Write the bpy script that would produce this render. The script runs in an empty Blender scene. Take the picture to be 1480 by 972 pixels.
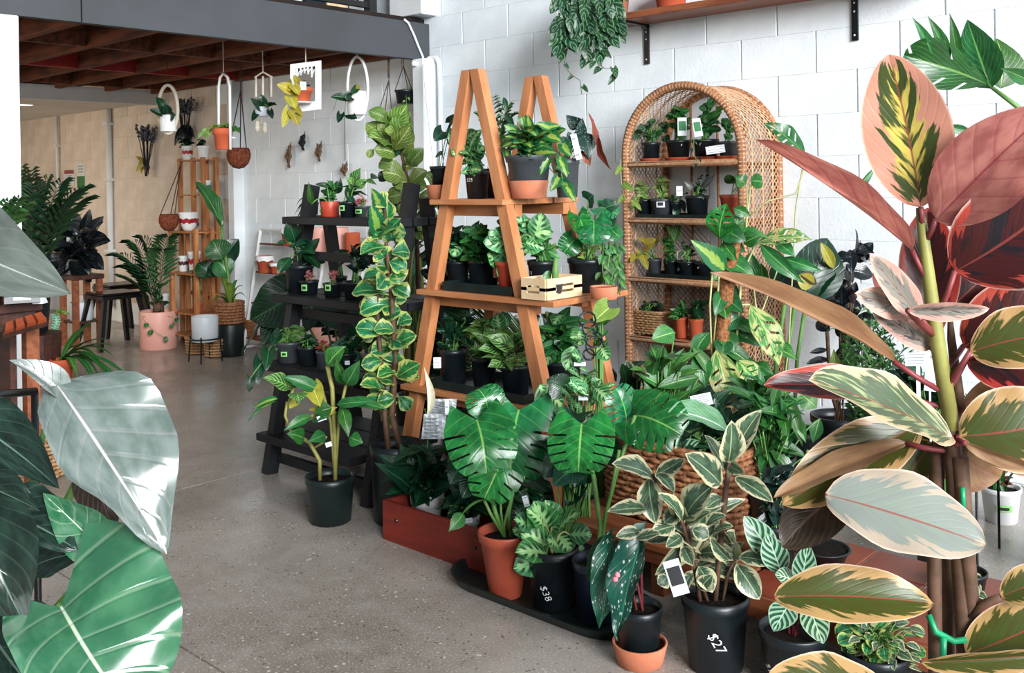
import bpy, math, random
from mathutils import Vector, Matrix
random.seed(11)
C = bpy.context.scene.collection
R = math.radians
sc = bpy.context.scene

# ------------------------------------------------------------------ camera, sky, light, exposure
F, CX, CY, CAMZ = 1407.0, 740.0, 263.0, 1.31
YAW, ROLL = R(-42.41), R(-0.96)
fw = Vector((math.sin(YAW), math.cos(YAW), 0)); r0 = Vector((math.cos(YAW), -math.sin(YAW), 0)); u0 = Vector((0, 0, 1))
rt = math.cos(ROLL)*r0 + math.sin(ROLL)*u0; up = -math.sin(ROLL)*r0 + math.cos(ROLL)*u0
CAM = Vector((0, 0, CAMZ))
cam_d = bpy.data.cameras.new('camera'); cam = bpy.data.objects.new('camera', cam_d); C.objects.link(cam)
cam.matrix_world = Matrix(((rt.x, up.x, -fw.x, 0), (rt.y, up.y, -fw.y, 0), (rt.z, up.z, -fw.z, CAMZ), (0, 0, 0, 1)))
cam_d.sensor_width = 36; cam_d.lens = 36*F/1480; cam_d.shift_y = -(486-CY)/1480; cam_d.clip_start = 0.05
sc.camera = cam
W = bpy.data.worlds.new('sky'); sc.world = W; W.use_nodes = True
bg = W.node_tree.nodes['Background']; bg.inputs[0].default_value = (0.76, 0.90, 1.0, 1); bg.inputs[1].default_value = 0.35
def area(name, loc, tgt, sx, sy, power, col):
    l = bpy.data.lights.new(name, 'AREA'); l.shape = 'RECTANGLE'; l.size = sx; l.size_y = sy; l.energy = power; l.color = col
    o = bpy.data.objects.new(name, l); C.objects.link(o); o.location = loc
    o.rotation_euler = (Vector(tgt)-Vector(loc)).to_track_quat('-Z', 'Y').to_euler()
area('roller_door_daylight', (9.5, -2.2, 4.9), (-3.0, 3.2, 0.9), 7.0, 5.0, 4900, (0.97, 0.985, 1.0))
area('far_room_fill', (-10.2, 2.2, 2.05), (-10.0, 3.4, 0), 1.6, 1.6, 75, (1.0, 0.80, 0.58))  # added warm fill below the low ceiling, no fixture built
area('far_room_fill', (-7.0, -0.6, 2.05), (-7.2, 3.4, 1.2), 1.6, 1.2, 70, (1.0, 0.86, 0.70))  # second added fill, unseen under the joists, warms the undercroft
sc.view_settings.view_transform = 'Standard'; sc.view_settings.look = 'None'; sc.view_settings.gamma = 1
sc.view_settings.use_curve_mapping = False; sc.view_settings.exposure = -0.13

# ------------------------------------------------------------------ pixel <-> place
def ray(x, y): return fw + rt*((x-CX)/F) - up*((y-CY)/F)
def P(x, y, d): return CAM + ray(x, y)*d                       # at forward distance d
def PZ(x, y, z=0.0):                                            # on the level z
    r = ray(x, y); return CAM + r*((z-CAMZ)/r.z)
def PY(x, y, Y):                                                # on the plane Y
    r = ray(x, y); return CAM + r*(Y/r.y)
def PX(x, y, X):
    r = ray(x, y); return CAM + r*(X/r.x)
def AT(x, Y, z):                                                # column x, given Y and height
    # (X*rt.x + Y*rt.y + dz*rt.z)*F = (x-CX)*(X*fw.x + Y*fw.y)
    k = (x-CX)/F; dz = z-CAMZ
    X = (k*Y*fw.y - Y*rt.y - dz*rt.z)/(rt.x - k*fw.x)
    return Vector((X, Y, z))
def depth(p): return (Vector(p)-CAM).dot(fw)
def srgb(h):
    h = h.lstrip('#'); c = [int(h[i:i+2], 16)/255 for i in (0, 2, 4)]
    return tuple(x/12.92 if x <= .04045 else ((x+.055)/1.055)**2.4 for x in c) + (1,)

# ------------------------------------------------------------------ materials
class NT:
    def __init__(s, name):
        s.m = bpy.data.materials.new(name); s.m.use_nodes = True; s.t = s.m.node_tree
        s.b = s.t.nodes['Principled BSDF']; s.out = s.t.nodes['Material Output']
    def n(s, typ, **kw):
        o = s.t.nodes.new(typ)
        for k, v in kw.items(): setattr(o, k, v)
        return o
    def put(s, sock, v):
        if isinstance(v, bpy.types.NodeSocket): s.t.links.new(v, sock)
        elif isinstance(v, (tuple, list)) and sock.type == 'RGBA' and len(v) == 3: sock.default_value = (*v, 1)
        else: sock.default_value = v
    def ma(s, op, a, b=0.0, c=0.0):
        o = s.n('ShaderNodeMath', operation=op)
        for i, v in enumerate((a, b, c)): s.put(o.inputs[i], v)
        return o.outputs[0]
    def ss(s, v, lo, hi, a=0.0, b=1.0):
        o = s.n('ShaderNodeMapRange', interpolation_type='SMOOTHSTEP')
        for i, q in enumerate((v, lo, hi, a, b)): s.put(o.inputs[i], q)
        return o.outputs[0]
    def mix(s, f, a, b):
        o = s.n('ShaderNodeMix', data_type='RGBA')
        s.put(o.inputs[0], f); s.put(o.inputs[6], a); s.put(o.inputs[7], b)
        return o.outputs[2]
    def noise(s, scale, vec=None, detail=3.0, rough=.55):
        o = s.n('ShaderNodeTexNoise'); o.inputs['Scale'].default_value = scale; o.inputs['Detail'].default_value = detail; o.inputs['Roughness'].default_value = rough
        if vec is not None: s.t.links.new(vec, o.inputs['Vector'])
        return o.outputs[0]
    def obj(s): return s.n('ShaderNodeTexCoord').outputs['Object']
    def xyz(s, x, y, z=0.0):
        o = s.n('ShaderNodeCombineXYZ')
        for i, v in enumerate((x, y, z)): s.put(o.inputs[i], v)
        return o.outputs[0]
    def bump(s, h, st=.3, dist=.01):
        o = s.n('ShaderNodeBump'); o.inputs['Strength'].default_value = st; o.inputs['Distance'].default_value = dist
        s.t.links.new(h, o.inputs['Height']); s.t.links.new(o.outputs[0], s.b.inputs['Normal'])
M = {}
def mat(name, c1, c2=None, rough=.55, scale=12, spec=.4, bump=0.0, bscale=60, metal=0.0, stretch=None, rnd=0.0):
    k = NT(name); a = srgb(c1); b = srgb(c2) if c2 else a
    v = k.obj()
    if stretch:
        mp = k.n('ShaderNodeMapping'); mp.inputs['Scale'].default_value = stretch; k.t.links.new(v, mp.inputs['Vector']); v = mp.outputs[0]
    nz = k.noise(scale, v, 4)
    col = k.mix(k.ss(nz, .35, .65), a, b)
    if rnd:
        oi = k.n('ShaderNodeObjectInfo'); h = k.n('ShaderNodeHueSaturation'); k.t.links.new(col, h.inputs['Color'])
        k.put(h.inputs['Value'], k.ma('MULTIPLY_ADD', oi.outputs['Random'], rnd, 1-rnd/2)); col = h.outputs[0]
    k.put(k.b.inputs['Base Color'], col); k.b.inputs['Roughness'].default_value = rough; k.b.inputs['Specular IOR Level'].default_value = spec
    k.b.inputs['Metallic'].default_value = metal
    if bump: k.bump(k.noise(bscale, v, 3), bump, .004)
    M[name] = k.m; return k.m

mat('white_paint', '#d9dddf', '#d0d4d6', .6, 3, .3, .25, 90)
mat('block_paint', '#e6ecef', '#dde4e8', .62, 5, .3, .35, 70, rnd=.05)
mat('block_warm_tone', '#d6cbbf', '#cabdaf', .65, 5, .25, .35, 70, rnd=.06)  # warmer, darker tone for the blocks left of the post
mat('mortar_paint', '#dde2e4', '#cfd5d8', .7, 8, .2, .3, 80)
mat('plaster', '#d3cfc9', '#c9c4bd', .8, 2, .2)
mat('fascia_grey', '#43464a', '#3d4043', .6, 2, .3, .1, 30)
mat('dark_deck', '#2a211e', '#1d1817', .85, 5, .2)
mat('joist_wood', '#7a4630', '#4d2d20', .75, 3, .2, .3, 30, stretch=(1, 8, 8), rnd=.3)
mat('red_wood', '#a52d28', '#842320', .6, 6, .3, rnd=.2)
mat('pine', '#bd7f54', '#a86a42', .5, 3, .35, .2, 20, stretch=(6, 6, 1.0), rnd=.12)
mat('pine_h', '#bd7f54', '#a86a42', .5, 3, .35, .2, 20, stretch=(1.0, 8, 8), rnd=.12)
mat('brown_wood', '#8a5033', '#6d3c27', .45, 3, .35, .2, 25, stretch=(1.0, 9, 9), rnd=.2)
mat('dark_wood', '#4a2a22', '#33201b', .45, 4, .35, .2, 25, stretch=(1.0, 7, 7), rnd=.2)
mat('crate_wood', '#b07548', '#935c36', .55, 4, .3, .2, 25, stretch=(5, 5, 1.2), rnd=.15)
mat('pale_wood', '#dcc3a0', '#cfb28b', .6, 4, .3, .15, 30, stretch=(1.5, 6, 6), rnd=.1)
mat('orange_wood', '#a34c26', '#7f381d', .35, 6, .5, rnd=.3)
mat('black_wood', '#191c20', '#101215', .5, 5, .35, .15, 40)
mat('black_metal', '#0c0d0f', '#08090a', .3, 5, .5)
mat('black_plastic', '#141c20', '#0d1418', .38, 10, .45, .05, 80)
mat('green_black_plastic', '#10201f', '#0b1716', .38, 8, .45)
mat('grey_plastic', '#3d4146', '#33373b', .42, 8, .4)
mat('blue_black_plastic', '#10182a', '#0b1120', .4, 8, .45)
mat('terracotta', '#c07a5e', '#b06a4e', .8, 8, .2, .15, 90)
mat('orange_terracotta', '#b9593a', '#a84b30', .75, 8, .25, .1, 90)
mat('red_plastic', '#b2432c', '#a33b27', .4, 6, .4)
mat('brick_red_plastic', '#a04a35', '#8f3f2d', .45, 6, .4)
mat('red_box', '#7c2b1f', '#6a241a', .6, 4, .3, .2, 40, stretch=(1, 6, 6))
mat('pink_glaze', '#dba496', '#d2988a', .45, 3, .4)
mat('white_glaze', '#e3e5e4', '#d8dada', .35, 3, .5)
mat('white_metal', '#dfe1e0', '#d6d8d7', .4, 3, .4)
mat('grey_glaze', '#c3cace', '#b5bdc2', .45, 2, .4)
mat('band_red', '#a3242c', '#8a1c26', .5); mat('band_blue', '#3b4f9a', '#2d3f85', .5); mat('band_green', '#1f8a6d', '#18755c', .5); mat('band_plum', '#4b2730', '#3b1e27', .5)
mat('soil', '#1d1613', '#0e0b0a', .95, 90, .1, .8, 120)
mat('rattan', '#aa7651', '#80543a', .55, 60, .3, .3, 150)
mat('rattan_light', '#d0aa88', '#b98c6a', .55, 40, .3, rnd=.1)
mat('basket_brown', '#9a6a48', '#6f452d', .6, 70, .3, .4, 150)
mat('basket_pale', '#b58e66', '#94704d', .6, 60, .3, .4, 150)
mat('coir', '#9a6847', '#6e4228', .95, 80, .1, .9, 160)
mat('coconut', '#7d4530', '#5b2f21', .9, 60, .1, .8, 140)
mat('cord', '#4a3a30', '#3a2d26', .9); mat('cotton', '#cfc6b6', '#bfb5a3', .9)
mat('dry', '#7a5c44', '#54402f', .95, 60); mat('dry_grey', '#59606a', '#3f464f', .9, 60); mat('dry_dark', '#22272b', '#15191c', .9, 40)
mat('paper', '#cfd3d7', '#c6cbd0', .7, 6); mat('print_dark', '#2b2d30', '#222222', .7); mat('print_grey', '#8d9398', '#7d8388', .7); mat('print_green', '#3c7a4c', '#336a42', .7); mat('print_red', '#8d4a48', '#7d3f3e', .7)
mat('sticker_green', '#8fd27c', '#7fc56f', .6); mat('chalk', '#e8ecec', '#dfe3e3', .8); mat('tape_green', '#0f8a5a', '#0c7a50', .4)
mat('tile_red', '#7d3a28', '#6a2f20', .35, 5, .45, rnd=.25); mat('grout', '#c9b8a6', '#b9a794', .8)
mat('stem_green', '#5f8a45', '#4b7337', .5); mat('stem_brown', '#5b4030', '#43301f', .7, 30); mat('stem_olive', '#8a8a48', '#75703c', .5); mat('stem_red', '#7a3234', '#62272b', .5); mat('stem_pale', '#b3b47c', '#9c9f67', .5)
mat('aqua', '#8fc7ad', '#6fae94', .5); mat('pink_flower', '#d98a94', '#b86070', .6); mat('red_flower', '#c4302e', '#a52426', .5)
mat('spathe', '#e6e3cf', '#d6d2b6', .5)
k = NT('lamp_glow'); k.b.inputs['Emission Color'].default_value = (1, .9, .75, 1); k.b.inputs['Emission Strength'].default_value = 6; M['lamp_glow'] = k.m
# polished concrete with speckle
k = NT('concrete'); v = k.obj()
n1 = k.noise(1.1, v, 5, .6); n2 = k.noise(160, v, 2); n3 = k.noise(9, v, 4)
col = k.mix(k.ss(n1, .3, .7), srgb('#a59e96'), srgb('#7c7168'))
col = k.mix(k.ma('MULTIPLY', k.ss(n3, .45, .75), .45), col, srgb('#a39d97'))
vo = k.n('ShaderNodeTexVoronoi'); vo.inputs['Scale'].default_value = 42; k.t.links.new(v, vo.inputs['Vector']); vl = k.n('ShaderNodeTexVoronoi'); vl.inputs['Scale'].default_value = 31; k.t.links.new(v, vl.inputs['Vector'])
dk = k.ss(k.ma('ADD', vo.outputs['Distance'], k.ma('MULTIPLY', n3, .3)), .36, .24)
col = k.mix(k.ma('MULTIPLY', dk, .75), col, srgb('#45403d'))
col = k.mix(k.ma('MULTIPLY', k.ss(n2, .56, .68), .6), col, srgb('#cdc8c1')); col = k.mix(k.ma('MULTIPLY', k.ss(k.ma('ADD', vl.outputs['Distance'], k.ma('MULTIPLY', n3, .4)), .36, .26), .7), col, srgb('#d6d1ca'))
k.put(k.b.inputs['Base Color'], col); k.put(k.b.inputs['Roughness'], k.ss(n1, .3, .75, .16, .42)); k.b.inputs['Specular IOR Level'].default_value = .5
k.bump(n2, .08, .002); M['concrete'] = k.m

# leaf materials: u across the blade, v along it
def leafmat(name, c1, c2, pat='plain', back=None, rough=.38, nv=9, slant=.45, mid=None, tr=.16, var=.25, hue=.02, spec=.5, vb=.3, mw=.06, bp=.28, dim=.66, thr=.5):
    k = NT(name); uv = k.n('ShaderNodeUVMap'); sp = k.n('ShaderNodeSeparateXYZ'); k.t.links.new(uv.outputs[0], sp.inputs[0])
    u, v = sp.outputs[0], sp.outputs[1]
    s = k.ma('SUBTRACT', k.ma('MULTIPLY', u, 2.0), 1.0); a = k.ma('ABSOLUTE', s)
    ph = k.ma('SUBTRACT', v, k.ma('MULTIPLY', a, slant))
    wv = k.ma('SINE', k.ma('MULTIPLY', ph, 6.2832*nv))                       # -1..1
    oi = k.n('ShaderNodeObjectInfo').outputs['Random']
    seed = k.ma('MULTIPLY', oi, 37.0)
    A, B = (tuple(x*dim for x in srgb(q)[:3])+(1,) for q in (c1, c2))
    nzv = k.xyz(k.ma('MULTIPLY', s, 1.3), k.ma('MULTIPLY', v, 2.2), seed); nz = k.noise(2.2, nzv, 3)
    jag = k.noise(1.0, k.xyz(k.ma('MULTIPLY', ph, 11.0), k.ma('MULTIPLY', s, 1.6), seed), 3)
    tipv = k.ma('POWER', k.ma('ABSOLUTE', k.ma('SUBTRACT', k.ma('MULTIPLY', v, 2.0), 1.0)), 4.0)
    e = k.ma('MAXIMUM', a, tipv)
    M2 = srgb(mid) if mid else tuple(min(1, x*1.9+.02) for x in A[:3])+(1,)
    midrib = k.ss(a, mw, mw*.4)
    if pat == 'plain':
        col = k.mix(k.ss(nz, .3, .7), A, B)
        col = k.mix(k.ma('MULTIPLY', k.ss(wv, .90, 1.0), vb), col, M2)
    elif pat == 'marg':
        f = k.ss(k.ma('ADD', e, k.ma('MULTIPLY_ADD', jag, 1.1, -.55)), .62, .74)
        col = k.mix(k.ss(nz, .4, .6), A, tuple(x*.55 for x in A[:3])+(1,)); col = k.mix(f, col, B)
    elif pat == 'stripe':
        col = k.mix(k.ss(wv, -.1, .35), B, A); col = k.mix(k.ss(e, .86, .95), col, A)
    elif pat == 'rabbit':
        f = k.ma('MULTIPLY', k.ss(wv, .0, .5), k.ma('MULTIPLY', k.ss(a, .12, .25), k.ss(a, .72, .5)))
        col = k.mix(k.ss(a, .15, .6), srgb('#9ccf8a'), A); col = k.mix(f, col, B); col = k.mix(k.ma('MULTIPLY', k.ss(wv, -.9, -1.0), .5), col, srgb('#b9e0a2'))
    elif pat == 'dots':
        vo = k.n('ShaderNodeTexVoronoi'); vo.inputs['Scale'].default_value = 1.0; vo.inputs['Randomness'].default_value = .8
        k.t.links.new(k.xyz(k.ma('MULTIPLY', s, 5.0), k.ma('MULTIPLY', v, 15.0), seed), vo.inputs['Vector'])
        col = k.mix(k.ss(nz, .3, .7), A, tuple(x*1.8 for x in A[:3])+(1,)); col = k.mix(k.ss(vo.outputs['Distance'], .26, .19), col, B)
    elif pat == 'snake':
        bd = k.noise(1.0, k.xyz(k.ma('MULTIPLY', s, .8), k.ma('MULTIPLY', v, 16.0), seed), 3)
        col = k.mix(k.ss(bd, .45, .58), A, tuple(x*2.6 for x in A[:3])+(1,)); col = k.mix(k.ss(a, .62, .70), col, B); midrib = 0.0
    elif pat == 'brasil':
        f = k.ss(k.ma('ADD', a, k.ma('MULTIPLY_ADD', jag, .8, -.4)), .42, .30); col = k.mix(f, A, B); midrib = 0.0
    elif pat == 'hoya':                                                        # dark blade, pale veins
        col = k.mix(k.ss(nz, .3, .7), A, tuple(x*.7 for x in A[:3])+(1,)); col = k.mix(k.ma('MULTIPLY', k.ss(wv, .45, .95), .8), col, B)
    elif pat == 'ruby':
        f = k.ss(k.ma('ADD', e, k.ma('MULTIPLY_ADD', jag, 1.5, -.75)), thr, thr+.1)
        g = k.mix(k.ss(jag, .5, .58), A, srgb(mid) if mid else A); col = k.mix(f, g, B)
        col = k.mix(k.ma('MULTIPLY', k.ss(e, .93, 1.0), .6), col, srgb('#f0d3c0'))
        M2 = srgb('#8a4038')
    elif pat == 'blotch':
        f = k.ss(k.ma('ADD', nz, k.ma('MULTIPLY', jag, .5)), .68, .82); col = k.mix(f, A, B)
    if midrib != 0.0 and pat != 'rabbit': col = k.mix(k.ma('MULTIPLY', midrib, .8), col, M2)
    if back:
        gb = k.n('ShaderNodeNewGeometry').outputs['Backfacing']
        bk = srgb(back); bcol = k.mix(k.ss(nz, .3, .7), bk, tuple(x*.72 for x in bk[:3])+(1,))
        if pat == 'ruby': bcol = k.mix(k.ma('MULTIPLY', k.ss(k.ma('ADD', e, k.ma('MULTIPLY_ADD', jag, 1.5, -.75)), .60, .50), .85), bcol, tuple(x*.22 for x in bk[:3])+(1,))
        col = k.mix(gb, col, bcol)
    h = k.n('ShaderNodeHueSaturation'); k.t.links.new(col, h.inputs['Color'])
    r2 = k.ma('FRACT', k.ma('MULTIPLY', oi, 7.31))
    k.put(h.inputs['Value'], k.ma('MULTIPLY_ADD', oi, var*2, 1-var)); k.put(h.inputs['Hue'], k.ma('MULTIPLY_ADD', r2, hue*2, .5-hue))
    col = h.outputs[0]
    k.put(k.b.inputs['Base Color'], col); k.b.inputs['Roughness'].default_value = rough; k.b.inputs['Specular IOR Level'].default_value = spec
    k.bump(k.ma('ADD', k.ma('MULTIPLY', k.ss(wv, .6, 1.0), -1.0), k.ma('MULTIPLY', k.ss(a, .10, .0), -1.5)), bp, .003)
    t = k.n('ShaderNodeBsdfTranslucent'); k.t.links.new(col, t.inputs['Color'])
    ms = k.n('ShaderNodeMixShader'); ms.inputs[0].default_value = tr
    k.t.links.new(k.b.outputs[0], ms.inputs[1]); k.t.links.new(t.outputs[0], ms.inputs[2]); k.t.links.new(ms.outputs[0], k.out.inputs['Surface'])
    M[name] = k.m; return k.m

# ------------------------------------------------------------------ meshes
class MB:
    def __init__(s): s.v = []; s.f = []; s.mi = []; s.cur = 0
    def _a(s, vs, fs):
        n = len(s.v); s.v += [tuple(q) for q in vs]; s.f += [tuple(i+n for i in f) for f in fs]; s.mi += [s.cur]*len(fs); return s
    def box(s, lo, hi, mx=None, ch=0.0):
        x0, y0, z0 = lo; x1, y1, z1 = hi
        if ch <= 0:
            vs = [(x0, y0, z0), (x1, y0, z0), (x1, y1, z0), (x0, y1, z0), (x0, y0, z1), (x1, y0, z1), (x1, y1, z1), (x0, y1, z1)]
            fs = [(0, 3, 2, 1), (4, 5, 6, 7), (0, 1, 5, 4), (1, 2, 6, 5), (2, 3, 7, 6), (3, 0, 4, 7)]
        else:
            vs = []
            for z, i in ((z0, ch), (z0+ch, 0), (z1-ch, 0), (z1, ch)):
                vs += [(x0+i+ch*0, y0+i, z), (x1-i, y0+i, z), (x1-i, y1-i, z), (x0+i, y1-i, z)]
            fs = [(3, 2, 1, 0), (12, 13, 14, 15)]
            for L in range(3):
                for q in range(4): fs.append((L*4+q, L*4+(q+1) % 4, L*4+4+(q+1) % 4, L*4+4+q))
        if mx is not None: vs = [mx @ Vector(q) for q in vs]
        return s._a(vs, fs)
    def bar(s, a, b, w, h, side=None):                          # square bar from a to b
        a, b = Vector(a), Vector(b); d = (b-a).normalized(); sd = Vector(side) if side else Vector((1, 0, 0))
        x = (sd-d*sd.dot(d)).normalized(); y = d.cross(x); vs = []
        for p in (a, b): vs += [p-x*w/2-y*h/2, p+x*w/2-y*h/2, p+x*w/2+y*h/2, p-x*w/2+y*h/2]
        return s._a(vs, [(3, 2, 1, 0), (4, 5, 6, 7)]+[(q, (q+1) % 4, 4+(q+1) % 4, 4+q) for q in range(4)])
    def tube(s, pts, rad, n=6, cap=True):
        pts = [Vector(p) for p in pts]; m = len(pts)
        rs = rad if isinstance(rad, (list, tuple)) else [rad]*m
        vs = []; px = None
        for i, p in enumerate(pts):
            d = (pts[min(i+1, m-1)]-pts[max(i-1, 0)])
            d = d.normalized() if d.length > 1e-9 else Vector((0, 0, 1))
            if px is None: px = d.orthogonal().normalized()
            else:
                px = px-d*px.dot(d); px = px.normalized() if px.length > 1e-6 else d.orthogonal().normalized()
            py = d.cross(px)
            for q in range(n):
                t = 2*math.pi*q/n; vs.append(p+(px*math.cos(t)+py*math.sin(t))*rs[i])
        fs = [(i*n+q, i*n+(q+1) % n, i*n+n+(q+1) % n, i*n+n+q) for i in range(m-1) for q in range(n)]
        if cap: fs += [tuple(reversed(range(n))), tuple(range((m-1)*n, m*n))]
        return s._a(vs, fs)
    def lathe(s, prof, n=28, c=(0, 0, 0), sx=1.0, sy=1.0, cap=True):
        vs = [(c[0]+r*sx*math.cos(2*math.pi*q/n), c[1]+r*sy*math.sin(2*math.pi*q/n), c[2]+z) for r, z in prof for q in range(n)]
        m = len(prof); fs = [(i*n+q, i*n+(q+1) % n, i*n+n+(q+1) % n, i*n+n+q) for i in range(m-1) for q in range(n)]
        if cap:
            if prof[0][0] > 1e-5: fs.append(tuple(reversed(range(n))))
            if prof[-1][0] > 1e-5: fs.append(tuple(range((m-1)*n, m*n)))
        return s._a(vs, fs)
    def quad(s, a, b, c, d): return s._a([a, b, c, d], [(0, 1, 2, 3)])
    def mesh(s, name, mats, smooth=False):
        me = bpy.data.meshes.new(name); me.from_pydata(s.v, [], s.f)
        for m in (mats if isinstance(mats, (list, tuple)) else [mats]): me.materials.append(M[m] if isinstance(m, str) else m)
        if any(s.mi): me.polygons.foreach_set('material_index', s.mi)
        if smooth: me.shade_smooth()
        me.update(); return me
def link(name, me, parent=None, loc=None):
    o = bpy.data.objects.new(name, me); C.objects.link(o)
    if parent is not None: o.parent = parent
    if loc is not None: o.location = loc
    return o
def part(name, mb, mats, parent=None, smooth=False, wl=None, label=None, stuff=False):
    """mb in world coordinates; made local to the parent chain (roots are Empties without rotation)"""
    off = Vector((0, 0, 0)); p = parent
    while p is not None: off += p.location; p = p.parent
    if off.length: mb.v = [(x-off.x, y-off.y, z-off.z) for x, y, z in mb.v]
    o = link(name, mb.mesh(name, mats, smooth), parent)
    if label: o['label'] = label
    if stuff: o['kind'] = 'stuff'
    return o
def thing(name, label, cat, loc=(0, 0, 0), group=None):
    o = bpy.data.objects.new(name, None); C.objects.link(o); o.location = loc; o.empty_display_size = .05
    o['label'] = label; o['category'] = cat
    if group: o['group'] = group
    return o
def tag(o, label, cat, group=None):
    o['label'] = label; o['category'] = cat
    if group: o['group'] = group
    return o
def solid(name, mb, mats, label, cat, loc=None, group=None, smooth=False):   # a thing that is one mesh, origin at loc
    loc = Vector(loc) if loc is not None else Vector(mb.v[0])
    mb.v = [(x-loc.x, y-loc.y, z-loc.z) for x, y, z in mb.v]
    return tag(link(name, mb.mesh(name, mats, smooth), None, loc), label, cat, group)
def struct(name, mb, mats, parent=None, smooth=False):
    o = link(name, mb.mesh(name, mats, smooth), parent)
    if parent is None: o['kind'] = 'structure'
    return o
# ------------------------------------------------------------------ leaves
def pf(kind):
    s = math.sin; pi = math.pi
    return {
     'ovate': lambda v: .5*(s(pi*v**.72)**.9)*(1-.12*v),
     'ellip': lambda v: .5*s(pi*v)**.75,
     'lance': lambda v: .5*(s(pi*v**.8)**1.15),
     'strap': lambda v: .5*min(1, (v*7)**.6)*(1-max(0, (v-.45)/.55)**2.2),
     'obov': lambda v: .5*s(pi*v**1.45)**.7,
     'monst': lambda v: (.70+.30*min(1, v/.22)**.8)*.5*math.sqrt(max(0, 1-((v-.3)/.735)**2)),
     'round': lambda v: .5*(max(0, 1-(2*v-1)**2))**.5,
     'heart': lambda v: (.30+.20*min(1, v*4)**.7)*(1-v**2.0)**.85,
     'sword': lambda v: .5*(.55+.45*s(pi*min(v*1.3, 1)))*(1-max(0, (v-.6)/.4)**2.5),
     'rub': lambda v: .5*s(pi*v**.92)**.62,
    }[kind]
LM = {}
def leaf_mesh(kind, matn, nv=8, nu=2, fold=.18, arch=.10, lobe=0.0, wave=0.0, slant=0.0, slits=0, holes=0, sd=0.0, asym=0.0, seed=0):
    key = (kind, matn, nv, nu, fold, arch, lobe, wave, slant, slits, holes, sd, asym, seed)
    if key in LM: return LM[key]
    f = pf(kind); vs = []; uvs = []; fs = []; rnd = random.Random(seed*13+5)
    p1, p2, tw = rnd.uniform(0, 6), rnd.uniform(0, 6), rnd.uniform(-.06, .06)
    for i in range(nv+1):
        t = i/nv; v = t if (slits or holes) else .5*t+.5*(1-math.cos(math.pi*t))/2
        w = max(0.0, f(v)) if v < .9999 else 0.0
        if kind == 'sword' and i == nv: w = 0
        for j in range(-nu, nu+1):
            u = j/nu; a = abs(u); k = 1+asym*u
            x = u*w*k + tw*math.sin(math.pi*v)
            y = v - lobe*a**(1.1 if kind == 'monst' else 1.5)*(1-v)**3*k + slant*a*w
            z = arch*4*v*(1-v) + fold*a*w - sd*a*a*w*2 + wave*a*a*math.sin(v*15+(p1 if u > 0 else p2))*.12
            if lobe: z += .25*lobe*a*a*(1-v)**4
            vs.append((x, y, z)); uvs.append((u*.5+.5, v))
    n = 2*nu+1
    for i in range(nv):
        vm = (i+.5)/nv
        for j in range(2*nu):
            um = abs((j+.5)/nu-1)
            if slits and .16 < vm < .93 and um > .38 and (i % slits) == slits-1: continue
            if holes and .15 < vm < .85 and .22 < um < .72 and (i % holes) == holes-1: continue
            fs.append((i*n+j, i*n+j+1, i*n+n+j+1, i*n+n+j))
    me = bpy.data.meshes.new('leaf_'+kind); me.from_pydata(vs, [], fs); me.materials.append(M[matn])
    uvl = me.uv_layers.new(name='UVMap'); idx = [0]*len(me.loops); me.loops.foreach_get('vertex_index', idx)
    uvl.data.foreach_set('uv', [c for q in idx for c in uvs[q]])
    me.shade_smooth(); me.update(); LM[key] = me; return me
def lset(kind, matn, n=3, **kw): return [leaf_mesh(kind, matn, seed=i, **kw) for i in range(n)]
def put_leaf(root, me, B, T, w, nh, roll=0.0, name='leaf'):
    B, T = Vector(B), Vector(T); y = T-B; L = y.length
    if L < 1e-4: return
    y /= L; n = Vector(nh); n = n-y*n.dot(y)
    n = n.normalized() if n.length > 1e-4 else y.orthogonal().normalized()
    if roll: n = Matrix.Rotation(R(roll), 3, y) @ n
    x = y.cross(n); off = root.location; zs = (L+w)/2
    o = bpy.data.objects.new(name, me); C.objects.link(o); o.parent = root
    o.matrix_local = Matrix(((x.x*w, y.x*L, n.x*zs, B.x-off.x), (x.y*w, y.y*L, n.y*zs, B.y-off.y), (x.z*w, y.z*L, n.z*zs, B.z-off.z), (0, 0, 0, 1)))
    return o
U = random.uniform
def rv(s): return Vector((U(-s, s), U(-s, s), U(-s, s)))
def tocam(p): return (CAM-Vector(p)).normalized()
def bez(a, b, sag, n=5, mid=None):
    a, b = Vector(a), Vector(b); m = Vector(mid) if mid is not None else (a+b)/2+Vector((0, 0, sag))
    return [(1-t)**2*a+2*t*(1-t)*m+t*t*b for t in (i/n for i in range(n+1))]
def stems(root, paths, matn='stem_green', r=.003, name='stem', n=5):
    mb = MB()
    for p in paths: mb.tube(p[0] if isinstance(p, tuple) else p, p[1] if isinstance(p, tuple) else r, n)
    return part(name, mb, matn, root, True) if mb.v else None
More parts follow.
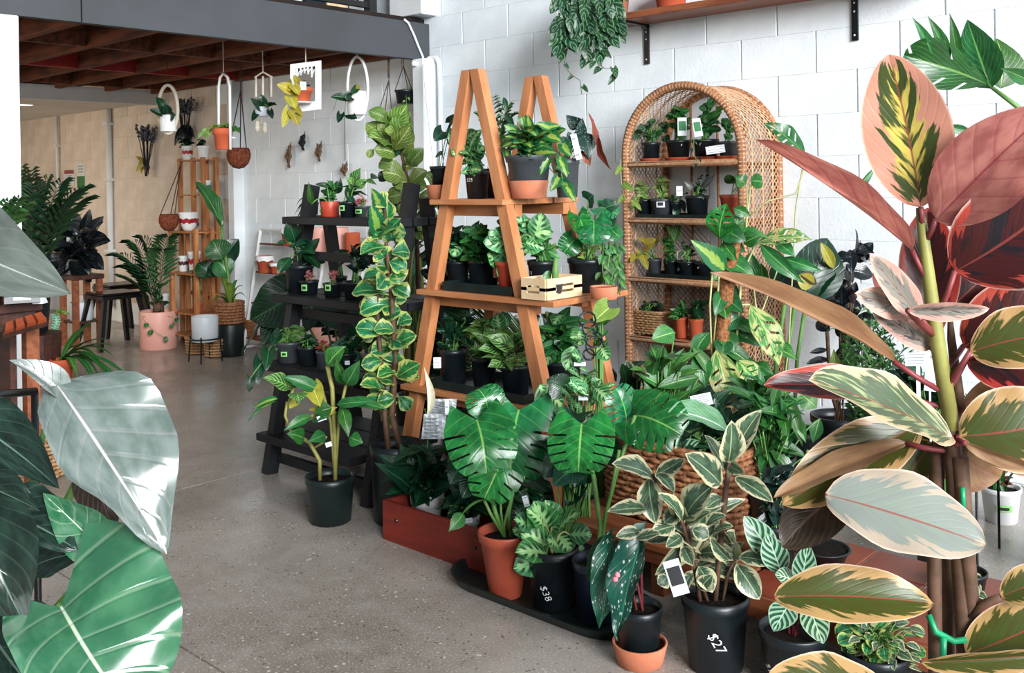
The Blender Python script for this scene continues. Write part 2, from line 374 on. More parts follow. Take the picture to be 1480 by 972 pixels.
# leaves given where the photograph shows them: base, tip (px), width (px), optional depth offsets of base and tip, roll
def px_leaves(root, me, rows, d, origin=None, cam=.9, upw=.4, stem='stem_green', sr=.003, tipd=(-.08, .0), name='leaf', sag=.06):
    paths = []
    for r in rows:
        bx, by, tx, ty, w = r[:5]
        db = r[5] if len(r) > 5 and r[5] is not None else U(-.03, .05)
        dt = r[6] if len(r) > 6 and r[6] is not None else db+U(*tipd)
        roll = r[7] if len(r) > 7 else U(-14, 14)
        B = P(bx, by, d+db); T = P(tx, ty, d+dt)
        m = r[8] if len(r) > 8 else me
        put_leaf(root, random.choice(m), B, T, w*(d+db)/F, tocam(B)*cam+Vector((0, 0, upw))+rv(.28), roll, name)
        if origin is not None and not (len(r) > 9 and r[9]):
            paths.append(bez(origin+rv(.012), B, 0, 6, (Vector(origin)*.45+B*.55)+Vector((0, 0, sag))+rv(.01)))
    if paths: stems(root, paths, stem, sr)
# a bush filling a box seen at (x0,y0)-(x1,y1), rooted at O, depth radius rd metres
def bush(root, me, O, box, n, L, wr, droop=.35, rd=None, stem='stem_green', sr=.0025, upw=.6, cam=.5, inner=.25, vine=False, ox=0.0, name='leaf'):
    O = Vector(O); d = depth(O)+ox; x0, y0, x1, y1 = box
    c = P((x0+x1)/2, (y0+y1)/2, d); hx = (x1-x0)/2*d/F; hz = (y1-y0)/2*d/F; rd = rd if rd is not None else hx
    paths = []
    if L > .05: n = int(n*1.4)
    for i in range(n):
        for _ in range(20):
            q = rv(1)
            if inner < q.length < 1: break
        lm = L*U(.7, 1.15)
        tip = c+rt*q.x*hx+fw*q.y*rd+Vector((0, 0, 1))*q.z*hz
        out = (tip-O); out = Vector((q.x*hx, 0, 0)).x*rt+fw*q.y*rd*.8+Vector((0, 0, q.z*hz*.5+.02)) if out.length < .01 else out.normalized()*.7+(rt*q.x+fw*q.y)*.6
        dr = (out.normalized()-Vector((0, 0, droop))+rv(.25)).normalized()
        B = tip-dr*lm
        put_leaf(root, random.choice(me), B, tip, lm*wr*U(.85, 1.15), Vector((0, 0, upw))+tocam(B)*cam+rv(.25), 0, name)
        if vine: paths.append(bez(O+rv(.02), B, .04, 5))
        else: paths.append(bez(O+rv(.02), B, 0, 5, O*.4+B*.6+Vector((0, 0, .03))))
    if sr: stems(root, paths, stem, sr)
# leaves set along a stem
def along(root, me, pts, n, L, wr, el=.25, spread=1.0, stem='stem_brown', r=.006, t0=.08, upw=.6, cam=.35, pet=.02, shrink=.75, name='leaf', bias=None):
    pts = [Vector(p) for p in pts]; seg = [(pts[i+1]-pts[i]).length for i in range(len(pts)-1)]; tot = sum(seg)
    def pos(t):
        s = t*tot
        for i, l in enumerate(seg):
            if s <= l or i == len(seg)-1: return pts[i]+(pts[i+1]-pts[i])*min(1, s/l), (pts[i+1]-pts[i]).normalized()
            s -= l
    paths = []; ph = U(0, 6)
    for i in range(n):
        t = t0+(1-t0)*(i+.5)/n; p, ax = pos(t); ph += 2.4+U(-.3, .3)
        e1 = ax.orthogonal().normalized(); e2 = ax.cross(e1)
        o = (e1*math.cos(ph)+e2*math.sin(ph))*spread
        if bias is not None: o = o+Vector(bias)
        lm = L*(1-(1-shrink)*t)*U(.85, 1.12); dr = (o.normalized()+Vector((0, 0, el+U(-.15, .15)))).normalized()
        B = p+dr*pet; T = B+dr*lm
        put_leaf(root, random.choice(me), B, T, lm*wr*U(.9, 1.1), Vector((0, 0, upw))+tocam(B)*cam+rv(.15), 0, name); paths.append(([p, B], r*.4))
    paths.append((pts, [r*(1-.5*i/len(pts)) for i in range(len(pts))])); stems(root, paths, stem)
# a trailing vine: hanging path with leaves facing the camera side
def vine(root, me, pts, n, L, wr, stem='stem_green', r=.0018, name='leaf', acc=None):
    pts = [Vector(p) for p in pts]
    for i in range(n):
        t = (i+.6)/n*(len(pts)-1); k = min(int(t), len(pts)-2); p = pts[k]+(pts[k+1]-pts[k])*(t-k)
        lm = L*U(.75, 1.15); s = 1 if i % 2 else -1
        B = p+rt*s*lm*.12+rv(.008); T = B+(rt*s*U(.2, .7)+Vector((0, 0, -U(.5, 1)))-fw*U(.1, .5)).normalized()*lm
        put_leaf(root, random.choice(me), B, T, lm*wr*U(.9, 1.1), tocam(B)+Vector((0, 0, .4))+rv(.2), 0, name)
    if acc is not None: acc.append((pts, r))
    else: stems(root, [(pts, r)], stem)
# palm fronds: rachis + leaflets, the leaflets of one frond are one part
def frond(root, base, tip, sag, npair, L, matn, wid=.018, name='frond', droopl=.35, r=.0035):
    pts = bez(base, tip, sag, 10); mb = MB(); mb.tube(pts, [r*(1-.7*i/10) for i in range(11)], 4)
    for i in range(npair):
        t = .22+.78*(i+.5)/npair; k = min(int(t*10), 9); p = pts[k]+(pts[k+1]-pts[k])*(t*10-k); ax = (pts[k+1]-pts[k]).normalized()
        sd = ax.cross(Vector((0, 0, 1))); sd = sd.normalized() if sd.length > .05 else rt
        nn = sd.cross(ax)
        for s in (1, -1):
            l = L*(.55+.45*math.sin(math.pi*min(1, t*1.05)))*U(.85, 1.1); dr = (sd*s*.8+ax*.75+nn*.15).normalized()
            a = p; b = p+dr*l*.5+nn*.005; c = p+dr*l-Vector((0, 0, droopl*l)); wv = ax.cross(nn).cross(dr); wv = (ax*wid/2)
            mb._a([a, b-wv, b+wv, c], [(0, 1, 3), (0, 3, 2)])
    o = part(name, mb, matn, root, True); o['kind'] = 'stuff'; return o
# a strap leaf arching from base through mid to tip, its own bent mesh
def strap(root, base, tip, sag, w, matn, nh=None, name='leaf', n=9, taper=1.0, fold=.15, wide=.35):
    pts = bez(base, tip, sag, n); vs = []; uvs = []
    nh = Vector(nh) if nh is not None else Vector((0, 0, 1))
    for i, p in enumerate(pts):
        t = i/n; ax = (pts[min(i+1, n)]-pts[max(i-1, 0)]).normalized(); x = ax.cross(nh); x = x.normalized() if x.length > .02 else rt
        nn = x.cross(ax); ww = w/2*min(1, .35+t*2.2)*(1-max(0, (t-wide)/(1-wide))**2.0*taper)
        for u in (-1, 0, 1): vs.append(p+x*u*ww+nn*abs(u)*ww*fold*2-root.location); uvs.append((u*.5+.5, t))
    fs = [(i*3+j, i*3+j+1, i*3+4+j, i*3+3+j) for i in range(n) for j in range(2)]
    me = bpy.data.meshes.new('leaf_strap'); me.from_pydata([tuple(q) for q in vs], [], fs); me.materials.append(M[matn])
    uvl = me.uv_layers.new(name='UVMap')
    for lp in me.loops: uvl.data[lp.index].uv = uvs[lp.vertex_index]
    me.shade_smooth(); me.update(); return link(name, me, root)

# ------------------------------------------------------------------ pots
def pot_mesh(mb, c, r, h, kind='nursery', n=26, rb=None):
    rb = rb or {'nursery': .80, 'terra': .70, 'cyl': .97, 'bowl': .45, 'saucer': .86, 'wide': .74}[kind]*r
    if kind == 'nursery': pr = [(rb*.95, 0), (rb, .02*h), (rb+(r-rb)*.8, .84*h), (r*.985, .85*h), (r*1.02, .87*h), (r*1.03, h), (r*.96, h), (r*.93, .86*h)]
    elif kind == 'wide': pr = [(rb*.95, 0), (rb, .03*h), (r*.93, .84*h), (r*1.0, .86*h), (r*1.04, .97*h), (r*1.04, h), (r*.95, h), (r*.9, .84*h)]
    elif kind == 'terra': pr = [(rb*.97, 0), (rb, .02*h), (r*.86, .68*h), (r*.98, .70*h), (r, .99*h), (r*.98, h), (r*.88, h), (r*.84, .85*h)]
    elif kind == 'cyl': pr = [(rb*.96, 0), (rb, .03*h), (r, .98*h), (r*.985, h), (r*.92, h), (r*.9, .86*h)]
    elif kind == 'bowl': pr = [(rb*.8, 0), (rb, .01*h)]+[(rb+(r-rb)*math.sin(t*math.pi/2), h*(1-math.cos(t*math.pi/2))*.0+h*t**1.4) for t in (.2, .4, .6, .8, .95)]+[(r, h), (r*.93, h), (r*.9, .85*h)]
    elif kind == 'saucer': pr = [(rb*.96, 0), (rb, .04*h), (r*.99, .9*h), (r, h), (r*.92, h), (r*.82, .25*h), (.001, .22*h)]
    mb.lathe(pr, n, c, cap=True if kind == 'saucer' else False)
    if kind != 'saucer':
        # closed bottom
        k = len(mb.v); mb._a([(c[0]+rb*.95*math.cos(2*math.pi*q/n), c[1]+rb*.95*math.sin(2*math.pi*q/n), c[2]) for q in range(n)], [tuple(reversed(range(n)))])
    return mb
def potted(name, label, loc, wpx, hpx, matn='black_plastic', kind='nursery', group=None, cat='plant', soil=True, rb=None, r=None, h=None, potname='pot'):
    """root Empty on the base point, a pot and its soil; root.info = (top point, depth, r, h)"""
    loc = Vector(loc); d = depth(loc); r = r or wpx/2*d/F; h = h or hpx*d/F
    root = thing(name, label, cat, loc, group)
    o = part(potname, pot_mesh(MB(), loc, r, h, kind, rb=rb), matn, root, True)
    if soil:
        mb = MB(); mb.lathe([(r*.925, h*.86), (r*.6, h*.885), (.001, h*.9)], 20, loc, cap=False); part('soil', mb, 'soil', root, True)
    top = loc+Vector((0, 0, h*.88)); return root, top, d, r, h, o
def text_pts(txt, size, shear=.15):
    cu = bpy.data.curves.new('t', 'FONT'); cu.body = txt; cu.size = size; cu.align_x = 'CENTER'; cu.align_y = 'CENTER'; cu.shear = shear; cu.resolution_u = 2; cu.offset = -size*.008
    ob = bpy.data.objects.new('t', cu); C.objects.link(ob); dg = bpy.context.evaluated_depsgraph_get(); dg.update()
    me = bpy.data.meshes.new_from_object(ob.evaluated_get(dg)); vs = [v.co.copy() for v in me.vertices]; fs = [tuple(p.vertices) for p in me.polygons]
    bpy.data.objects.remove(ob); bpy.data.curves.remove(cu); bpy.data.meshes.remove(me); return vs, fs
def marking(pot, root, txt, px, py, size, d, r, rot=0.0, matn='chalk', name='price_marking'):
    """writing on the outside of a round pot, centred where the column px meets it"""
    vs, fs = text_pts(txt, size*.62); c = root.location
    tgt = P(px, py, d); z = tgt.z; v = tgt-Vector((c.x, c.y, 0)); s = max(-.9, min(.9, v.dot(rt)/r)); base = math.atan2(-fw.y, -fw.x)+math.asin(s)
    # rt is at base+90deg
    mb = MB(); m2 = Matrix.Rotation(R(rot), 2); out = []
    for q in vs:
        p = m2 @ Vector((q.x, q.y)); a = base+p.x/r; out.append((c.x+math.cos(a)*(r+.0015), c.y+math.sin(a)*(r+.0015), z+p.y))
    mb._a(out, fs); o = part(name, mb, matn, root); o.parent = pot; return o
def sticker(pot, root, px, py, wpx, hpx, d, r, matn='sticker_green', ink='print_dark', name='price_sticker'):
    c = root.location; tgt = P(px, py, d); v = tgt-Vector((c.x, c.y, 0)); s = max(-.9, min(.9, v.dot(rt)/r)); base = math.atan2(-fw.y, -fw.x)+math.asin(s)
    w, h = wpx*d/F, hpx*d/F; mb = MB()
    def cell(x0, x1, z0, z1, e, mi):
        mb.cur = mi; xs = [x0+(x1-x0)*i/3 for i in range(4)]
        pts = [(c.x+math.cos(base+x/r)*(r+e), c.y+math.sin(base+x/r)*(r+e), tgt.z+z) for z in (z0, z1) for x in xs]
        mb._a(pts, [(i, i+1, i+5, i+4) for i in range(3)])
    cell(-w/2, w/2, -h/2, h/2, .002, 0); cell(-w*.3, w*.3, -h*.25, h*.22, .003, 1)
    o = part(name, mb, [matn, ink], root); o.parent = pot; return o
def tagcard(name, label, px, py, wpx, hpx, d, tilt=0, root=None, mats=('paper', 'print_grey'), lines=3, back=.35, stake=0):
    """a flat printed card facing the shop floor, standing on its stake or lying on things"""
    c = P(px, py, d); w, h = wpx*d/F, hpx*d/F; n = (tocam(c)+Vector((0, 0, back))).normalized(); x = Vector((0, 0, 1)).cross(n).normalized(); y = n.cross(x)
    q = Matrix.Rotation(R(tilt), 3, n); x, y = q @ x, q @ y; mb = MB()
    def slab(x0, x1, y0, y1, e0, e1, mi):
        mb.cur = mi; vs = [c+x*a+y*b+n*e for e in (e0, e1) for a, b in ((x0, y0), (x1, y0), (x1, y1), (x0, y1))]
        mb._a(vs, [(3, 2, 1, 0), (4, 5, 6, 7)]+[(i, (i+1) % 4, 4+(i+1) % 4, 4+i) for i in range(4)])
    slab(-w/2, w/2, -h/2, h/2, -.001, .001, 0)
    if lines < 0: slab(-w*.40, w*.40, -h*.22, h*.30, .001, .0016, 1); lines = 0
    for i in range(lines):
        yy = h*(.32-.64*i/max(1, lines-1)) if lines > 1 else 0; ww = w*U(.28, .4); slab(-w*.4, -w*.4+ww*2, yy-h*.035, yy+h*.035, .001, .0016, 1)
    if stake: mb.cur = 0; mb.bar(c-y*h/2, c-y*h/2-Vector((0, 0, stake)), w*.16, .002, x)
    if root is not None:
        return part(name, mb, mats, root)
    return solid(name, mb, mats, label, 'tag', c)
# ------------------------------------------------------------------ the setting
YW = 4.45
b = MB(); b.box((-13, -3.2, -.06), (4, 4.6, -.012)); floor = struct('floor', b, 'dark_deck')
for x0, x1, y0, y1 in ((-13, -3.935, 1.404, 4.6), (-3.929, 4, 1.404, 4.6), (-13, -3.935, -3.2, 1.397), (-3.929, 4, -3.2, 1.397)):
    b = MB(); b.box((x0, y0, -.012), (x1, y1, 0)); link('floor_slab', b.mesh('floor_slab', 'concrete'), floor)
b = MB(); b.box((-12.6, YW, 0), (3.5, YW+.15, 5.0)); wall = struct('wall_back', b, 'mortar_paint')
b = MB(); b.box((-12.75, -3.2, 0), (-12.4, YW, 4.6)); struct('wall_left', b, 'plaster')
# painted blocks, each proud of the joint by a few millimetres
g = .003
def block_mesh(w, mm='block_paint'):
    b = MB(); h = .2
    x0, x1, z0, z1 = g, w-g, .0001, h-.0001; c = .0035
    vs = [(x0, 0, z0), (x1, 0, z0), (x1, 0, z1), (x0, 0, z1), (x0, -.006, z0), (x1, -.006, z0), (x1, -.006, z1), (x0, -.006, z1), (x0+c, -.009, z0+.0005), (x1-c, -.009, z0+.0005), (x1-c, -.009, z1-.0005), (x0+c, -.009, z1-.0005)]
    b._a(vs, [(8, 9, 10, 11)]+[(L*4+i, L*4+(i+1) % 4, L*4+4+(i+1) % 4, L*4+4+i) for L in (0, 1) for i in range(4)])
    return b.mesh('block', mm)
bm_full = block_mesh(.4); bm_warm = block_mesh(.4, 'block_warm_tone'); XC = AT(343, 4.45, 1.4).x
jx = PY(1180, 75, YW).x                                              # a joint of the second course from the top in view
cand = []
for row in range(0, 24):
    z = row*.2+.01; off = jx if row % 2 == 1 else jx+.2
    k0 = int((-12.4-off)/.4); k1 = int((1.2-off)/.4)
    for kx in range(k0, k1+1):
        x = off+kx*.4
        if x < -12.4 or (z > 2.6 and x > -.9): continue
        c = Vector((x+.2, YW, z+.1))-CAM; dd = c.dot(fw)
        if dd < .5: continue
        px, py = CX+F*c.dot(rt)/dd, CY-F*c.dot(up)/dd
        vis = -60 < px < 1540 and -40 < py < 560 and not (px < 600 and py < 30)
        if px < 600 and py < 100-0.1*(600-px)*0: vis = vis and py > 70
        sz = F/dd*(1 if vis else 0)-(max(0, py-430)*3 if vis else 0)
        cand.append((sz, x, z))
cand.sort(reverse=True)
for i, (sz, x, z) in enumerate(cand[:300]): link('block', bm_warm if x < XC-.42 else bm_full, wall, (x, YW, z))
b = MB()
for sz, x, z in cand[300:]:
    b._a([(v.co.x+x, v.co.y+YW, v.co.z+z) for v in bm_full.vertices], [tuple(p.vertices) for p in bm_full.polygons])
o = link('block_field', b.mesh('block_field', 'block_paint'), wall); o['kind'] = 'stuff'
# mezzanine: fascia, deck, joists, blocking, the lower beam and ceiling behind it
XF = -4.78
b = MB(); b.box((XF-.05, 2.12, 2.13), (XF, YW-.012, 2.372)); b.box((XF-.05, -3.2, 2.13), (XF, 2.112, 2.372)); struct('trim_1', b, 'fascia_grey')
b = MB(); b.box((-12.4, -3.2, 2.375), (XF-.05, YW, 2.41)); struct('ceiling', b, 'dark_deck')
joists = thing('joist_frame', 'dark brown timber joists with red blocking under the mezzanine deck', 'joists', (-6.6, 2.2, 2.17))
del joists['category'], joists['label']; joists['kind'] = 'structure'; joists.name = 'trim_2'
ys = [2.66+.43*k for k in range(-9, 5)]
for y in ys:
    b = MB(); b.box((-8.44, y-.022, 2.172), (XF-.05, y+.022, 2.375)); part('joist', b, 'joist_wood', joists)
for xi, x in enumerate((-5.9, -7.0, -8.1)):
    for y in ys[:-1]:
        b = MB(); b.box((x-.045, y+.023, 2.18), (x, y+.407, 2.374)); part('blocking', b, 'red_wood' if xi == 1 else 'joist_wood', joists)
b = MB(); b.box((-8.54, -3.2, 2.075), (-8.44, YW-.012, 2.20)); struct('trim_3', b, 'white_paint')
b = MB(); b.box((-12.4, -3.2, 2.10), (-8.54, YW-.01, 2.16)); struct('ceiling_lower', b, 'plaster').name = 'ceiling_2'
p = PZ(35, 151, 2.10); rtl = thing('downlight', 'small round glowing downlight in the low ceiling', 'lamp', p)
b = MB(); b.lathe([(.075, -.006), (.085, -.004), (.085, 0), (.07, 0)], 20, p, cap=False); part('trim_ring', b, 'white_metal', rtl)
b = MB(); b.lathe([(.001, -.004), (.07, -.005)], 20, p, cap=False); part('diffuser', b, 'lamp_glow', rtl)
# columns and pipes
def boxthing(name, lo, hi, m): b = MB(); b.box(lo, hi, ch=.004); return struct(name, b, m)
p = PX(-2, 200, XF-.03); boxthing('trim_4', (XF-.09, p.y-.02, 0), (XF-.0, p.y+.085, 2.13), 'white_paint')
p = AT(343, 4.38, 1.6); boxthing('trim_5', (p.x-.08, 4.34, 0), (p.x+.0, 4.44, 2.375), 'white_paint')
p = AT(614, 4.36, 2.0); boxthing('trim_6', (p.x-.05, 4.3, 0), (p.x+.045, 4.44, 2.128), 'white_paint')
p = AT(602, 4.40, 2.6); boxthing('trim_7', (p.x-.16, 4.30, 2.42), (p.x+.15, 4.44, 4.2), 'white_paint')
def pipe(label, px, z0, z1, r, clips):
    c = AT(px, 4.41, 1.5); t = thing('conduit_pipe', label, 'pipe', (c.x, 4.41, z0)); b = MB(); b.tube([(c.x, 4.41, z0), (c.x, 4.41, z1)], r, 8); part('pipe', b, 'white_paint', t, True)
    for z in clips: b = MB(); b.box((c.x-r*1.7, 4.40-r, z-.012), (c.x+r*1.7, 4.441, z+.012)); part('clip', b, 'white_paint', t)
pipe('thick white pipe running down the wall behind the stools', 158, .15, 2.095, .03, (.7, 1.4, 1.95))
pipe('thin white conduit on the wall by the posters', 83, .4, 2.095, .016, (1.1, 1.78))
# bent white conduit and cable at the end of the grey beam
t = thing('bent_conduit', 'white conduit bent over the grey beam end and down the wall', 'pipe', PY(636, 200, 4.40))
pts = [PX(x, y, XF+.02) for x, y in ((596, 91), (606, 94), (614, 90))]+[PY(x, y, 4.41) for x, y in ((622, 84), (631, 84), (635, 92), (636, 120), (637, 200), (639, 290), (640, 420))]
b = MB(); b.tube(pts, .018, 8); part('pipe', b, 'white_paint', t, True)
t = thing('cable', 'thin white cable hanging over the face of the grey beam', 'cable', PX(600, 60, XF+.012))
b = MB(); b.tube([PX(x, y, XF+.012) for x, y in ((584, 28), (590, 33), (598, 50), (605, 68), (611, 82), (612, 88))], .008, 6); part('cable', b, 'white_paint', t, True)
t = thing('cable', 'loose white cable hanging down along the white column', 'cable', AT(617, 4.27, 1.0))
b = MB(); b.tube([PY(x, y, 4.27) for x, y in ((612, 92), (614, 120), (618, 160), (624, 210), (628, 260), (630, 330))], .005, 5); part('cable', b, 'white_paint', t, True)
# railing above the beam
rl = thing('balcony_railing', 'black metal railing on top of the grey mezzanine beam', 'railing', (XF-.1, 3.2, 2.41))
b = MB(); b.box((XF-.115, 0, 2.44), (XF-.085, 4.05, 2.475)); part('bottom_rail', b, 'black_metal', rl)
b = MB(); b.box((XF-.115, 0, 3.35), (XF-.085, 4.05, 3.39)); part('top_rail', b, 'black_metal', rl)
for i in range(34):
    y = .05+i*.117; b = MB(); b.box((XF-.106, y, 2.475), (XF-.094, y+.012, 3.35)); part('baluster', b, 'black_metal', rl)
for y in (.0, 2.0, 3.99): b = MB(); b.box((XF-.13, y, 2.41), (XF-.07, y+.06, 3.45)); part('post', b, 'black_metal', rl)
t = thing('storage_panel', 'pale boards leaning behind the black mezzanine railing', 'boards', (XF-.4, 2.6, 2.41))
for i in range(6): b = MB(); b.box((XF-.42, 1.2+i*.42, 2.411), (XF-.39, 1.6+i*.42, 3.1+.05*(i % 3))); part('board', b, 'white_paint' if i % 2 else 'pale_wood', t)
t = thing('cabinet', 'dark blue cabinet behind the railing beside the white column', 'cabinet', (XF-.5, 3.9, 2.41))
b = MB(); b.box((XF-.75, 3.72, 2.411), (XF-.42, 4.1, 3.3)); part('body', b, 'blue_black_plastic', t); b = MB(); b.box((XF-.42, 3.74, 2.43), (XF-.405, 3.9, 3.28)); part('door', b, 'blue_black_plastic', t); b = MB(); b.box((XF-.42, 3.91, 2.43), (XF-.405, 4.08, 3.28)); part('door', b, 'pale_wood', t)
# ------------------------------------------------------------------ shelf high on the wall
z = 2.157; s0 = PY(868, 30, 4.2).x
sh = thing('wall_shelf', 'brown timber shelf high on the white block wall, on black brackets', 'shelf', (s0+.8, 4.32, z))
b = MB(); b.box((s0, 4.2, z), (s0+1.75, 4.432, z+.036), ch=.003); part('board', b, 'brown_wood', sh)
for px in (934, 1235):
    x = AT(px, 4.43, 2.05).x; br = MB(); br.box((x-.015, 4.43, z-.215), (x+.015, 4.441, z)); br.box((x-.015, 4.235, z-.011), (x+.015, 4.44, z-.001)); br.bar((x, 4.434, z-.03), (x, 4.40, z-.006), .03, .006)
    k = part('bracket', br, 'black_metal', sh)
    for dz in (-.04, -.08, -.19):
        c = MB(); c.lathe([(.001, 0), (.005, .0)], 8, (0, 0, 0), cap=False); c.v = [(x+q[0], 4.4285, z+dz+q[1]) for q in c.v]; s = part('screw', c, 'white_metal', sh); s.parent = k
p = AT(970, 4.31, z+.036); potted('terracotta_pot', 'terracotta pot standing on the timber shelf high on the wall', (p.x, 4.31, z+.037), 56, 40, 'orange_terracotta', 'terra')
# ------------------------------------------------------------------ timber A-frame shelf
Y1, Y2 = 2.74, 3.12; AX = -2.70; AZ = 1.755
af = thing('a_frame_shelf', 'light timber A-frame shelf stand with three board shelves full of potted plants', 'shelf', (AX, 2.93, 0))
def legx(s, z): return AX+s*(.045+(AZ-z)*.242)
for Y in (Y1, Y2):
    for s in (-1, 1):
        m = MB(); x0, x1 = AX+s*.022, legx(s, 0)
        m._a([(x0-s*.022, Y-.022, AZ), (x0+s*.024, Y-.022, AZ), (x0+s*.024, Y+.022, AZ), (x0-s*.022, Y+.022, AZ), (x1-s*.03, Y-.022, 0), (x1+s*.03, Y-.022, 0), (x1+s*.03, Y+.022, 0), (x1-s*.03, Y+.022, 0)],
             [(0, 1, 2, 3), (7, 6, 5, 4), (0, 4, 5, 1), (1, 5, 6, 2), (2, 6, 7, 3), (3, 7, 4, 0)] if s < 0 else [(3, 2, 1, 0), (4, 5, 6, 7), (1, 5, 4, 0), (2, 6, 5, 1), (3, 7, 6, 2), (0, 4, 7, 3)])
        lg = part('leg', m, 'pine', af)
SH = {}
for nm, px0, px1, zt in (('top', 622, 727, 1.245), ('mid', 603, 801, .875), ('low', 580, 800, .47)):
    xl = AT(px0, 2.70, zt).x; xr = AT(px1, 2.70, zt).x
    if nm == 'low': xr = legx(1, zt)+.1
    SH[nm] = zt
    for i in range(3):
        ya = 2.695+i*.155; m = MB(); m.box((xl+.01*(i % 2), ya, zt-.022), (xr-.006*(i % 2), ya+.148, zt), ch=.002); part('shelf_board', m, 'pine_h', af)
    for Y, o in ((Y1, .045), (Y2, -.045)):
        m = MB(); m.box((legx(-1, zt)-.02, Y+o-.02, zt-.068), (legx(1, zt)+.02, Y+o+.02, zt-.0225)); part('rail', m, 'pine_h', af)
# ------------------------------------------------------------------ black ladder shelf
bl = thing('ladder_shelf', 'black painted stepped ladder shelf beside the A-frame stand', 'shelf', (-3.47, 2.85, 0))
XL, XR = -3.83, -3.12
def by(z): return 2.52+.2*z
for x in (XL, XR):
    m = MB(); m.bar((x, by(0), 0), (x, by(1.31), 1.31), .045, .06, (1, 0, 0)); part('front_post', m, 'black_wood', bl)
    m = MB(); m.bar((x, 3.045, 0), (x, 2.86, 1.25), .04, .05, (1, 0, 0)); part('rear_post', m, 'black_wood', bl)
BS = [(.18, 2.49, 3.0), (.50, 2.52, 2.97), (.81, 2.58, 2.95), (1.165, 2.65, 2.92)]
for z, ya, yb in BS:
    for i in range(3):
        w = (yb-ya)/3; m = MB(); m.box((XL-.065, ya+i*w+.004, z-.035), ((XR+.05 if z > .7 else -3.215), ya+(i+1)*w-.004, z), ch=.003); part('shelf_board', m, 'black_wood', bl)
for z in (.07, .42, .72, .98): m = MB(); m.box((XL, by(z)+.01, z-.02), (XR, by(z)+.035, z+.02)); part('cross_bar', m, 'black_wood', bl)
# ------------------------------------------------------------------ arched wicker shelf
cx0, cx1 = AT(899, 4.05, 1.1).x, AT(1076, 4.05, 1.1).x; yf, yb = 4.05, 4.43; cr = (cx1-cx0)/2; cm = (cx0+cx1)/2; zs = 1.785-cr
wk = thing('wicker_bookcase', 'tall arched wicker bookcase of woven rattan standing against the white wall', 'shelf', (cm, 4.24, 0))
def arch_pts(r, n=24, z0=0.0):
    p = [(cm-r, z0+(zs-z0)*i/5) for i in range(5)]+[(cm-r*math.cos(math.pi*i/n), zs+r*math.sin(math.pi*i/n)) for i in range(n+1)]+[(cm+r, zs-(zs-z0)*(i+1)/5) for i in range(5)]
    return p
for nm, y in (('front_frame', yf), ('back_frame', yb-.02)):
    m = MB(); a = arch_pts(cr-.018); k = 150
    m.tube([(x, y+.018, z) for x, z in a], .021, 8); o = part(nm, m, 'rattan', wk, True)
    # cane wrapped round the frame
    m = MB(); L = [0.0]
    for i in range(1, len(a)): L.append(L[-1]+math.dist(a[i], a[i-1]))
    nw = 210 if nm == 'front_frame' else 120
    for i in range(nw):
        t = L[-1]*(i+.5)/nw; j = max(q for q in range(len(a)-1) if L[q] <= t); f = (t-L[j])/(L[j+1]-L[j]); x = a[j][0]+(a[j+1][0]-a[j][0])*f; z = a[j][1]+(a[j+1][1]-a[j][1])*f
        d = Vector((a[j+1][0]-a[j][0], 0, a[j+1][1]-a[j][1])).normalized(); e1 = Vector((0, 1, 0)); e2 = d.cross(e1); ring = [Vector((x, y+.018, z))+(e1*math.cos(q*1.0472)+e2*math.sin(q*1.0472))*.0225 for q in range(6)]
        m._a([p-d*.0035 for p in ring]+[p*1+d*.0035 for p in ring], [(q, (q+1) % 6, 6+(q+1) % 6, 6+q) for q in range(6)])
    part('cane_wrap', m, 'rattan_light', o, True, stuff=True)
# woven skin over sides and vault: diagonal strands on the unrolled sheet
per = []; a = arch_pts(cr-.012, 30)
L = [0.0]
for i in range(1, len(a)): L.append(L[-1]+math.dist(a[i], a[i-1]))
def onsheet(t, y):
    t = max(0, min(L[-1]-1e-6, t)); j = 0
    while L[j+1] < t: j += 1
    f = (t-L[j])/(L[j+1]-L[j]); return Vector((a[j][0]+(a[j+1][0]-a[j][0])*f, y, a[j][1]+(a[j+1][1]-a[j][1])*f))
m = MB(); dep = yb-yf-.04; pit = .033; n = int((L[-1]+dep)/pit)
for sgn in (1, -1):
    for i in range(n):
        t0 = -dep+i*pit if sgn > 0 else i*pit
        pts = []
        for q in range(7):
            s = q/6*dep; t = t0+s if sgn > 0 else t0-s
            if 0 <= t <= L[-1]: pts.append(onsheet(t, yf+.02+s))
        if len(pts) > 1: m.tube(pts, .0025, 4, False)
part('woven_side', m, 'rattan_light', wk, stuff=True)
m = MB()
for y in (yf+.1, yf+.2, yf+.3): m.tube([(x, y, z) for x, z in arch_pts(cr-.011)], .005, 5)
for x in (cx0+.012, cx1-.012): pass
part('side_rib', m, 'rattan_light', wk, True)
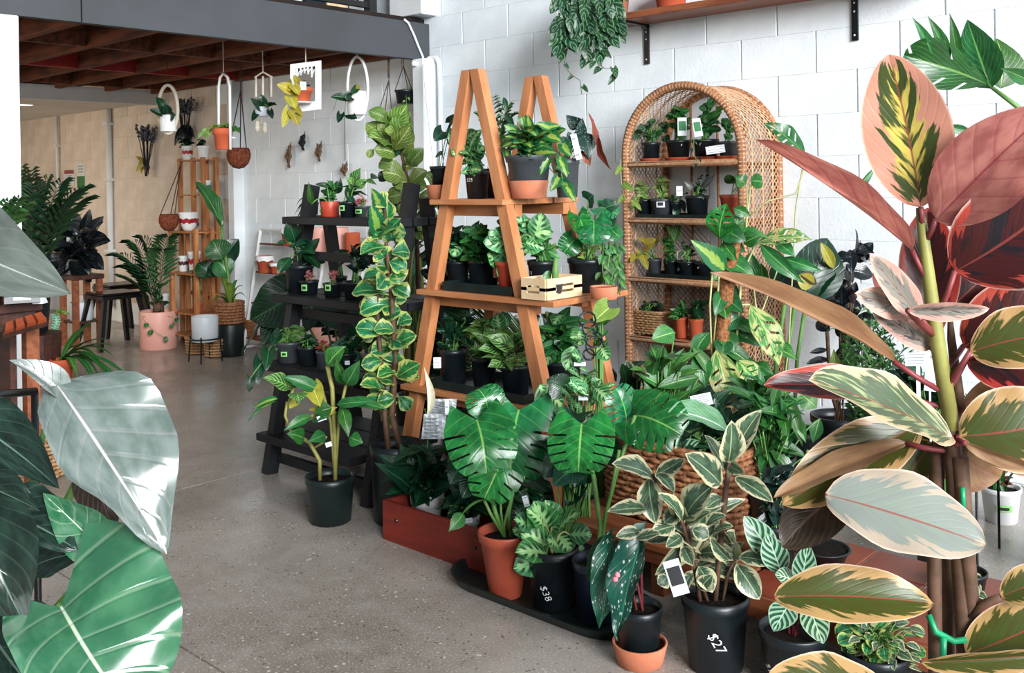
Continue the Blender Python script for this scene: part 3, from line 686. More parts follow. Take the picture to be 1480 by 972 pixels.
# woven back
m = MB(); r = cr-.03; top = lambda x: zs+math.sqrt(max(0, r*r-(x-cm)**2))
for sgn in (1, -1):
    for i in range(int((2*r+1.8)/.030)):
        c0 = -1.8+i*.030; seg = []
        for q in range(60):
            x = cm-r+2*r*q/59; z = (c0+(x-cm+r)) if sgn > 0 else (c0+(cm+r-x))
            if 0.02 < z < top(x): seg.append((x, yb-.012-(.003 if sgn > 0 else 0), z))
        if len(seg) > 1: m.tube([seg[0], seg[-1]], .0027, 3, False)
part('woven_back', m, 'rattan', wk, stuff=True)
m = MB()
for x in (cm-cr*.45, cm, cm+cr*.45): m.tube([(x, yb-.018, .02), (x, yb-.018, top(x))], .007, 6)
part('back_rib', m, 'rattan', wk, True)
WS = []
for z in (.21, .515, .815, 1.112, 1.395):
    m = MB(); w = cr-.03
    for i in range(26): y = yf+.03+i*.0142; m.tube([(cm-w, y, z-.012), (cm+w, y, z-.012)], .0068, 5)
    s = part('shelf', m, 'rattan', wk, True, stuff=True); m = MB(); m.tube([(cm-w, yf+.016, z-.008), (cm+w, yf+.016, z-.008)], .0165, 8); k = part('shelf_edge', m, 'rattan', wk, True)
    m = MB()
    for i in range(70): x = cm-w+2*w*(i+.5)/70; m.lathe([(.0176, -.0034), (.0176, .0034)], 6, (0, 0, 0), cap=False); nn = 12; m.v[-nn:] = [(x+q[2], yf+.016+q[0], z-.008+q[1]) for q in m.v[-nn:]]
    part('cane_wrap', m, 'rattan_light', k, True, stuff=True); WS.append(z)
# ------------------------------------------------------------------ low bench: planks on the left, terracotta tiles on the right
bz = .175
def bench(name, label, x0, x1, y0, y1, kind):
    t = thing(name, label, 'bench', ((x0+x1)/2, (y0+y1)/2, 0)); m = MB(); m.box((x0+.02, y0+.015, bz-.065), (x1-.02, y1-.015, bz-.024)); part('frame', m, 'brown_wood', t)
    for x in (x0+.06, (x0+x1)/2, x1-.1):
        for y in (y0+.04, y1-.08): m = MB(); m.box((x, y, 0), (x+.045, y+.045, bz-.065)); part('leg', m, 'brown_wood', t)
    if kind == 'plank':
        n = 4; w = (y1-y0)/n
        for i in range(n): m = MB(); m.box((x0, y0+i*w+.004, bz-.024), (x1, y0+(i+1)*w-.004, bz), ch=.003); part('plank', m, 'brown_wood', t)
    else:
        m = MB(); m.box((x0, y0, bz-.024), (x1, y1, bz-.006)); part('grout_bed', m, 'grout', t)
        m = MB(); m.box((x0, y0-.012, bz-.06), (x1, y0, bz-.001)); part('front_edge', m, 'brown_wood', t)
        nx = round((x1-x0)/.2); ny = round((y1-y0)/.2); dx, dy = (x1-x0)/nx, (y1-y0)/ny; m = MB(); m.box((.004, .004, 0), (dx-.004, dy-.004, .007), ch=.002); tm = m.mesh('tile', 'tile_red')
        for i in range(nx):
            for j in range(ny): link('tile', tm, t, (x0+i*dx-t.location.x, y0+j*dy-t.location.y, bz-.006))
    return t
xb0 = AT(808, 2.56, bz).x; xt0 = AT(1068, 2.43, bz).x
bench('plank_bench', 'low brown plank bench under the big woven basket', xb0, xt0-.01, 2.52, 3.1, 'plank')
bench('tiled_bench', 'low bench topped with terracotta tiles and pale grout at the right', xt0, xt0+1.4, 2.40, 2.92, 'tile')
# ------------------------------------------------------------------ red box on the floor
p0, p1 = PZ(550, 780), PZ(704, 832); x0, x1, y0 = p0.x, p1.x, 2.32
rb_ = thing('planter_box', 'long dark red timber planter box on the concrete floor', 'box', ((x0+x1)/2, y0+.15, 0)); bh = .145
for nm, lo, hi in (('front_board', (x0, y0, 0), (x1, y0+.018, bh)), ('rear_board', (x0, y0+.29, 0), (x1, y0+.308, bh)), ('end_board', (x0, y0+.0185, 0), (x0+.018, y0+.2895, bh)), ('end_board', (x1-.018, y0+.0185, 0), (x1, y0+.2895, bh)), ('floor_board', (x0+.0185, y0+.0185, .004), (x1-.0185, y0+.2895, .016))):
    m = MB(); m.box(lo, hi, ch=.0015); fb = part(nm, m, 'red_box', rb_)
    if nm == 'front_board': front = fb
for x in (x0+.075, x1-.05):
    m = MB(); m.lathe([(.001, .003), (.006, .003), (.008, 0)], 10, (0, 0, 0), cap=False); m.v = [(x+q[0], y0-q[2]-.0003, .085+q[1]) for q in m.v]; k = part('bolt', m, 'black_metal', rb_); k.parent = front
# ------------------------------------------------------------------ woven baskets
def weave_basket(name, label, c, w, dp, h, rows, amp, rad, matn, round_=False, nst=26, flare=1.1, group=None, handle=False):
    t = thing(name, label, 'basket', c, group); c = Vector(c); m = MB()
    def per(u, s):
        if round_: return Vector((math.cos(u)*w/2*s, math.sin(u)*dp/2*s, 0)), Vector((math.cos(u), math.sin(u), 0))
        e = 4.0; cu, su = math.cos(u), math.sin(u); k = (abs(cu)**e+abs(su)**e)**(-1/e); q = Vector((cu*k*w/2*s, su*k*dp/2*s, 0)); return q, q.normalized()
    N = nst*4
    for r in range(rows):
        z = h*(r+.5)/rows; s = 1/flare+(1-1/flare)*z/h; pts = []
        for i in range(N+1):
            u = 2*math.pi*i/N; q, n = per(u, s); pts.append(c+q+n*amp*math.sin(nst*u+math.pi*r)+Vector((0, 0, z)))
        m.tube(pts, rad, 5, False)
    part('weave', m, matn, t, True, stuff=True)
    m = MB()
    for i in range(nst):
        u = 2*math.pi*(i+.25)/nst; q, n = per(u, 1/flare); q2, _ = per(u, 1); m.tube([c+q, c+q2+Vector((0, 0, h))], rad*.55, 4)
    part('stake', m, matn, t, stuff=True)
    m = MB(); m.tube([c+per(2*math.pi*i/48, 1.0)[0]+Vector((0, 0, h)) for i in range(49)], rad*1.15, 6, False); part('rim', m, matn, t, True)
    m = MB(); m._a([c+per(2*math.pi*i/40, .96/flare)[0]+Vector((0, 0, .006)) for i in range(40)], [tuple(range(40))]); part('bottom', m, matn, t)
    return t
bk0 = AT(873, 2.72, .25).x; bk1 = AT(1068, 2.72, .25).x
weave_basket('woven_basket', 'large rectangular brown woven basket on the low plank bench', ((bk0+bk1)/2, 2.80, bz+.006), bk1-bk0, .26, .255, 13, .006, .0095, 'basket_brown', nst=30, flare=1.04)
p = AT(938, 4.16, .515); weave_basket('woven_basket', 'small pale seagrass basket on the fourth shelf of the wicker bookcase', (p.x, 4.2, .522), .215, .17, .115, 9, .003, .006, 'basket_pale', nst=22, flare=1.08)
p = PZ(36, 690); weave_basket('woven_basket', 'round wicker basket on the floor at the left edge below the desk', (p.x, p.y, .008), .42, .42, .20, 10, .005, .009, 'basket_pale', True, 28, 1.25)
for px, lb in ((285, 'pale round basket on the floor under the white pot stand, left of the pair'), (312, 'pale round basket on the floor under the white pot stand, right of the pair')):
    p = AT(px, 3.98 if px < 300 else 4.0, 0); weave_basket('floor_basket', lb, (p.x, p.y-.0, .006), .17, .17, .13, 6, .003, .009, 'basket_pale', True, 16, 1.12, 'pale baskets under the white pot')
# ------------------------------------------------------------------ crate ladder shelves by the far wall
def crate(label, x0, x1, ya, yb, z0, z1, rungs, mid=False):
    t = thing('crate_shelf', label, 'shelf', ((x0+x1)/2, (ya+yb)/2, z0), 'timber crate shelves by the far wall')
    xs = [x0, x1]+([(x0+x1)/2+.03] if mid else [])
    for x in xs:
        for y in (ya, yb): m = MB(); m.box((x-.016, y-.016, z0), (x+.016, y+.016, z1)); part('post', m, 'crate_wood', t)
    for z in rungs:
        m = MB(); m.box((x0-.02, ya-.02, z-.012), (x1+.02, yb+.02, z)); part('shelf_board', m, 'crate_wood', t)
    return t
ax0, ax1 = AT(258, 4.22, 1.2).x, AT(291, 4.22, 1.2).x; bx0, bx1 = AT(249, 4.02, .5).x, AT(284, 4.02, .5).x
crate('tall upper timber crate shelf holding white pots with coloured bands', ax0, ax1, 4.24, 4.36, 0, 1.56, (.42, .93, 1.25, 1.545), True)
crate('lower timber crate shelf in front of the taller crate shelf', bx0, bx1, 4.02, 4.16, 0, .98, (.12, .30, .62, .955))
# white metal ladders
def wladder(label, px0, px1, Yb, zt, zs_):
    x0 = AT(px0, Yb, 0).x; x1 = AT(px1, Yb, .3).x
    t = thing('ladder_shelf', label, 'shelf', ((x0+x1)/2, Yb+.1, 0), 'white metal ladder shelves by the far wall')
    for x in (x0, x1): m = MB(); m.tube([(x, Yb, 0), (x, 4.38, zt)], .013, 6); part('post', m, 'white_metal', t)
    for x in (x0, x1): m = MB(); m.tube([(x, Yb, .05), (x, 4.38, .05)], .01, 6); part('foot_bar', m, 'white_metal', t)
    m = MB(); m.tube([(x0, 4.38, zt), (x1, 4.38, zt)], .013, 6); part('top_bar', m, 'white_metal', t)
    for z in zs_:
        y = Yb+(4.38-Yb)*z/zt; m = MB(); m.box((x0+.015, y, z-.014), (x1-.015, 4.385, z)); part('shelf_board', m, 'brown_wood', t)
wladder('white metal ladder shelf with wood boards and small terracotta pots', 351, 420, 4.2, .97, (.13, .40, .64, .86))
wladder('white metal ladder shelf holding pink planters behind the black ladder', 440, 497, 4.15, .93, (.13, .44, .78))
# ------------------------------------------------------------------ two black metal stools
def stool(label, px, py):
    c = PZ(px, py, .455); c.z = 0; t = thing('metal_stool', label, 'stool', c, 'black metal stools by the far wall'); m = MB(); s = .165
    m.box((c.x-s, c.y-s, .435), (c.x+s, c.y+s, .455), ch=.006); part('seat', m, 'black_metal', t)
    m = MB(); m.box((c.x-s-.004, c.y-s-.004, .405), (c.x+s+.004, c.y+s+.004, .434)); part('apron', m, 'black_metal', t)
    for a in (-1, 1):
        for q in (-1, 1): m = MB(); m.bar((c.x+a*(s-.02), c.y+q*(s-.02), .405), (c.x+a*(s+.055), c.y+q*(s+.055), 0), .045, .03, (1, 0, 0)); part('leg', m, 'black_metal', t)
    for q in (-1, 1):
        m = MB(); m.bar((c.x-s-.03, c.y+q*(s+.012), .19), (c.x+s+.03, c.y+q*(s+.012), .19), .008, .02); part('brace', m, 'black_metal', t)
stool('black metal stool nearer the camera beside the pink pot', 164, 421); stool('black metal stool behind the other stool against the wall', 172, 409)
# ------------------------------------------------------------------ dark timber stand and desk at the left
dk = thing('timber_stand', 'red brown timber stool stand under the dark rubber plant', 'stand', PZ(110, 500))
c = dk.location.copy(); c = Vector((c.x, c.y+.05, 0))
m = MB(); m.box((c.x-.15, c.y-.13, .56), (c.x+.15, c.y+.13, .60), ch=.004); part('top', m, 'dark_wood', dk)
for a in (-1, 1):
    for q in (-1, 1): m = MB(); m.box((c.x+a*.12-.022, c.y+q*.1-.022, 0), (c.x+a*.12+.022, c.y+q*.1+.022, .56)); part('leg', m, 'brown_wood', dk)
m = MB(); m.box((c.x-.13, c.y-.11, .2), (c.x+.13, c.y+.11, .215)); part('lower_shelf', m, 'dark_wood', dk)
STAND = c
p = Vector((c.x, c.y, .215)); solid('galvanised_tub', pot_mesh(MB(), p, .095, .15, 'cyl'), 'grey_glaze', 'round grey tub on the lower shelf of the red brown timber stand', 'tub', p+Vector((0, 0, .001)), smooth=True)
D0 = P(-40, 440, 3.6); dx1 = P(62, 440, 3.9).x; dzt = P(30, 437, 3.75).z
ds = thing('display_desk', 'dark timber desk with orange trays at the left edge of the shop', 'desk', (D0.x+.1, 1.55, 0))
xa, xc, ya, yc = P(60, 440, 3.9).x-.75, P(60, 440, 3.9).x, P(0, 440, 3.7).y-.25, P(62, 440, 3.9).y
m = MB(); m.box((xa, ya, dzt-.05), (xc, yc, dzt-.01), ch=.004); part('desk_top', m, 'dark_wood', ds)
m = MB(); m.box((xa, ya, dzt-.12), (xc-.02, yc-.02, dzt-.051)); part('apron', m, 'dark_wood', ds)
for x in (xa+.05, xc-.06):
    for y in (ya+.05, yc-.06): m = MB(); m.box((x, y, 0), (x+.05, y+.05, dzt-.12)); part('leg', m, 'brown_wood', ds)
m = MB(); m.box((xa, ya+.05, .30), (xc-.03, yc-.04, .325)); part('lower_shelf', m, 'dark_wood', ds)
m = MB(); m.box((xa+.02, yc-.10, .326), (xc-.07, yc-.075, dzt-.121)); part('back_panel', m, 'dark_wood', ds)
m = MB(); m.box((xc-.28, ya+.02, dzt-.0095), (xc-.06, yc-.08, dzt+.035)); part('tray', m, 'orange_wood', ds)
# sloping rack of orange wood blocks on the desk front
rk = thing('block_rack', 'sloping rack of glossy orange wood blocks hung on the desk', 'rack', (xc+.02, 1.6, dzt-.2))
A = P(4, 485, 3.62); Bq = P(70, 466, 3.75); A2 = P(6, 468, 3.66); B2 = P(58, 452, 3.79)
nrm = (Bq-A).cross(A2-A).normalized(); nrm = nrm if nrm.dot(tocam(A)) > 0 else -nrm
m = MB(); m._a([A-nrm*.02, Bq-nrm*.02, B2-nrm*.02, A2-nrm*.02, A, Bq, B2, A2], [(3, 2, 1, 0), (4, 5, 6, 7), (0, 1, 5, 4), (1, 2, 6, 5), (2, 3, 7, 6), (3, 0, 4, 7)]); part('back_board', m, 'dark_wood', rk)
for i in range(4):
    f0, f1 = (i+.08)/4, (i+.92)/4; q = [A.lerp(Bq, f0).lerp(A2.lerp(B2, f0), .1), A.lerp(Bq, f1).lerp(A2.lerp(B2, f1), .1), A.lerp(Bq, f1).lerp(A2.lerp(B2, f1), .9), A.lerp(Bq, f0).lerp(A2.lerp(B2, f0), .9)]
    m = MB(); m._a([v+nrm*.001 for v in q]+[v.lerp((q[0]+q[2])/2, .12)+nrm*.018 for v in q], [(4, 5, 6, 7), (0, 1, 5, 4), (1, 2, 6, 5), (2, 3, 7, 6), (3, 0, 4, 7)]); part('wood_block', m, 'orange_wood', rk)
c = P(32, 421, 3.74); n = (tocam(c)+Vector((0, 0, .1))).normalized(); x = Vector((0, 0, 1)).cross(n).normalized(); y = n.cross(x)
bt = thing('chalkboard_sign', 'small black letter board with white writing on the desk', 'sign', c-y*.045)
m = MB(); vs = [c+x*a+y*q+n*e for e in (-.006, .006) for a, q in ((-.062, -.045), (.062, -.045), (.062, .045), (-.062, .045))]; m._a(vs, [(3, 2, 1, 0), (4, 5, 6, 7)]+[(i, (i+1) % 4, 4+(i+1) % 4, 4+i) for i in range(4)]); part('board', m, 'black_plastic', bt)
m = MB()
for i, w in enumerate((.10, .085, .10, .06)): m._a([c+x*a+y*q+n*.0068 for a, q in ((-w/2, .03-i*.021), (w/2, .03-i*.021), (w/2, .041-i*.021), (-w/2, .041-i*.021))], [(0, 1, 2, 3)])
part('writing', m, 'chalk', bt)
p = P(52, 432, 3.78); p.z = dzt+.036; m = MB(); m.lathe([(.022, 0), (.03, .02), (.024, .05), (.012, .07), (.012, .085)], 14, p); solid('glass_jar', m, 'band_red', 'small dark red jar beside the black letter board on the desk', 'jar', p, smooth=True)
p = P(6, 440, 3.7); p.z = dzt+.036; m = MB(); m.lathe([(.03, 0), (.045, .03), (.03, .075), (.02, .085)], 14, p); solid('white_vase', m, 'white_glaze', 'small white vase at the left end of the desk', 'vase', p, smooth=True)
p = P(58, 440, 3.8); m = MB(); m.lathe([(.03, 0), (.001, .075)], 4, (p.x, p.y, dzt-.0095)); solid('table_sign', m, 'paper', 'little white folded card standing at the corner of the desk', 'card', (p.x, p.y, dzt-.0095))
# black rail in front of the philodendron
pr = thing('metal_plant_stand', 'black metal plant stand bar behind the big grey leaf at the left edge', 'stand', P(-10, 570, 2.0))
m = MB(); m.tube([P(-60, 575, 1.95), P(52, 565, 2.1)], .0085, 8); part('rail', m, 'black_metal', pr, True)
q = P(50, 566, 2.1); m = MB(); m.tube([q, (q.x, q.y, 0)], .008, 8); part('leg', m, 'black_metal', pr, True)
q = P(-50, 574, 1.96); m = MB(); m.tube([q, (q.x, q.y, 0)], .008, 8); part('leg', m, 'black_metal', pr, True)
# posters on the far wall
for px, py, w, h, lb, mm in ((100, 256, 15, 22, 'small white notice with a red heading pinned on the far wall', 'print_red'), (117, 254, 12, 37, 'tall narrow notice with a green lower half pinned on the far wall', 'print_green')):
    c = PY(px, py, 4.437); d = depth(c); w2, h2 = w*d/F*.9/.42*.5, h*d/F/2; t = thing('notice', lb, 'poster', c)
    m = MB(); m.box((c.x-w2, 4.4365, c.z-h2), (c.x+w2, 4.4405, c.z+h2)); part('sheet', m, 'paper', t)
    m = MB(); m.box((c.x-w2*.98, 4.4345, (c.z-h2*.98) if 'green' in lb else (c.z+h2*.45)), (c.x+w2*.98, 4.4362, (c.z-h2*.02) if 'green' in lb else (c.z+h2*.95))); part('print_block', m, mm, t)
    m = MB()
    for i in range(3): zz = c.z+h2*(.75-.22*i) if 'green' in lb else c.z+h2*(.2-.3*i); m.box((c.x-w2*.7, 4.4345, zz-h2*.04), (c.x+w2*.6, 4.4362, zz+h2*.04))
    part('text_line', m, 'print_grey', t)
# ------------------------------------------------------------------ leaf kinds
leafmat('lf_monstera', '#238243', '#125a2c', dim=.82, rough=.24, nv=6, slant=.35, mid='#7fb65c', var=.25, mw=.04, vb=.2, bp=.12)
leafmat('lf_green', '#2f7d38', '#1d5c2b', rough=.32, mid='#7dae5a', var=.35)
leafmat('lf_mid', '#3f8438', '#2a6a30', rough=.4, mid='#9dbf68', var=.35)
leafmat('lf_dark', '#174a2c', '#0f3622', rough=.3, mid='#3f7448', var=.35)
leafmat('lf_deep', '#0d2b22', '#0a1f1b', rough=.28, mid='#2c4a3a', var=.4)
leafmat('lf_lime', '#86a83f', '#6a9436', rough=.45, mid='#c3d57f', var=.25)
leafmat('lf_fiddle', '#7f9c45', '#56812f', rough=.42, nv=7, slant=.5, mid='#c0cd83', vb=.8, var=.3)
leafmat('lf_yellow', '#c9bb3e', '#a9a63a', rough=.45, mid='#e4d97c', var=.2)
leafmat('lf_black', '#10191d', '#0a1014', rough=.24, mid='#34404a', back='#3a2a2c', var=.4, tr=.05)
leafmat('lf_brasil', '#2a7a44', '#a3c65a', 'brasil', rough=.35)
leafmat('lf_pothos', '#4c9a43', '#d5d98a', 'blotch', rough=.38, mid='#a8cf7c')
leafmat('lf_marg', '#2a7d48', '#a9b866', 'marg', rough=.3, mid='#8fae60', dim=.8, back='#8fa860', var=.25)
leafmat('lf_tineke', '#57775c', '#dcd8ae', 'marg', rough=.36, mid='#a4b489', back='#96a276', var=.25)
leafmat('lf_maranta', '#4a9a58', '#245c34', 'rabbit', rough=.42, nv=5, slant=.3, var=.25)
leafmat('lf_calathea', '#a9cfa8', '#1f5b3b', 'stripe', rough=.4, nv=6, slant=.35, back='#7d5a58', var=.15)
leafmat('lf_stripe', '#7fae55', '#255a30', 'stripe', rough=.4, nv=7, slant=.35, back='#6f4a4a', var=.3)
leafmat('lf_begonia', '#155240', '#dfe9e2', 'dots', rough=.34, mid='#3f8a63', back='#7d2630', var=.15, hue=.01)
leafmat('lf_beg_dark', '#1b3a33', '#c9d6cf', 'dots', rough=.36, mid='#4a5a52', back='#8a2a34', var=.2)
leafmat('lf_beg_red', '#8b4a2b', '#a5342f', rough=.45, mid='#c07a4a', back='#a5202f', var=.2)
leafmat('lf_snake', '#3c6a4c', '#c9b65a', 'snake', rough=.42, var=.2)
leafmat('lf_hoya', '#245232', '#86b487', 'hoya', dim=.6, rough=.35, nv=3, slant=.5)
leafmat('lf_pale', '#86b892', '#5e9c6c', rough=.28, nv=10, mid='#d2e6cf', var=.1)
leafmat('lf_grey', '#6b736d', '#565f59', mw=.03, vb=.08, bp=.12, dim=.82, rough=.34, nv=5, mid='#a3aba2', var=.06, hue=.005, tr=.1)
leafmat('lf_sky_sheen', '#77827e', '#55645d', mw=.035, bp=.15, dim=.82, rough=.2, nv=7, slant=.25, mid='#b9aeb0', back='#3a2f26', var=.05, hue=.005, tr=.06, spec=1.0, vb=.10)  # sky reflection put into the base colour as silver grey
leafmat('lf_philo', '#437a56', '#2a6344', mw=.03, bp=.25, dim=.82, rough=.2, nv=6, slant=.25, mid='#c0cfb4', var=.06, hue=.008, tr=.12, spec=1.0, vb=.16)
leafmat('lf_philo_dark', '#22392f', '#121f1a', mw=.04, bp=.15, vb=.12, dim=.82, rough=.22, nv=6, mid='#5b7565', back='#41352a', var=.2, hue=.01, tr=.06, spec=.6)
leafmat('lf_brown', '#4e3a2c', '#3a2b22', rough=.4, mid='#6a5040', tr=.1)
leafmat('lf_ruby_pink', '#424e24', '#d9957f', 'ruby', rough=.32, nv=9, mid='#c5b055', back='#b06a60', var=.06, hue=.006, tr=.25, dim=.82, mw=.035, bp=.10, vb=.1)
leafmat('lf_ruby_red', '#4a1b1c', '#bf4a3c', 'ruby', thr=.66, rough=.36, nv=9, mid='#1f1a20', back='#a94a40', var=.08, hue=.006, tr=.3, dim=.82, mw=.035, bp=.10, vb=.1)
leafmat('lf_ruby_rose', '#94524c', '#b8766a', rough=.38, nv=6, slant=.3, mid='#7a2230', back='#b06058', var=.06, hue=.006, tr=.25, vb=.3, dim=.82, mw=.035, bp=.10)
leafmat('lf_ruby_cream', '#55654e', '#cfb893', 'ruby', thr=.72, rough=.28, nv=10, mid='#8e9a6e', back='#a9705a', var=.08, hue=.006, tr=.2, dim=.82, mw=.035, bp=.10, vb=.1)
leafmat('lf_ruby_olive', '#474b1c', '#b8945f', 'ruby', thr=.64, rough=.34, nv=9, mid='#3c4a1d', back='#9a5f45', var=.1, hue=.006, tr=.22, dim=.82, mw=.035, bp=.10, vb=.1)
leafmat('lf_ruby_tan', '#a07c58', '#8b6549', rough=.42, nv=10, mid='#8a5a48', back='#a5764f', var=.08, tr=.22, hue=.006, vb=.2, dim=.82, mw=.035, bp=.10)
leafmat('lf_ruby_grey', '#8a938c', '#b5a795', 'ruby', thr=.68, rough=.3, nv=10, mid='#7f8a80', back='#c4a890', var=.05, tr=.15, hue=.006, dim=.82, mw=.035, bp=.10, vb=.1)
leafmat('lf_ruby_band', '#8f8a80', '#d9a99c', 'ruby', rough=.36, nv=8, mid='#4d4a4c', back='#b9827a', var=.08, tr=.2, hue=.006, dim=.82, mw=.035, bp=.10, vb=.1)
leafmat('lf_fitt', '#b9525c', '#e3a6a6', 'hoya', rough=.5, var=.2)
leafmat('lf_palm', '#2c5a33', '#1d4527', rough=.45, mid='#4d7a44', var=.3)
leafmat('lf_palm_light', '#4d7d3f', '#3a6a35', rough=.45, var=.3)

HEART = lambda m, **k: lset('heart', m, 3, **dict(dict(nv=8, nu=3, lobe=.28, fold=.16, arch=.08, wave=.3), **k))
OV = lambda m, **k: lset('ovate', m, 3, **dict(dict(nv=8, nu=2, fold=.2, arch=.12, wave=.2), **k))
EL = lambda m, **k: lset('ellip', m, 3, **dict(dict(nv=8, nu=2, fold=.22, arch=.12, wave=.2), **k))
LA = lambda m, **k: lset('lance', m, 3, **dict(dict(nv=8, nu=2, fold=.2, arch=.14, wave=.2), **k))
OB = lambda m, **k: lset('obov', m, 3, **dict(dict(nv=8, nu=3, fold=.36, arch=.18, wave=.6), **k))
RU = lambda m, **k: lset('rub', m, 3, **dict(dict(nv=10, nu=3, fold=.18, arch=.08), **k))
MON = lambda m, **k: lset('monst', m, 3, **dict(dict(nv=32, nu=7, lobe=.42, fold=.10, arch=.16, slits=5, slant=.30, sd=.12), **k))
ADA = lambda m, **k: lset('ovate', m, 3, **dict(dict(nv=24, nu=5, fold=.15, arch=.14, holes=4, slant=.25, wave=.2), **k))
S = dict(heart_g=HEART('lf_green'), heart_d=HEART('lf_dark'), heart_m=HEART('lf_mid'), heart_l=HEART('lf_lime'), heart_y=HEART('lf_yellow'), heart_b=HEART('lf_brasil', lobe=.2), pothos=HEART('lf_pothos', lobe=.2),
  mon=MON('lf_monstera'), ada=ADA('lf_monstera'), ada_g=ADA('lf_green'), ada_m=ADA('lf_pothos'), ov_g=OV('lf_green'), ov_d=OV('lf_dark'), ov_m=OV('lf_mid'), ov_deep=OV('lf_deep'), la_g=LA('lf_green'), la_d=LA('lf_dark'), la_m=LA('lf_mid'), la_deep=LA('lf_deep'),
  el_b=EL('lf_black'), el_d=EL('lf_dark'), marg=OB('lf_marg'), tin=EL('lf_tineke', fold=.25), fid=OB('lf_fiddle'), mar=EL('lf_maranta', fold=.14, wave=.4), cal=EL('lf_calathea', fold=.12), stp=LA('lf_stripe'), beg=OV('lf_begonia', asym=.28, nu=3, nv=10, wave=.5), beg_d=OV('lf_beg_dark', asym=.2), beg_r=LA('lf_beg_red'),
  hoya=HEART('lf_hoya', lobe=.18), pale=EL('lf_pale', nv=10), fitt=OV('lf_fitt'), el_l=EL('lf_lime'), el_m=EL('lf_mid'), lim=OV('lf_lime'), round_g=lset('round', 'lf_green', 3, nv=8, nu=2, arch=.1, fold=.05), grey_ov=OV('lf_grey'), pep=EL('lf_hoya', fold=.05, arch=.2), strel=EL('lf_green', nv=12, nu=3, arch=.1), strel_d=EL('lf_dark', nv=12, nu=3, arch=.1))

# ================================================================= A-frame, top shelf
z = 1.246
r, t, d, pr_, h, pt = potted('potted_vine', 'black pot with heart leaves in a terracotta bowl, left end of A-frame top shelf', AT(640, 2.80, z), 35, 42, 'black_plastic', r=.052, h=.085)
r.location.z += .05
for ch in r.children: pass
o = part('saucer_bowl', pot_mesh(MB(), AT(640, 2.80, z), .068, .058, 'cyl', rb=.06), 'terracotta', r, True)
t = t+Vector((0, 0, .05))
px_leaves(r, S['heart_d'], [(640, 190, 627, 204, 26), (655, 190, 650, 212, 24), (650, 178, 662, 165, 16), (640, 222, 629, 228, 9)], d, t, sr=.0018)
px_leaves(r, S['heart_m'], [(632, 285, 628, 300, 12), (640, 290, 636, 312, 12)], d, t, sr=.0015)
sticker(pt, r, 632, 255, 5, 9, d, pr_*.9)
r, t, d, pr_, h, pt = potted('potted_maranta', 'black pot chalked $25 with pale spotted leaves on the A-frame top shelf', AT(690, 2.82, z), 36, 40, 'black_plastic')
marking(pt, r, '$25', 687, 260, .032, d, pr_*.93)
px_leaves(r, S['mar'], [(688, 235, 680, 222, 26), (665, 215, 652, 185, 22), (672, 205, 690, 190, 22), (680, 228, 702, 212, 26), (668, 235, 682, 232, 18), (678, 246, 697, 246, 18), (668, 225, 660, 205, 24), (660, 215, 655, 225, 16)], d, t, sr=.0018)
bush(r, S['mar'], t, (646, 180, 712, 255), 22, .08, .62)
r, t, d, pr_, h, pt = potted('parlour_palm', 'feathery parlour palm behind the A-frame top shelf pots', AT(715, 2.98, z), 32, 42)
for (tx, ty) in ((712, 140), (735, 152), (700, 175), (748, 190), (690, 165), (730, 175), (660, 190), (745, 165), (720, 200)):
    frond(r, t, P(tx, ty, d+U(-.05, .1)), .10, 9, .07, 'lf_palm_light', .010, r=.0018)
px_leaves(r, S['la_d'], [(730, 165, 745, 190, 10), (728, 140, 732, 163, 8)], d, t, sr=.0015)
r, t, d, pr_, h, pt = potted('potted_vine', 'lime striped trailing vine in a wide grey pot with terracotta base on the A-frame', AT(765, 2.80, z), 66, 62, 'grey_plastic', 'wide')
m = MB(); c = r.location; m.lathe([(pr_*.70, 0), (pr_*.745, .003), (pr_*.87, h*.42), (pr_*.85, h*.42)], 26, c, cap=False); part('terracotta_base', m, 'terracotta', r, True)
px_leaves(r, S['heart_b'], [(763, 205, 781, 240, 30), (775, 195, 801, 224, 30), (763, 196, 741, 199, 22), (768, 200, 763, 165, 22), (785, 192, 812, 205, 28), (800, 205, 788, 185, 22), (815, 208, 826, 226, 22), (805, 240, 824, 252, 20), (808, 264, 830, 272, 18), (732, 215, 737, 240, 14), (755, 170, 757, 190, 18), (745, 190, 728, 180, 18), (795, 185, 775, 178, 18), (725, 205, 738, 200, 18), (755, 215, 748, 222, 16), (800, 195, 818, 186, 20), (812, 225, 806, 240, 18)], d, t, sr=.002)
bush(r, S['heart_b'], t, (718, 172, 830, 240), 32, .095, .68)
vine(r, S['heart_b'], [t+rt*.06, P(808, 226, d-.12), P(812, 255, d-.14), P(816, 275, d-.13)], 4, .07, .6)
r, t, d, pr_, h, pt = potted('spotted_begonia', 'spotted begonia with red-backed leaves in a grey pot, right end of the A-frame top shelf', AT(820, 2.98, z), 36, 56, 'grey_plastic')
px_leaves(r, S['beg_d'], [(840, 190, 852, 230, 34), (836, 186, 818, 166, 24), (832, 200, 818, 205, 22), (822, 200, 812, 215, 18), (838, 200, 842, 170, 18)], d, t, sr=.002, stem='stem_red')
px_leaves(r, S['beg_r'], [(853, 222, 850, 162, 24, 0, 0, 60), (866, 195, 884, 246, 16, 0, -.05, 50), (842, 215, 853, 240, 16), (820, 200, 814, 212, 14)], d, t, sr=.002, stem='stem_red')
tagcard('plant_tag', '', 833, 212, 9, 40, d-.06, 12, r, lines=2)
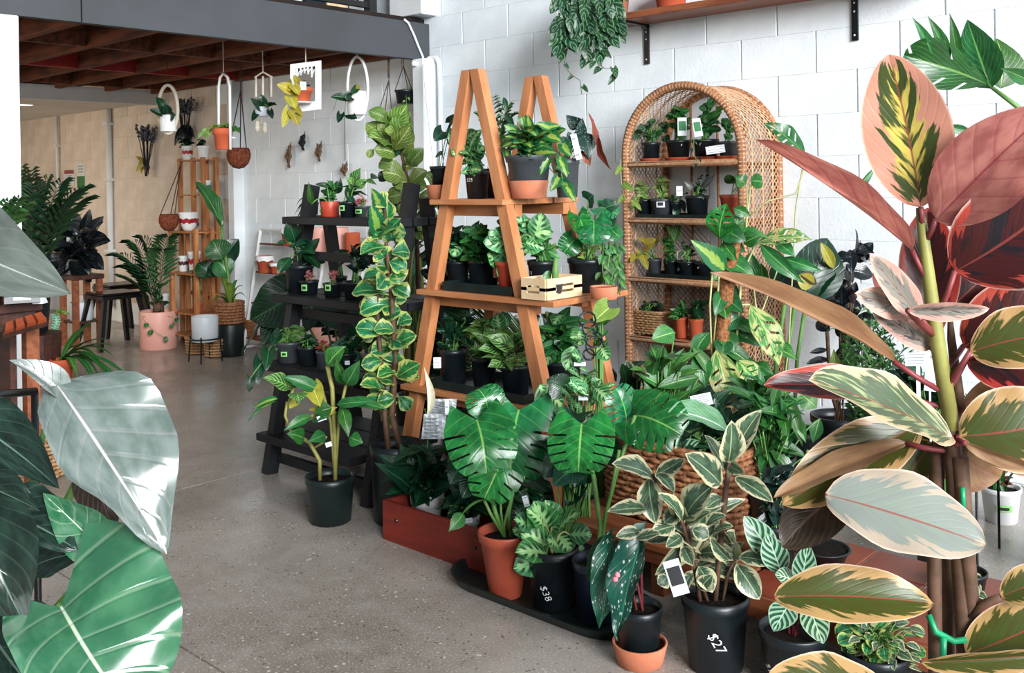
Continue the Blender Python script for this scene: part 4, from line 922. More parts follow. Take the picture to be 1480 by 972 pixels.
# ================================================================= A-frame, middle shelf
z = .877
tx0, tx1 = AT(645, 2.74, z).x, AT(743, 2.74, z).x
m = MB(); m.box((tx0, 2.73, z), (tx1, 2.95, z+.006)); m.box((tx0, 2.724, z), (tx1, 2.73, z+.035)); m.box((tx0, 2.95, z), (tx1, 2.956, z+.035)); m.box((tx0-.006, 2.724, z), (tx0, 2.956, z+.035)); m.box((tx1, 2.724, z), (tx1+.006, 2.956, z+.035))
solid('tray', m, 'green_black_plastic', 'black plastic tray under the pots on the A-frame middle shelf', 'tray', ((tx0+tx1)/2, 2.84, z))
z += .007
r, t, d, pr_, h, pt = potted('potted_maranta', 'dark leafy plant in a black pot at the left of the A-frame middle tray', AT(662, 2.84, z), 34, 36)
bush(r, S['ov_d'], t, (615, 312, 690, 400), 34, .105, .66); px_leaves(r, S['mar'], [(680, 345, 684, 328, 34), (668, 350, 655, 372, 26), (680, 375, 690, 392, 24)], d, t)
r, t, d, pr_, h, pt = potted('potted_maranta', 'bright green bushy plant in the middle of the A-frame black tray', AT(696, 2.85, z), 40, 40)
bush(r, S['heart_g'], t, (655, 312, 728, 400), 36, .095, .7)
r, t, d, pr_, h, pt = potted('potted_maranta', 'spotted prayer plant in a terracotta coloured pot on the A-frame middle shelf', AT(738, 2.80, z), 44, 44, 'red_plastic')
px_leaves(r, S['mar'], [(748, 338, 800, 335, 36), (775, 345, 783, 306, 34), (742, 372, 766, 362, 28), (742, 352, 698, 350, 34), (722, 380, 703, 366, 28), (740, 378, 752, 358, 30), (730, 350, 705, 335, 30), (758, 352, 785, 358, 28), (765, 335, 740, 312, 26), (728, 358, 722, 385, 24)], d, t, sr=.0025)
bush(r, S['mar'], t, (698, 305, 795, 378), 22, .11, .64)
marking(pt, r, '25', 723, 408, .025, d, pr_*.9, -20)
z = .877
r, t, d, pr_, h, pt = potted('potted_plant', 'yellow green leaved plant in a black pot chalked $25 on the A-frame middle shelf', AT(784, 2.90, z), 42, 46)
marking(pt, r, '$25', 772, 393, .03, d, pr_*.93, -8)
px_leaves(r, S['heart_l'], [(775, 372, 792, 360, 18), (792, 372, 803, 350, 16), (800, 380, 795, 405, 14)], d, t); bush(r, S['ov_m'], t, (755, 340, 822, 385), 18, .07, .6)
r, t, d, pr_, h, pt = potted('potted_cactus', 'tiny pot with upright green stem standing in the pale wood crate', AT(803, 2.76, z+.02), 22, 14, 'grey_plastic')
m = MB(); m.tube([t, t+Vector((0, 0, .05)), t+Vector((.004, 0, .10))], [.012, .013, .006], 8); part('stem', m, 'stem_green', r, True)
px_leaves(r, S['round_g'], [(796, 402, 785, 396, 16), (798, 410, 786, 408, 14)], d)
# slatted pale crate
cxl, cxr = AT(753, 2.69, z).x, AT(850, 2.93, z).x
ct = thing('wooden_crate', 'small pale wooden crate with slotted sides on the A-frame middle shelf', 'crate', ((cxl+cxr)/2, 2.78, z))
hx, y0, y1, hh = cxr, 2.685, 2.90, .078
for nm, a, bq in (('front_panel', Vector((cxl, y0, z)), Vector((hx, y0, z))), ('side_panel', Vector((hx, y0, z)), Vector((hx, y1, z))), ('side_panel', Vector((cxl, y1, z)), Vector((cxl, y0, z))), ('rear_panel', Vector((hx, y1, z)), Vector((cxl, y1, z)))):
    dv = bq-a; L = dv.length; ax = dv/L; nn = ax.cross(Vector((0, 0, 1)))
    def slab(s0, s1, z0, z1):
        vs = [a+ax*s+Vector((0, 0, zz))-nn*e for e in (.0, .006) for s, zz in ((s0, z0), (s1, z0), (s1, z1), (s0, z1))]; m._a(vs, [(0, 1, 2, 3), (7, 6, 5, 4)]+[((i+1) % 4, i, 4+i, 4+(i+1) % 4) for i in range(4)])
    m = MB(); q = .26*L
    slab(.0065, L-.0065, .0005, .024); slab(.0065, L-.0065, .033, .045); slab(.0065, L-.0065, .054, hh); slab(.0065, q, .024, .054); slab(L-q, L-.0065, .024, .054); part(nm, m, 'pale_wood', ct)
m = MB(); m.box((cxl+.007, y0+.007, z+.001), (hx-.007, y1-.007, z+.006)); part('floor_panel', m, 'pale_wood', ct)
r, t, d, pr_, h, pt = potted('potted_monstera', 'glossy split-leaf monstera in a black pot at the right of the A-frame middle shelf', AT(850, 3.02, z), 58, 48, 'black_plastic')
px_leaves(r, S['mon'], [(858, 318, 858, 352, 52), (830, 345, 815, 365, 36), (865, 300, 892, 310, 40), (835, 310, 845, 335, 34), (880, 330, 896, 345, 30)], d, t, sr=.004)
px_leaves(r, S['heart_d'], [(850, 290, 858, 282, 34), (875, 300, 895, 296, 26), (880, 310, 884, 330, 18)], d, t)
bush(r, S['lim'], t, (822, 345, 880, 382), 26, .042, .45, rd=.12)
acc = []
for px in (872, 882, 890, 898, 880, 893): vine(r, S['ov_m'], [t+rt*.05, P(px, 350, d-.05), P(px+U(-4, 4), 385, d-.1), P(px+U(-6, 6), 415+U(-15, 20), d-.1)], 9, .04, .55, acc=acc)
stems(r, acc, 'stem_green')
p = AT(852, 2.80, z); r, t, d, pr_, h, pt = potted('terracotta_bowl', 'shallow terracotta bowl at the right end of the A-frame middle shelf', (p.x+.02, 2.86, z), 40, 18, 'terracotta', 'cyl', cat='bowl')
# ================================================================= A-frame, lower shelf
z = .472
tx0, tx1 = AT(628, 2.74, z).x, AT(760, 2.74, z).x
m = MB(); m.box((tx0, 2.73, z), (tx1, 3.0, z+.006)); m.box((tx0, 2.724, z), (tx1, 2.73, z+.035)); m.box((tx0-.006, 2.724, z), (tx0, 3.0, z+.035)); m.box((tx1, 2.724, z), (tx1+.006, 3.0, z+.035)); m.box((tx0, 3.0, z), (tx1, 3.006, z+.035))
solid('tray', m, 'green_black_plastic', 'black plastic tray under the pots on the A-frame lowest shelf', 'tray', ((tx0+tx1)/2, 2.86, z)); z += .007
r, t, d, pr_, h, pt = potted('potted_plant', 'dark green strappy plant in a black pot, left on the A-frame lowest shelf', AT(655, 2.84, z), 44, 48)
for i in range(16): a = U(0, 6.28); strap(r, t+rv(.01), t+Vector((math.cos(a)*U(.06, .13), math.sin(a)*U(.05, .12), U(.05, .16))), U(.06, .12), .022, 'lf_dark')
bush(r, S['ov_d'], t, (622, 435, 695, 510), 24, .10, .4)
r, t, d, pr_, h, pt = potted('striped_calathea', 'stripe-leaved calathea in a black pot in the middle of the A-frame lowest shelf', AT(700, 2.86, z), 38, 42)
bush(r, S['stp'], t, (662, 445, 748, 530), 34, .11, .42); px_leaves(r, S['mar'], [(722, 475, 718, 452, 22), (735, 470, 725, 450, 20)], d, t)
r, t, d, pr_, h, pt = potted('striped_calathea', 'stripe-leaved calathea with red stems in a black pot by the front leg of the A-frame', AT(746, 2.82, z), 44, 44)
bush(r, S['stp'], t, (690, 465, 790, 545), 36, .11, .40, stem='stem_red')
px_leaves(r, S['stp'], [(735, 520, 705, 530, 26), (730, 505, 690, 505, 24), (745, 505, 700, 485, 26)], d, t, stem='stem_red')
r, t, d, pr_, h, pt = potted('potted_arum', 'tall leafy arum with thick pale stalks behind the right leg of the A-frame', AT(812, 3.03, z), 60, 40)
px_leaves(r, S['mar'], [(800, 500, 790, 530, 30), (780, 480, 775, 500, 26), (815, 455, 800, 470, 26)], d, t); m = MB()
for bx, tx, ty in ((806, 818, 470), (815, 832, 475), (800, 790, 450)): m.tube([t, P(bx, 510, d), P(tx, ty, d)], [.01, .009, .006], 6)
part('stalk', m, 'stem_pale', r, True); bush(r, S['heart_g'], t, (765, 440, 860, 530), 32, .11, .6)
tagcard('shelf_tag', 'small white tag at the left post on the A-frame lowest shelf', 632, 524, 11, 16, 3.72, 0)
# paper sheets under the A-frame
c = P(632, 606, 3.62); t = thing('paper_sheet', 'crumpled white printed sheets hanging under the A-frame beside the big monstera', 'paper', c); m = MB()
def sheet(x0, y0, x1, y1, d0, name):
    m = MB(); n = 6; vs = [P(x0+(x1-x0)*i/n+(y1-y0)*.10*(1-j/n), y0+(y1-y0)*j/n, d0+.012*math.sin(i*1.7+j)) for j in range(n+1) for i in range(n+1)]
    m._a(vs, [(j*7+i, j*7+7+i, j*7+8+i, j*7+i+1) for j in range(n) for i in range(n)]); o = part(name, m, 'paper', t)
    m = MB()
    for q in range(6):
        yy = y0+(y1-y0)*(.15+.14*q); xx = x0+(x1-x0)*.12; m._a([P(xx, yy, d0-.016), P(xx, yy+1.6, d0-.016), P(xx+(x1-x0)*U(.5, .8), yy+1.8, d0-.016), P(xx+(x1-x0)*.7, yy, d0-.016)], [(0, 1, 2, 3)])
    k = part('print_line', m, 'print_grey', t); k.parent = o
sheet(618, 576, 658, 600, 3.66, 'sheet'); sheet(609, 598, 642, 634, 3.62, 'sheet'); tagcard('hang_card', '', 646, 588, 6, 22, 3.60, 0, t, lines=1)
# ================================================================= wicker bookcase
def wpot(name, label, px, zi, wpx, hpx, matn='black_plastic', kind='nursery', Y=4.16, saucer=None, dz=.001):
    r, t, d, pr_, h, pt = potted(name, label, AT(px, Y, WS[zi]+dz+(.012 if saucer else 0)), wpx, hpx, matn, kind)
    if saucer:
        c = r.location.copy(); c.z -= .0115; part('saucer', pot_mesh(MB(), c, pr_*1.18, .022, 'saucer'), saucer, r, True)
    return r, t, d, pr_, h, pt
r, t, d, q, h, pt = wpot('potted_peperomia', 'watermelon-leaved plant in a small black pot, leftmost on the wicker top shelf', 941, 4, 28, 26, saucer='orange_terracotta')
px_leaves(r, S['pep'], [(955, 190, 968, 182, 22), (935, 190, 922, 186, 18), (942, 188, 948, 206, 16), (958, 198, 968, 205, 14), (925, 196, 915, 200, 12), (942, 182, 940, 172, 14)], d, t); bush(r, S['round_g'], t, (916, 168, 968, 204), 18, .05, .85, sr=.0015)
marking(pt, r, '18', 936, 212, .018, d, q*.93)
r, t, d, q, h, pt = wpot('potted_peperomia', 'round-leaved plant with white tag, second from left on the wicker top shelf', 981, 4, 36, 28, saucer='orange_terracotta')
bush(r, S['round_g'], t, (960, 142, 1004, 200), 22, .058, .85, sr=.0015); tagcard('plant_tag', '', 986, 183, 13, 28, d-.07, 0, r, ('paper', 'print_green'), lines=-1)
marking(pt, r, '8', 989, 210, .022, d, q*.93)
r, t, d, q, h, pt = wpot('potted_peperomia', 'bushy plant with a white tag, third from left on the wicker top shelf', 1020, 4, 38, 28, saucer='orange_terracotta')
bush(r, S['round_g'], t, (1002, 140, 1052, 200), 26, .056, .8, sr=.0015); tagcard('plant_tag', '', 1008, 184, 12, 28, d-.07, 8, r, ('paper', 'print_green'), lines=-1)
acc = []; vine(r, S['la_deep'], [t-fw*.06, P(1002, 200, d-.12), P(1004, 225, d-.13), P(1010, 240, d-.13)], 5, .04, .35, acc=acc); stems(r, acc)
r, t, d, q, h, pt = wpot('potted_peperomia', 'small grey pot with round leaves, rightmost on the wicker top shelf', 1053, 4, 30, 24, 'grey_plastic', saucer='orange_terracotta')
bush(r, S['round_g'], t, (1038, 168, 1066, 200), 14, .045, .85, sr=.0015)
tagcard('paper_card', 'white printed card leaning at the front edge of the wicker top shelf', 1034, 216, 27, 12, depth(AT(1034, 4.07, 1.4)), 8)
def wtray(label, px0, px1, zi):
    x0, x1 = AT(px0, 4.1, WS[zi]).x, AT(px1, 4.1, WS[zi]).x; z = WS[zi]+.0005; m = MB(); m.box((x0, 4.10, z), (x1, 4.28, z+.005)); m.box((x0, 4.094, z), (x1, 4.10, z+.024)); m.box((x0, 4.28, z), (x1, 4.286, z+.024)); m.box((x0-.006, 4.094, z), (x0, 4.286, z+.024)); m.box((x1, 4.094, z), (x1+.006, 4.286, z+.024))
    solid('tray', m, 'green_black_plastic', label, 'tray', ((x0+x1)/2, 4.19, z))
wtray('black tray on the second shelf of the wicker bookcase', 921, 1038, 3); wtray('black tray on the third shelf of the wicker bookcase', 936, 1040, 2)
r, t, d, q, h, pt = wpot('potted_pothos', 'lime pothos trailing left from the second wicker shelf', 931, 3, 26, 26, dz=.007)
bush(r, S['pothos'], t, (908, 254, 945, 298), 12, .06, .7); acc = []
vine(r, S['heart_l'], [t, P(915, 290, d-.1), P(903, 288, d-.12), P(898, 262, d-.12), P(896, 230, d-.12)], 5, .06, .5, acc=acc); stems(r, acc, 'stem_pale', .0025)
r, t, d, q, h, pt = wpot('potted_pothos', 'yellow green pothos in a grey pot with a white label on the second wicker shelf', 957, 3, 34, 27, 'grey_plastic', dz=.007)
bush(r, S['pothos'], t, (938, 248, 975, 288), 14, .058, .7); sticker(pt, r, 958, 294, 12, 10, d, q*.95, 'paper')
r, t, d, q, h, pt = wpot('potted_plant', 'small dark trailing plant with a white tag on the second wicker shelf', 977, 3, 16, 22, dz=.007)
px_leaves(r, S['ov_d'], [(975, 285, 968, 290, 12), (983, 288, 990, 308, 10), (985, 285, 995, 280, 12), (978, 300, 975, 315, 12)], d, t); tagcard('plant_tag', '', 982, 276, 9, 15, d-.06, 0, r, lines=1)
r, t, d, q, h, pt = wpot('potted_plant', 'silvery dark-leaved plant in a black pot on the second wicker shelf', 1008, 3, 34, 32, dz=.007)
px_leaves(r, [leaf_mesh('lance', 'lf_grey', nv=8, nu=2)], [(1015, 278, 1025, 235, 9), (1012, 275, 1000, 255, 10), (1015, 272, 1035, 250, 8), (1005, 275, 988, 262, 10)], d, t); bush(r, S['la_deep'], t, (990, 248, 1035, 282), 10, .08, .25)
r, t, d, q, h, pt = wpot('potted_plant', 'round-leaved plant in a red brown pot at the right of the second wicker shelf', 1057, 3, 32, 36, 'brick_red_plastic')
px_leaves(r, S['round_g'], [(1075, 268, 1060, 260, 28), (1085, 262, 1102, 264, 24), (1060, 265, 1052, 252, 18)], d, t, stem='stem_pale')
r, t, d, q, h, pt = wpot('potted_plant', 'yellow speckled plant at the left of the third wicker shelf', 946, 2, 22, 24, 'grey_plastic', dz=.007)
px_leaves(r, S['heart_y'], [(935, 355, 948, 345, 22), (928, 365, 936, 390, 16), (920, 370, 912, 380, 14), (932, 352, 922, 345, 14), (948, 352, 955, 342, 14)], d, t)
r, t, d, q, h, pt = wpot('potted_plant', 'green arrowhead plant in a black pot on the third wicker shelf', 970, 2, 22, 24, dz=.007)
bush(r, S['heart_g'], t, (950, 325, 985, 372), 16, .055, .6); px_leaves(r, S['stp'], [(975, 350, 983, 318, 14), (968, 345, 962, 325, 14)], d, t)
r, t, d, q, h, pt = wpot('potted_plant', 'grey striped plant in a black pot marked in chalk on the third wicker shelf', 993, 2, 28, 24, dz=.007)
px_leaves(r, [leaf_mesh('lance', 'lf_tineke', nv=8, nu=2)], [(988, 362, 980, 375, 12), (990, 355, 998, 372, 10), (985, 355, 990, 350, 10)], d, t); bush(r, S['la_d'], t, (980, 345, 1015, 372), 12, .05, .35); marking(pt, r, '5', 983, 388, .02, d, q*.93); marking(pt, r, 'C', 997, 380, .02, d, q*.93)
r, t, d, q, h, pt = wpot('potted_plant', 'dark upright plant in a black pot at the right of the third wicker tray', 1019, 2, 30, 24, dz=.007)
bush(r, S['la_d'], t, (1000, 345, 1035, 375), 14, .06, .35); marking(pt, r, '$7', 1012, 386, .018, d, q*.93)
r, t, d, q, h, pt = potted('potted_plant', 'dark small-leaved plants inside the seagrass basket on the wicker bookcase', AT(938, 4.2, WS[1]+.02), 40, 28); bush(r, S['la_d'], t, (915, 430, 965, 456), 24, .05, .4, rd=.08)
r, t, d, q, h, pt = wpot('potted_plant', 'small terracotta pot, left of the pair on the fourth wicker shelf', 985, 1, 20, 30, 'orange_terracotta', 'nursery', 4.13, None, .01); bush(r, S['heart_g'], t, (975, 428, 1000, 462), 8, .07, .5)
r, t, d, q, h, pt = wpot('potted_plant', 'small terracotta pot, right of the pair on the fourth wicker shelf', 1006, 1, 22, 30, 'orange_terracotta', 'nursery', 4.13, None, .01); bush(r, S['heart_d'], t, (990, 420, 1030, 462), 10, .08, .6)
p = AT(997, 4.13, WS[1]); solid('saucer_tray', pot_mesh(MB(), Vector((p.x, p.y, WS[1]+.0005)), .095, .0085, 'saucer'), 'terracotta', 'shallow terracotta saucer under the two small pots in the wicker bookcase', 'saucer', p+Vector((0, 0, .0005)), smooth=True)
# ================================================================= black ladder shelf
def bpot(name, label, px, zi, wpx, hpx, matn='black_plastic', kind='nursery', Y=None):
    z, ya, yb = BS[zi]; return potted(name, label, AT(px, Y or ya+.09, z+.001), wpx, hpx, matn, kind)
r, t, d, q, h, pt = bpot('potted_plant', 'green plant in an orange red pot with sticker on the black ladder top shelf', 477, 3, 27, 22, 'red_plastic', 'cyl')
bush(r, S['la_g'], t, (455, 252, 502, 296), 16, .075, .42); px_leaves(r, S['ov_d'], [(485, 280, 492, 256, 16), (478, 270, 455, 266, 9), (480, 288, 465, 275, 12)], d, t); sticker(pt, r, 466, 304, 6, 8, d, q)
px_leaves(r, S['la_m'], [(450, 295, 446, 262, 10)], d, t)
r, t, d, q, h, pt = bpot('striped_calathea', 'striped calathea in a black pot with green sticker on the black ladder top shelf', 504, 3, 28, 22)
px_leaves(r, S['stp'], [(515, 270, 522, 242, 24), (515, 272, 532, 258, 14), (512, 272, 500, 256, 20), (525, 262, 545, 268, 10)], d, t); bush(r, S['la_d'], t, (490, 262, 540, 292), 10, .07, .4); sticker(pt, r, 503, 300, 9, 8, d, q)
r, t, d, q, h, pt = bpot('potted_fittonia', 'pink-leaved fittonia in a small dark pot on the black ladder top shelf', 525, 3, 24, 16, 'grey_plastic')
bush(r, S['fitt'], t, (510, 280, 536, 300), 24, .028, .6, sr=.001, rd=.05); sticker(pt, r, 526, 305, 11, 6, d, q)
r, t, d, q, h, pt = bpot('potted_plant', 'thin dark-leaved plant trailing beside the left post of the black ladder', 452, 3, 18, 18, Y=2.85)
for b, e in (((440, 296), (426, 318)), ((436, 292), (428, 290)), ((445, 300), (430, 300)), ((440, 290), (425, 305))): strap(r, t, P(e[0], e[1]+8, d-.05), .07, .022, 'lf_deep')
r, t, d, q, h, pt = bpot('potted_rubber_plant', 'broad-leaved plant in a big black pot on the second black ladder shelf', 433, 2, 42, 40, Y=2.70)
px_leaves(r, S['el_d'], [(428, 352, 418, 316, 26), (437, 362, 462, 388, 22), (435, 375, 462, 344, 18), (420, 372, 402, 396, 20), (440, 370, 470, 380, 20), (415, 350, 400, 352, 8)], d, t, sr=.004); bush(r, S['ov_d'], t, (410, 340, 470, 392), 10, .10, .5)
for px, lb in ((447, 'small pink fittonia with green sticker, left of the pair on second black ladder shelf'), (481, 'small pink fittonia with green sticker, right of the pair on second black ladder shelf')):
    r, t, d, q, h, pt = bpot('potted_fittonia', lb, px, 2, 28, 20); bush(r, S['fitt'], t, (px-13, 388, px+13, 408), 22, .03, .6, sr=.001, rd=.05); sticker(pt, r, px, 414, 9, 9, d, q)
r, t, d, q, h, pt = bpot('potted_plant', 'dark bushy plant in a black pot at the right of the second black ladder shelf', 513, 2, 34, 26)
bush(r, S['ov_deep'], t, (495, 345, 545, 400), 14, .07, .6)
r, t, d, q, h, pt = bpot('potted_plant', 'thin staked plant at the back of the second black ladder shelf', 492, 2, 20, 20, Y=2.86); px_leaves(r, S['ov_d'], [(492, 372, 482, 365, 16), (492, 368, 505, 362, 14), (490, 380, 500, 378, 16)], d, t)
r, t, d, q, h, pt = bpot('trailing_philodendron', 'dark heart-leaved trailing plant in a grey pot on the third black ladder shelf', 418, 1, 40, 30, 'grey_plastic'); sticker(pt, r, 418, 508, 9, 7, d, q)
px_leaves(r, S['heart_d'], [(388, 506, 384, 536, 22), (376, 520, 372, 558, 20), (362, 546, 360, 566, 15), (400, 485, 392, 500, 18), (405, 478, 398, 490, 16)], d-.12, t, sag=.05); bush(r, S['stp'], t, (398, 470, 452, 502), 24, .07, .5)
r, t, d, q, h, pt = bpot('potted_plant', 'small leafy plant in a black pot in the middle of the third black ladder shelf', 446, 1, 30, 28); bush(r, S['la_d'], t, (428, 478, 465, 502), 14, .06, .5)
r, t, d, q, h, pt = bpot('potted_fittonia', 'rust coloured small-leaved plant in a dark pot on the third black ladder shelf', 470, 1, 26, 26, 'grey_plastic'); bush(r, lset('ovate', 'lf_beg_red', 3, nv=6, nu=2), t, (454, 490, 480, 508), 18, .03, .7, sr=.001, rd=.05)
r, t, d, q, h, pt = bpot('potted_plant', 'green arrow-leaved plant at the right of the third black ladder shelf', 500, 1, 34, 30); bush(r, S['heart_d'], t, (470, 470, 540, 545), 16, .10, .6); tagcard('plant_tag', '', 502, 524, 7, 6, d-.1, 0, r, lines=1)
# dark broad leaves behind the ladder
p = PZ(430, 640); r, t, d, q, h, pt = potted('alocasia', 'big dark arrow-shaped leaves of a plant behind the black ladder shelf', (-4.25, 3.25, 0), 50, 60)
px_leaves(r, HEART('lf_dark', lobe=.3), [(420, 430, 362, 462, 84), (405, 440, 350, 512, 18, 0, 0, 60), (480, 440, 520, 478, 64), (400, 465, 380, 500, 40), (430, 470, 395, 480, 30), (460, 430, 442, 480, 40)], d, t, sr=.006)
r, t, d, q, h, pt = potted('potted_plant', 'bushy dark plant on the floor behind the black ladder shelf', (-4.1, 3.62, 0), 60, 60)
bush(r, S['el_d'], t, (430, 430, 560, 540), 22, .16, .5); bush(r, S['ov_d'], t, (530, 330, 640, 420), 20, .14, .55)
# ================================================================= floor plants, left cluster
p = PZ(478, 752); r, t, d, q, h, pt = potted('potted_philodendron', 'multi-stemmed plant in a dark green black pot standing alone on the concrete floor', p, 70, 66, 'green_black_plastic', 'nursery', rb=.08)
m = MB(); mid = P(482, 590, d)
for pts, rr in (([t+rt*.02, P(484, 640, d), P(480, 560, d), P(473, 528, d)], .009), ([t-rt*.04, P(462, 665, d), P(448, 640, d), P(436, 632, d)], .008), ([t+rt*.02, P(490, 600, d), P(500, 556, d)], .006), ([t+rt*.02, P(478, 610, d), P(466, 565, d)], .006), ([P(452, 648, d), P(466, 640, d), P(472, 630, d)], .005), ([P(440, 636, d), P(420, 622, d), P(412, 600, d), P(415, 580, d)], .006), ([P(414, 588, d), P(425, 560, d)], .005)): m.tube(pts, rr, 6)
part('stem', m, 'stem_olive', r, True)
px_leaves(r, S['la_g'], [(466, 565, 404, 543, 20), (473, 528, 500, 500, 30, 0, .0), (500, 556, 520, 520, 26), (500, 556, 486, 515, 18), (494, 586, 504, 632, 20), (480, 590, 455, 598, 26), (486, 584, 545, 580, 16), (497, 580, 560, 592, 18), (440, 634, 414, 626, 24), (470, 628, 445, 638, 20), (450, 600, 410, 622, 16), (452, 605, 476, 602, 20), (505, 632, 525, 640, 22)], d-.03, None)
px_leaves(r, S['heart_y'], [(452, 560, 463, 588, 30), (480, 595, 448, 602, 14), (428, 582, 418, 590, 14), (455, 596, 485, 592, 16)], d, None)
px_leaves(r, S['stp'], [(418, 560, 380, 545, 28), (428, 568, 432, 582, 30), (425, 560, 420, 545, 20)], d-.03, None)
px_leaves(r, OV('lf_brasil'), [(400, 580, 358, 610, 16, 0, -.05, 50), (402, 576, 365, 592, 16, 0, 0, 20)], d-.05, None)
tagcard('plant_tag', '', 475, 642, 9, 7, d-.08, 15, r, lines=1); tagcard('plant_tag', '', 465, 604, 13, 8, d-.08, 15, r, lines=1)
p = PZ(548, 760); r, t, d, q, h, pt = potted('variegated_fig', 'tall column of cream and green leaves in a big black pot by the red box', (p.x-.0, p.y+.09, 0), 74, 112, 'black_plastic', rb=.088)
pa = [t+rt*.02, P(566, 600, d), P(572, 520, d), P(566, 430, d), P(558, 350, d), P(556, 296, d)]; pb = [t-rt*.03, P(556, 600, d), P(552, 540, d), P(545, 450, d), P(548, 380, d)]
rows = [(558, 300, 540, 282, 30), (552, 318, 534, 300, 28), (560, 322, 560, 290, 26), (560, 330, 535, 345, 26), (562, 335, 580, 315, 26), (552, 345, 535, 338, 34), (565, 348, 560, 325, 32), (560, 360, 520, 368, 34), (566, 366, 592, 366, 36), (555, 372, 545, 358, 34), (566, 388, 540, 385, 32), (568, 395, 578, 410, 38), (560, 402, 525, 402, 30), (570, 410, 585, 400, 38), (562, 425, 508, 424, 30), (572, 430, 556, 450, 40), (562, 440, 520, 452, 34), (568, 450, 548, 440, 34), (560, 460, 580, 448, 34), (574, 470, 596, 462, 30), (560, 480, 514, 474, 32), (572, 480, 540, 478, 28), (574, 496, 602, 484, 28), (566, 490, 590, 502, 32), (572, 505, 570, 524, 36), (560, 505, 535, 510, 28), (574, 530, 540, 500, 34), (572, 540, 545, 545, 26), (574, 545, 608, 525, 32), (576, 548, 606, 545, 34), (570, 556, 548, 550, 28), (572, 568, 534, 563, 26), (572, 575, 545, 580, 26), (576, 572, 592, 592, 24), (574, 580, 560, 595, 18), (554, 570, 520, 556, 26), (556, 585, 522, 582, 26), (556, 560, 525, 545, 26), (545, 450, 520, 436, 26), (548, 470, 526, 492, 26), (556, 400, 545, 418, 30), (552, 520, 522, 528, 26), (566, 415, 592, 428, 28), (556, 330, 545, 320, 26), (562, 378, 588, 388, 28)]
px_leaves(r, S['marg'], rows, d, None, tipd=(-.10, .03)); stems(r, [(pa, [.014, .013, .012, .01, .008, .005]), (pb, [.012, .011, .01, .008, .005])], 'stem_brown')
px_leaves(r, S['marg'], [(U(548, 572), y, U(530, 590), y-U(-10, 18), U(26, 34), .08, U(.06, .14)) for y in range(310, 600, 9)], d, None)
px_leaves(r, S['heart_b'], [(548, 300, 536, 272, 26), (545, 330, 536, 296, 30), (550, 345, 572, 330, 30)], d-.05, None)
# fiddle leaf fig behind it
r, t, d, q, h, pt = potted('fiddle_leaf_fig', 'tall fiddle leaf fig with olive green leaves in front of the white column', (-3.38, 3.32, 0), 70, 70)
rows = [(566, 178, 532, 160, 22), (568, 185, 590, 150, 30), (566, 192, 572, 160, 24), (572, 200, 592, 165, 34), (572, 218, 530, 198, 48), (575, 222, 528, 178, 34), (568, 215, 594, 180, 34), (575, 225, 540, 216, 30), (580, 228, 596, 200, 30), (582, 238, 600, 230, 24), (574, 240, 548, 235, 26), (580, 250, 606, 230, 26), (584, 260, 552, 250, 38), (590, 268, 617, 246, 22), (592, 265, 565, 262, 30), (596, 275, 618, 272, 28), (590, 280, 560, 285, 26), (596, 285, 610, 300, 30), (600, 295, 622, 305, 26), (600, 310, 632, 316, 34), (598, 318, 620, 335, 30), (595, 325, 580, 345, 26), (610, 250, 632, 262, 26, .05, .1), (606, 300, 640, 296, 30, .05, .1), (604, 322, 640, 338, 34, .05, .1), (592, 240, 612, 214, 24), (606, 280, 628, 290, 30), (570, 195, 548, 170, 30), (600, 300, 575, 310, 26), (594, 290, 586, 262, 26), (575, 205, 555, 190, 24), (598, 330, 615, 350, 26), (540, 215, 532, 228, 12)]
px_leaves(r, S['fid'], rows, d, None, tipd=(-.1, .05)); stems(r, [([t, P(604, 420, d), P(602, 330, d), P(592, 270, d), P(578, 215, d), P(566, 170, d)], [.014, .012, .011, .009, .007, .004])], 'stem_brown')
px_leaves(r, S['el_d'], [(582, 205, 575, 225, 14), (572, 240, 580, 255, 16), (545, 255, 536, 258, 14), (562, 250, 548, 262, 18), (585, 300, 565, 300, 22)], d+.04, None)
# snake plant
r, t, d, q, h, pt = potted('snake_plant', 'tall yellow-edged snake plant standing left of the A-frame stand', AT(600, 3.38, 0), 60, 60)
for bx, tx, ty, w in ((588, 592, 330, 10), (596, 590, 320, 12), (603, 602, 335, 26), (592, 600, 420, 12), (606, 612, 430, 22), (598, 616, 455, 14), (600, 594, 350, 12), (610, 625, 440, 24)):
    strap(r, P(bx, 640, d), P(tx, ty, d-.02), .0, w*d/F, 'lf_snake', -fw, fold=.25, wide=.6, taper=1)
# philodendron dark behind, right of column
r, t, d, q, h, pt = potted('potted_plant', 'bushy green plant behind the left leg of the A-frame stand', (-2.72, 3.5, 0), 60, 60)
bush(r, S['heart_d'], t, (598, 315, 665, 440), 34, .13, .7); bush(r, S['ov_d'], t, (590, 430, 650, 560), 26, .13, .5)
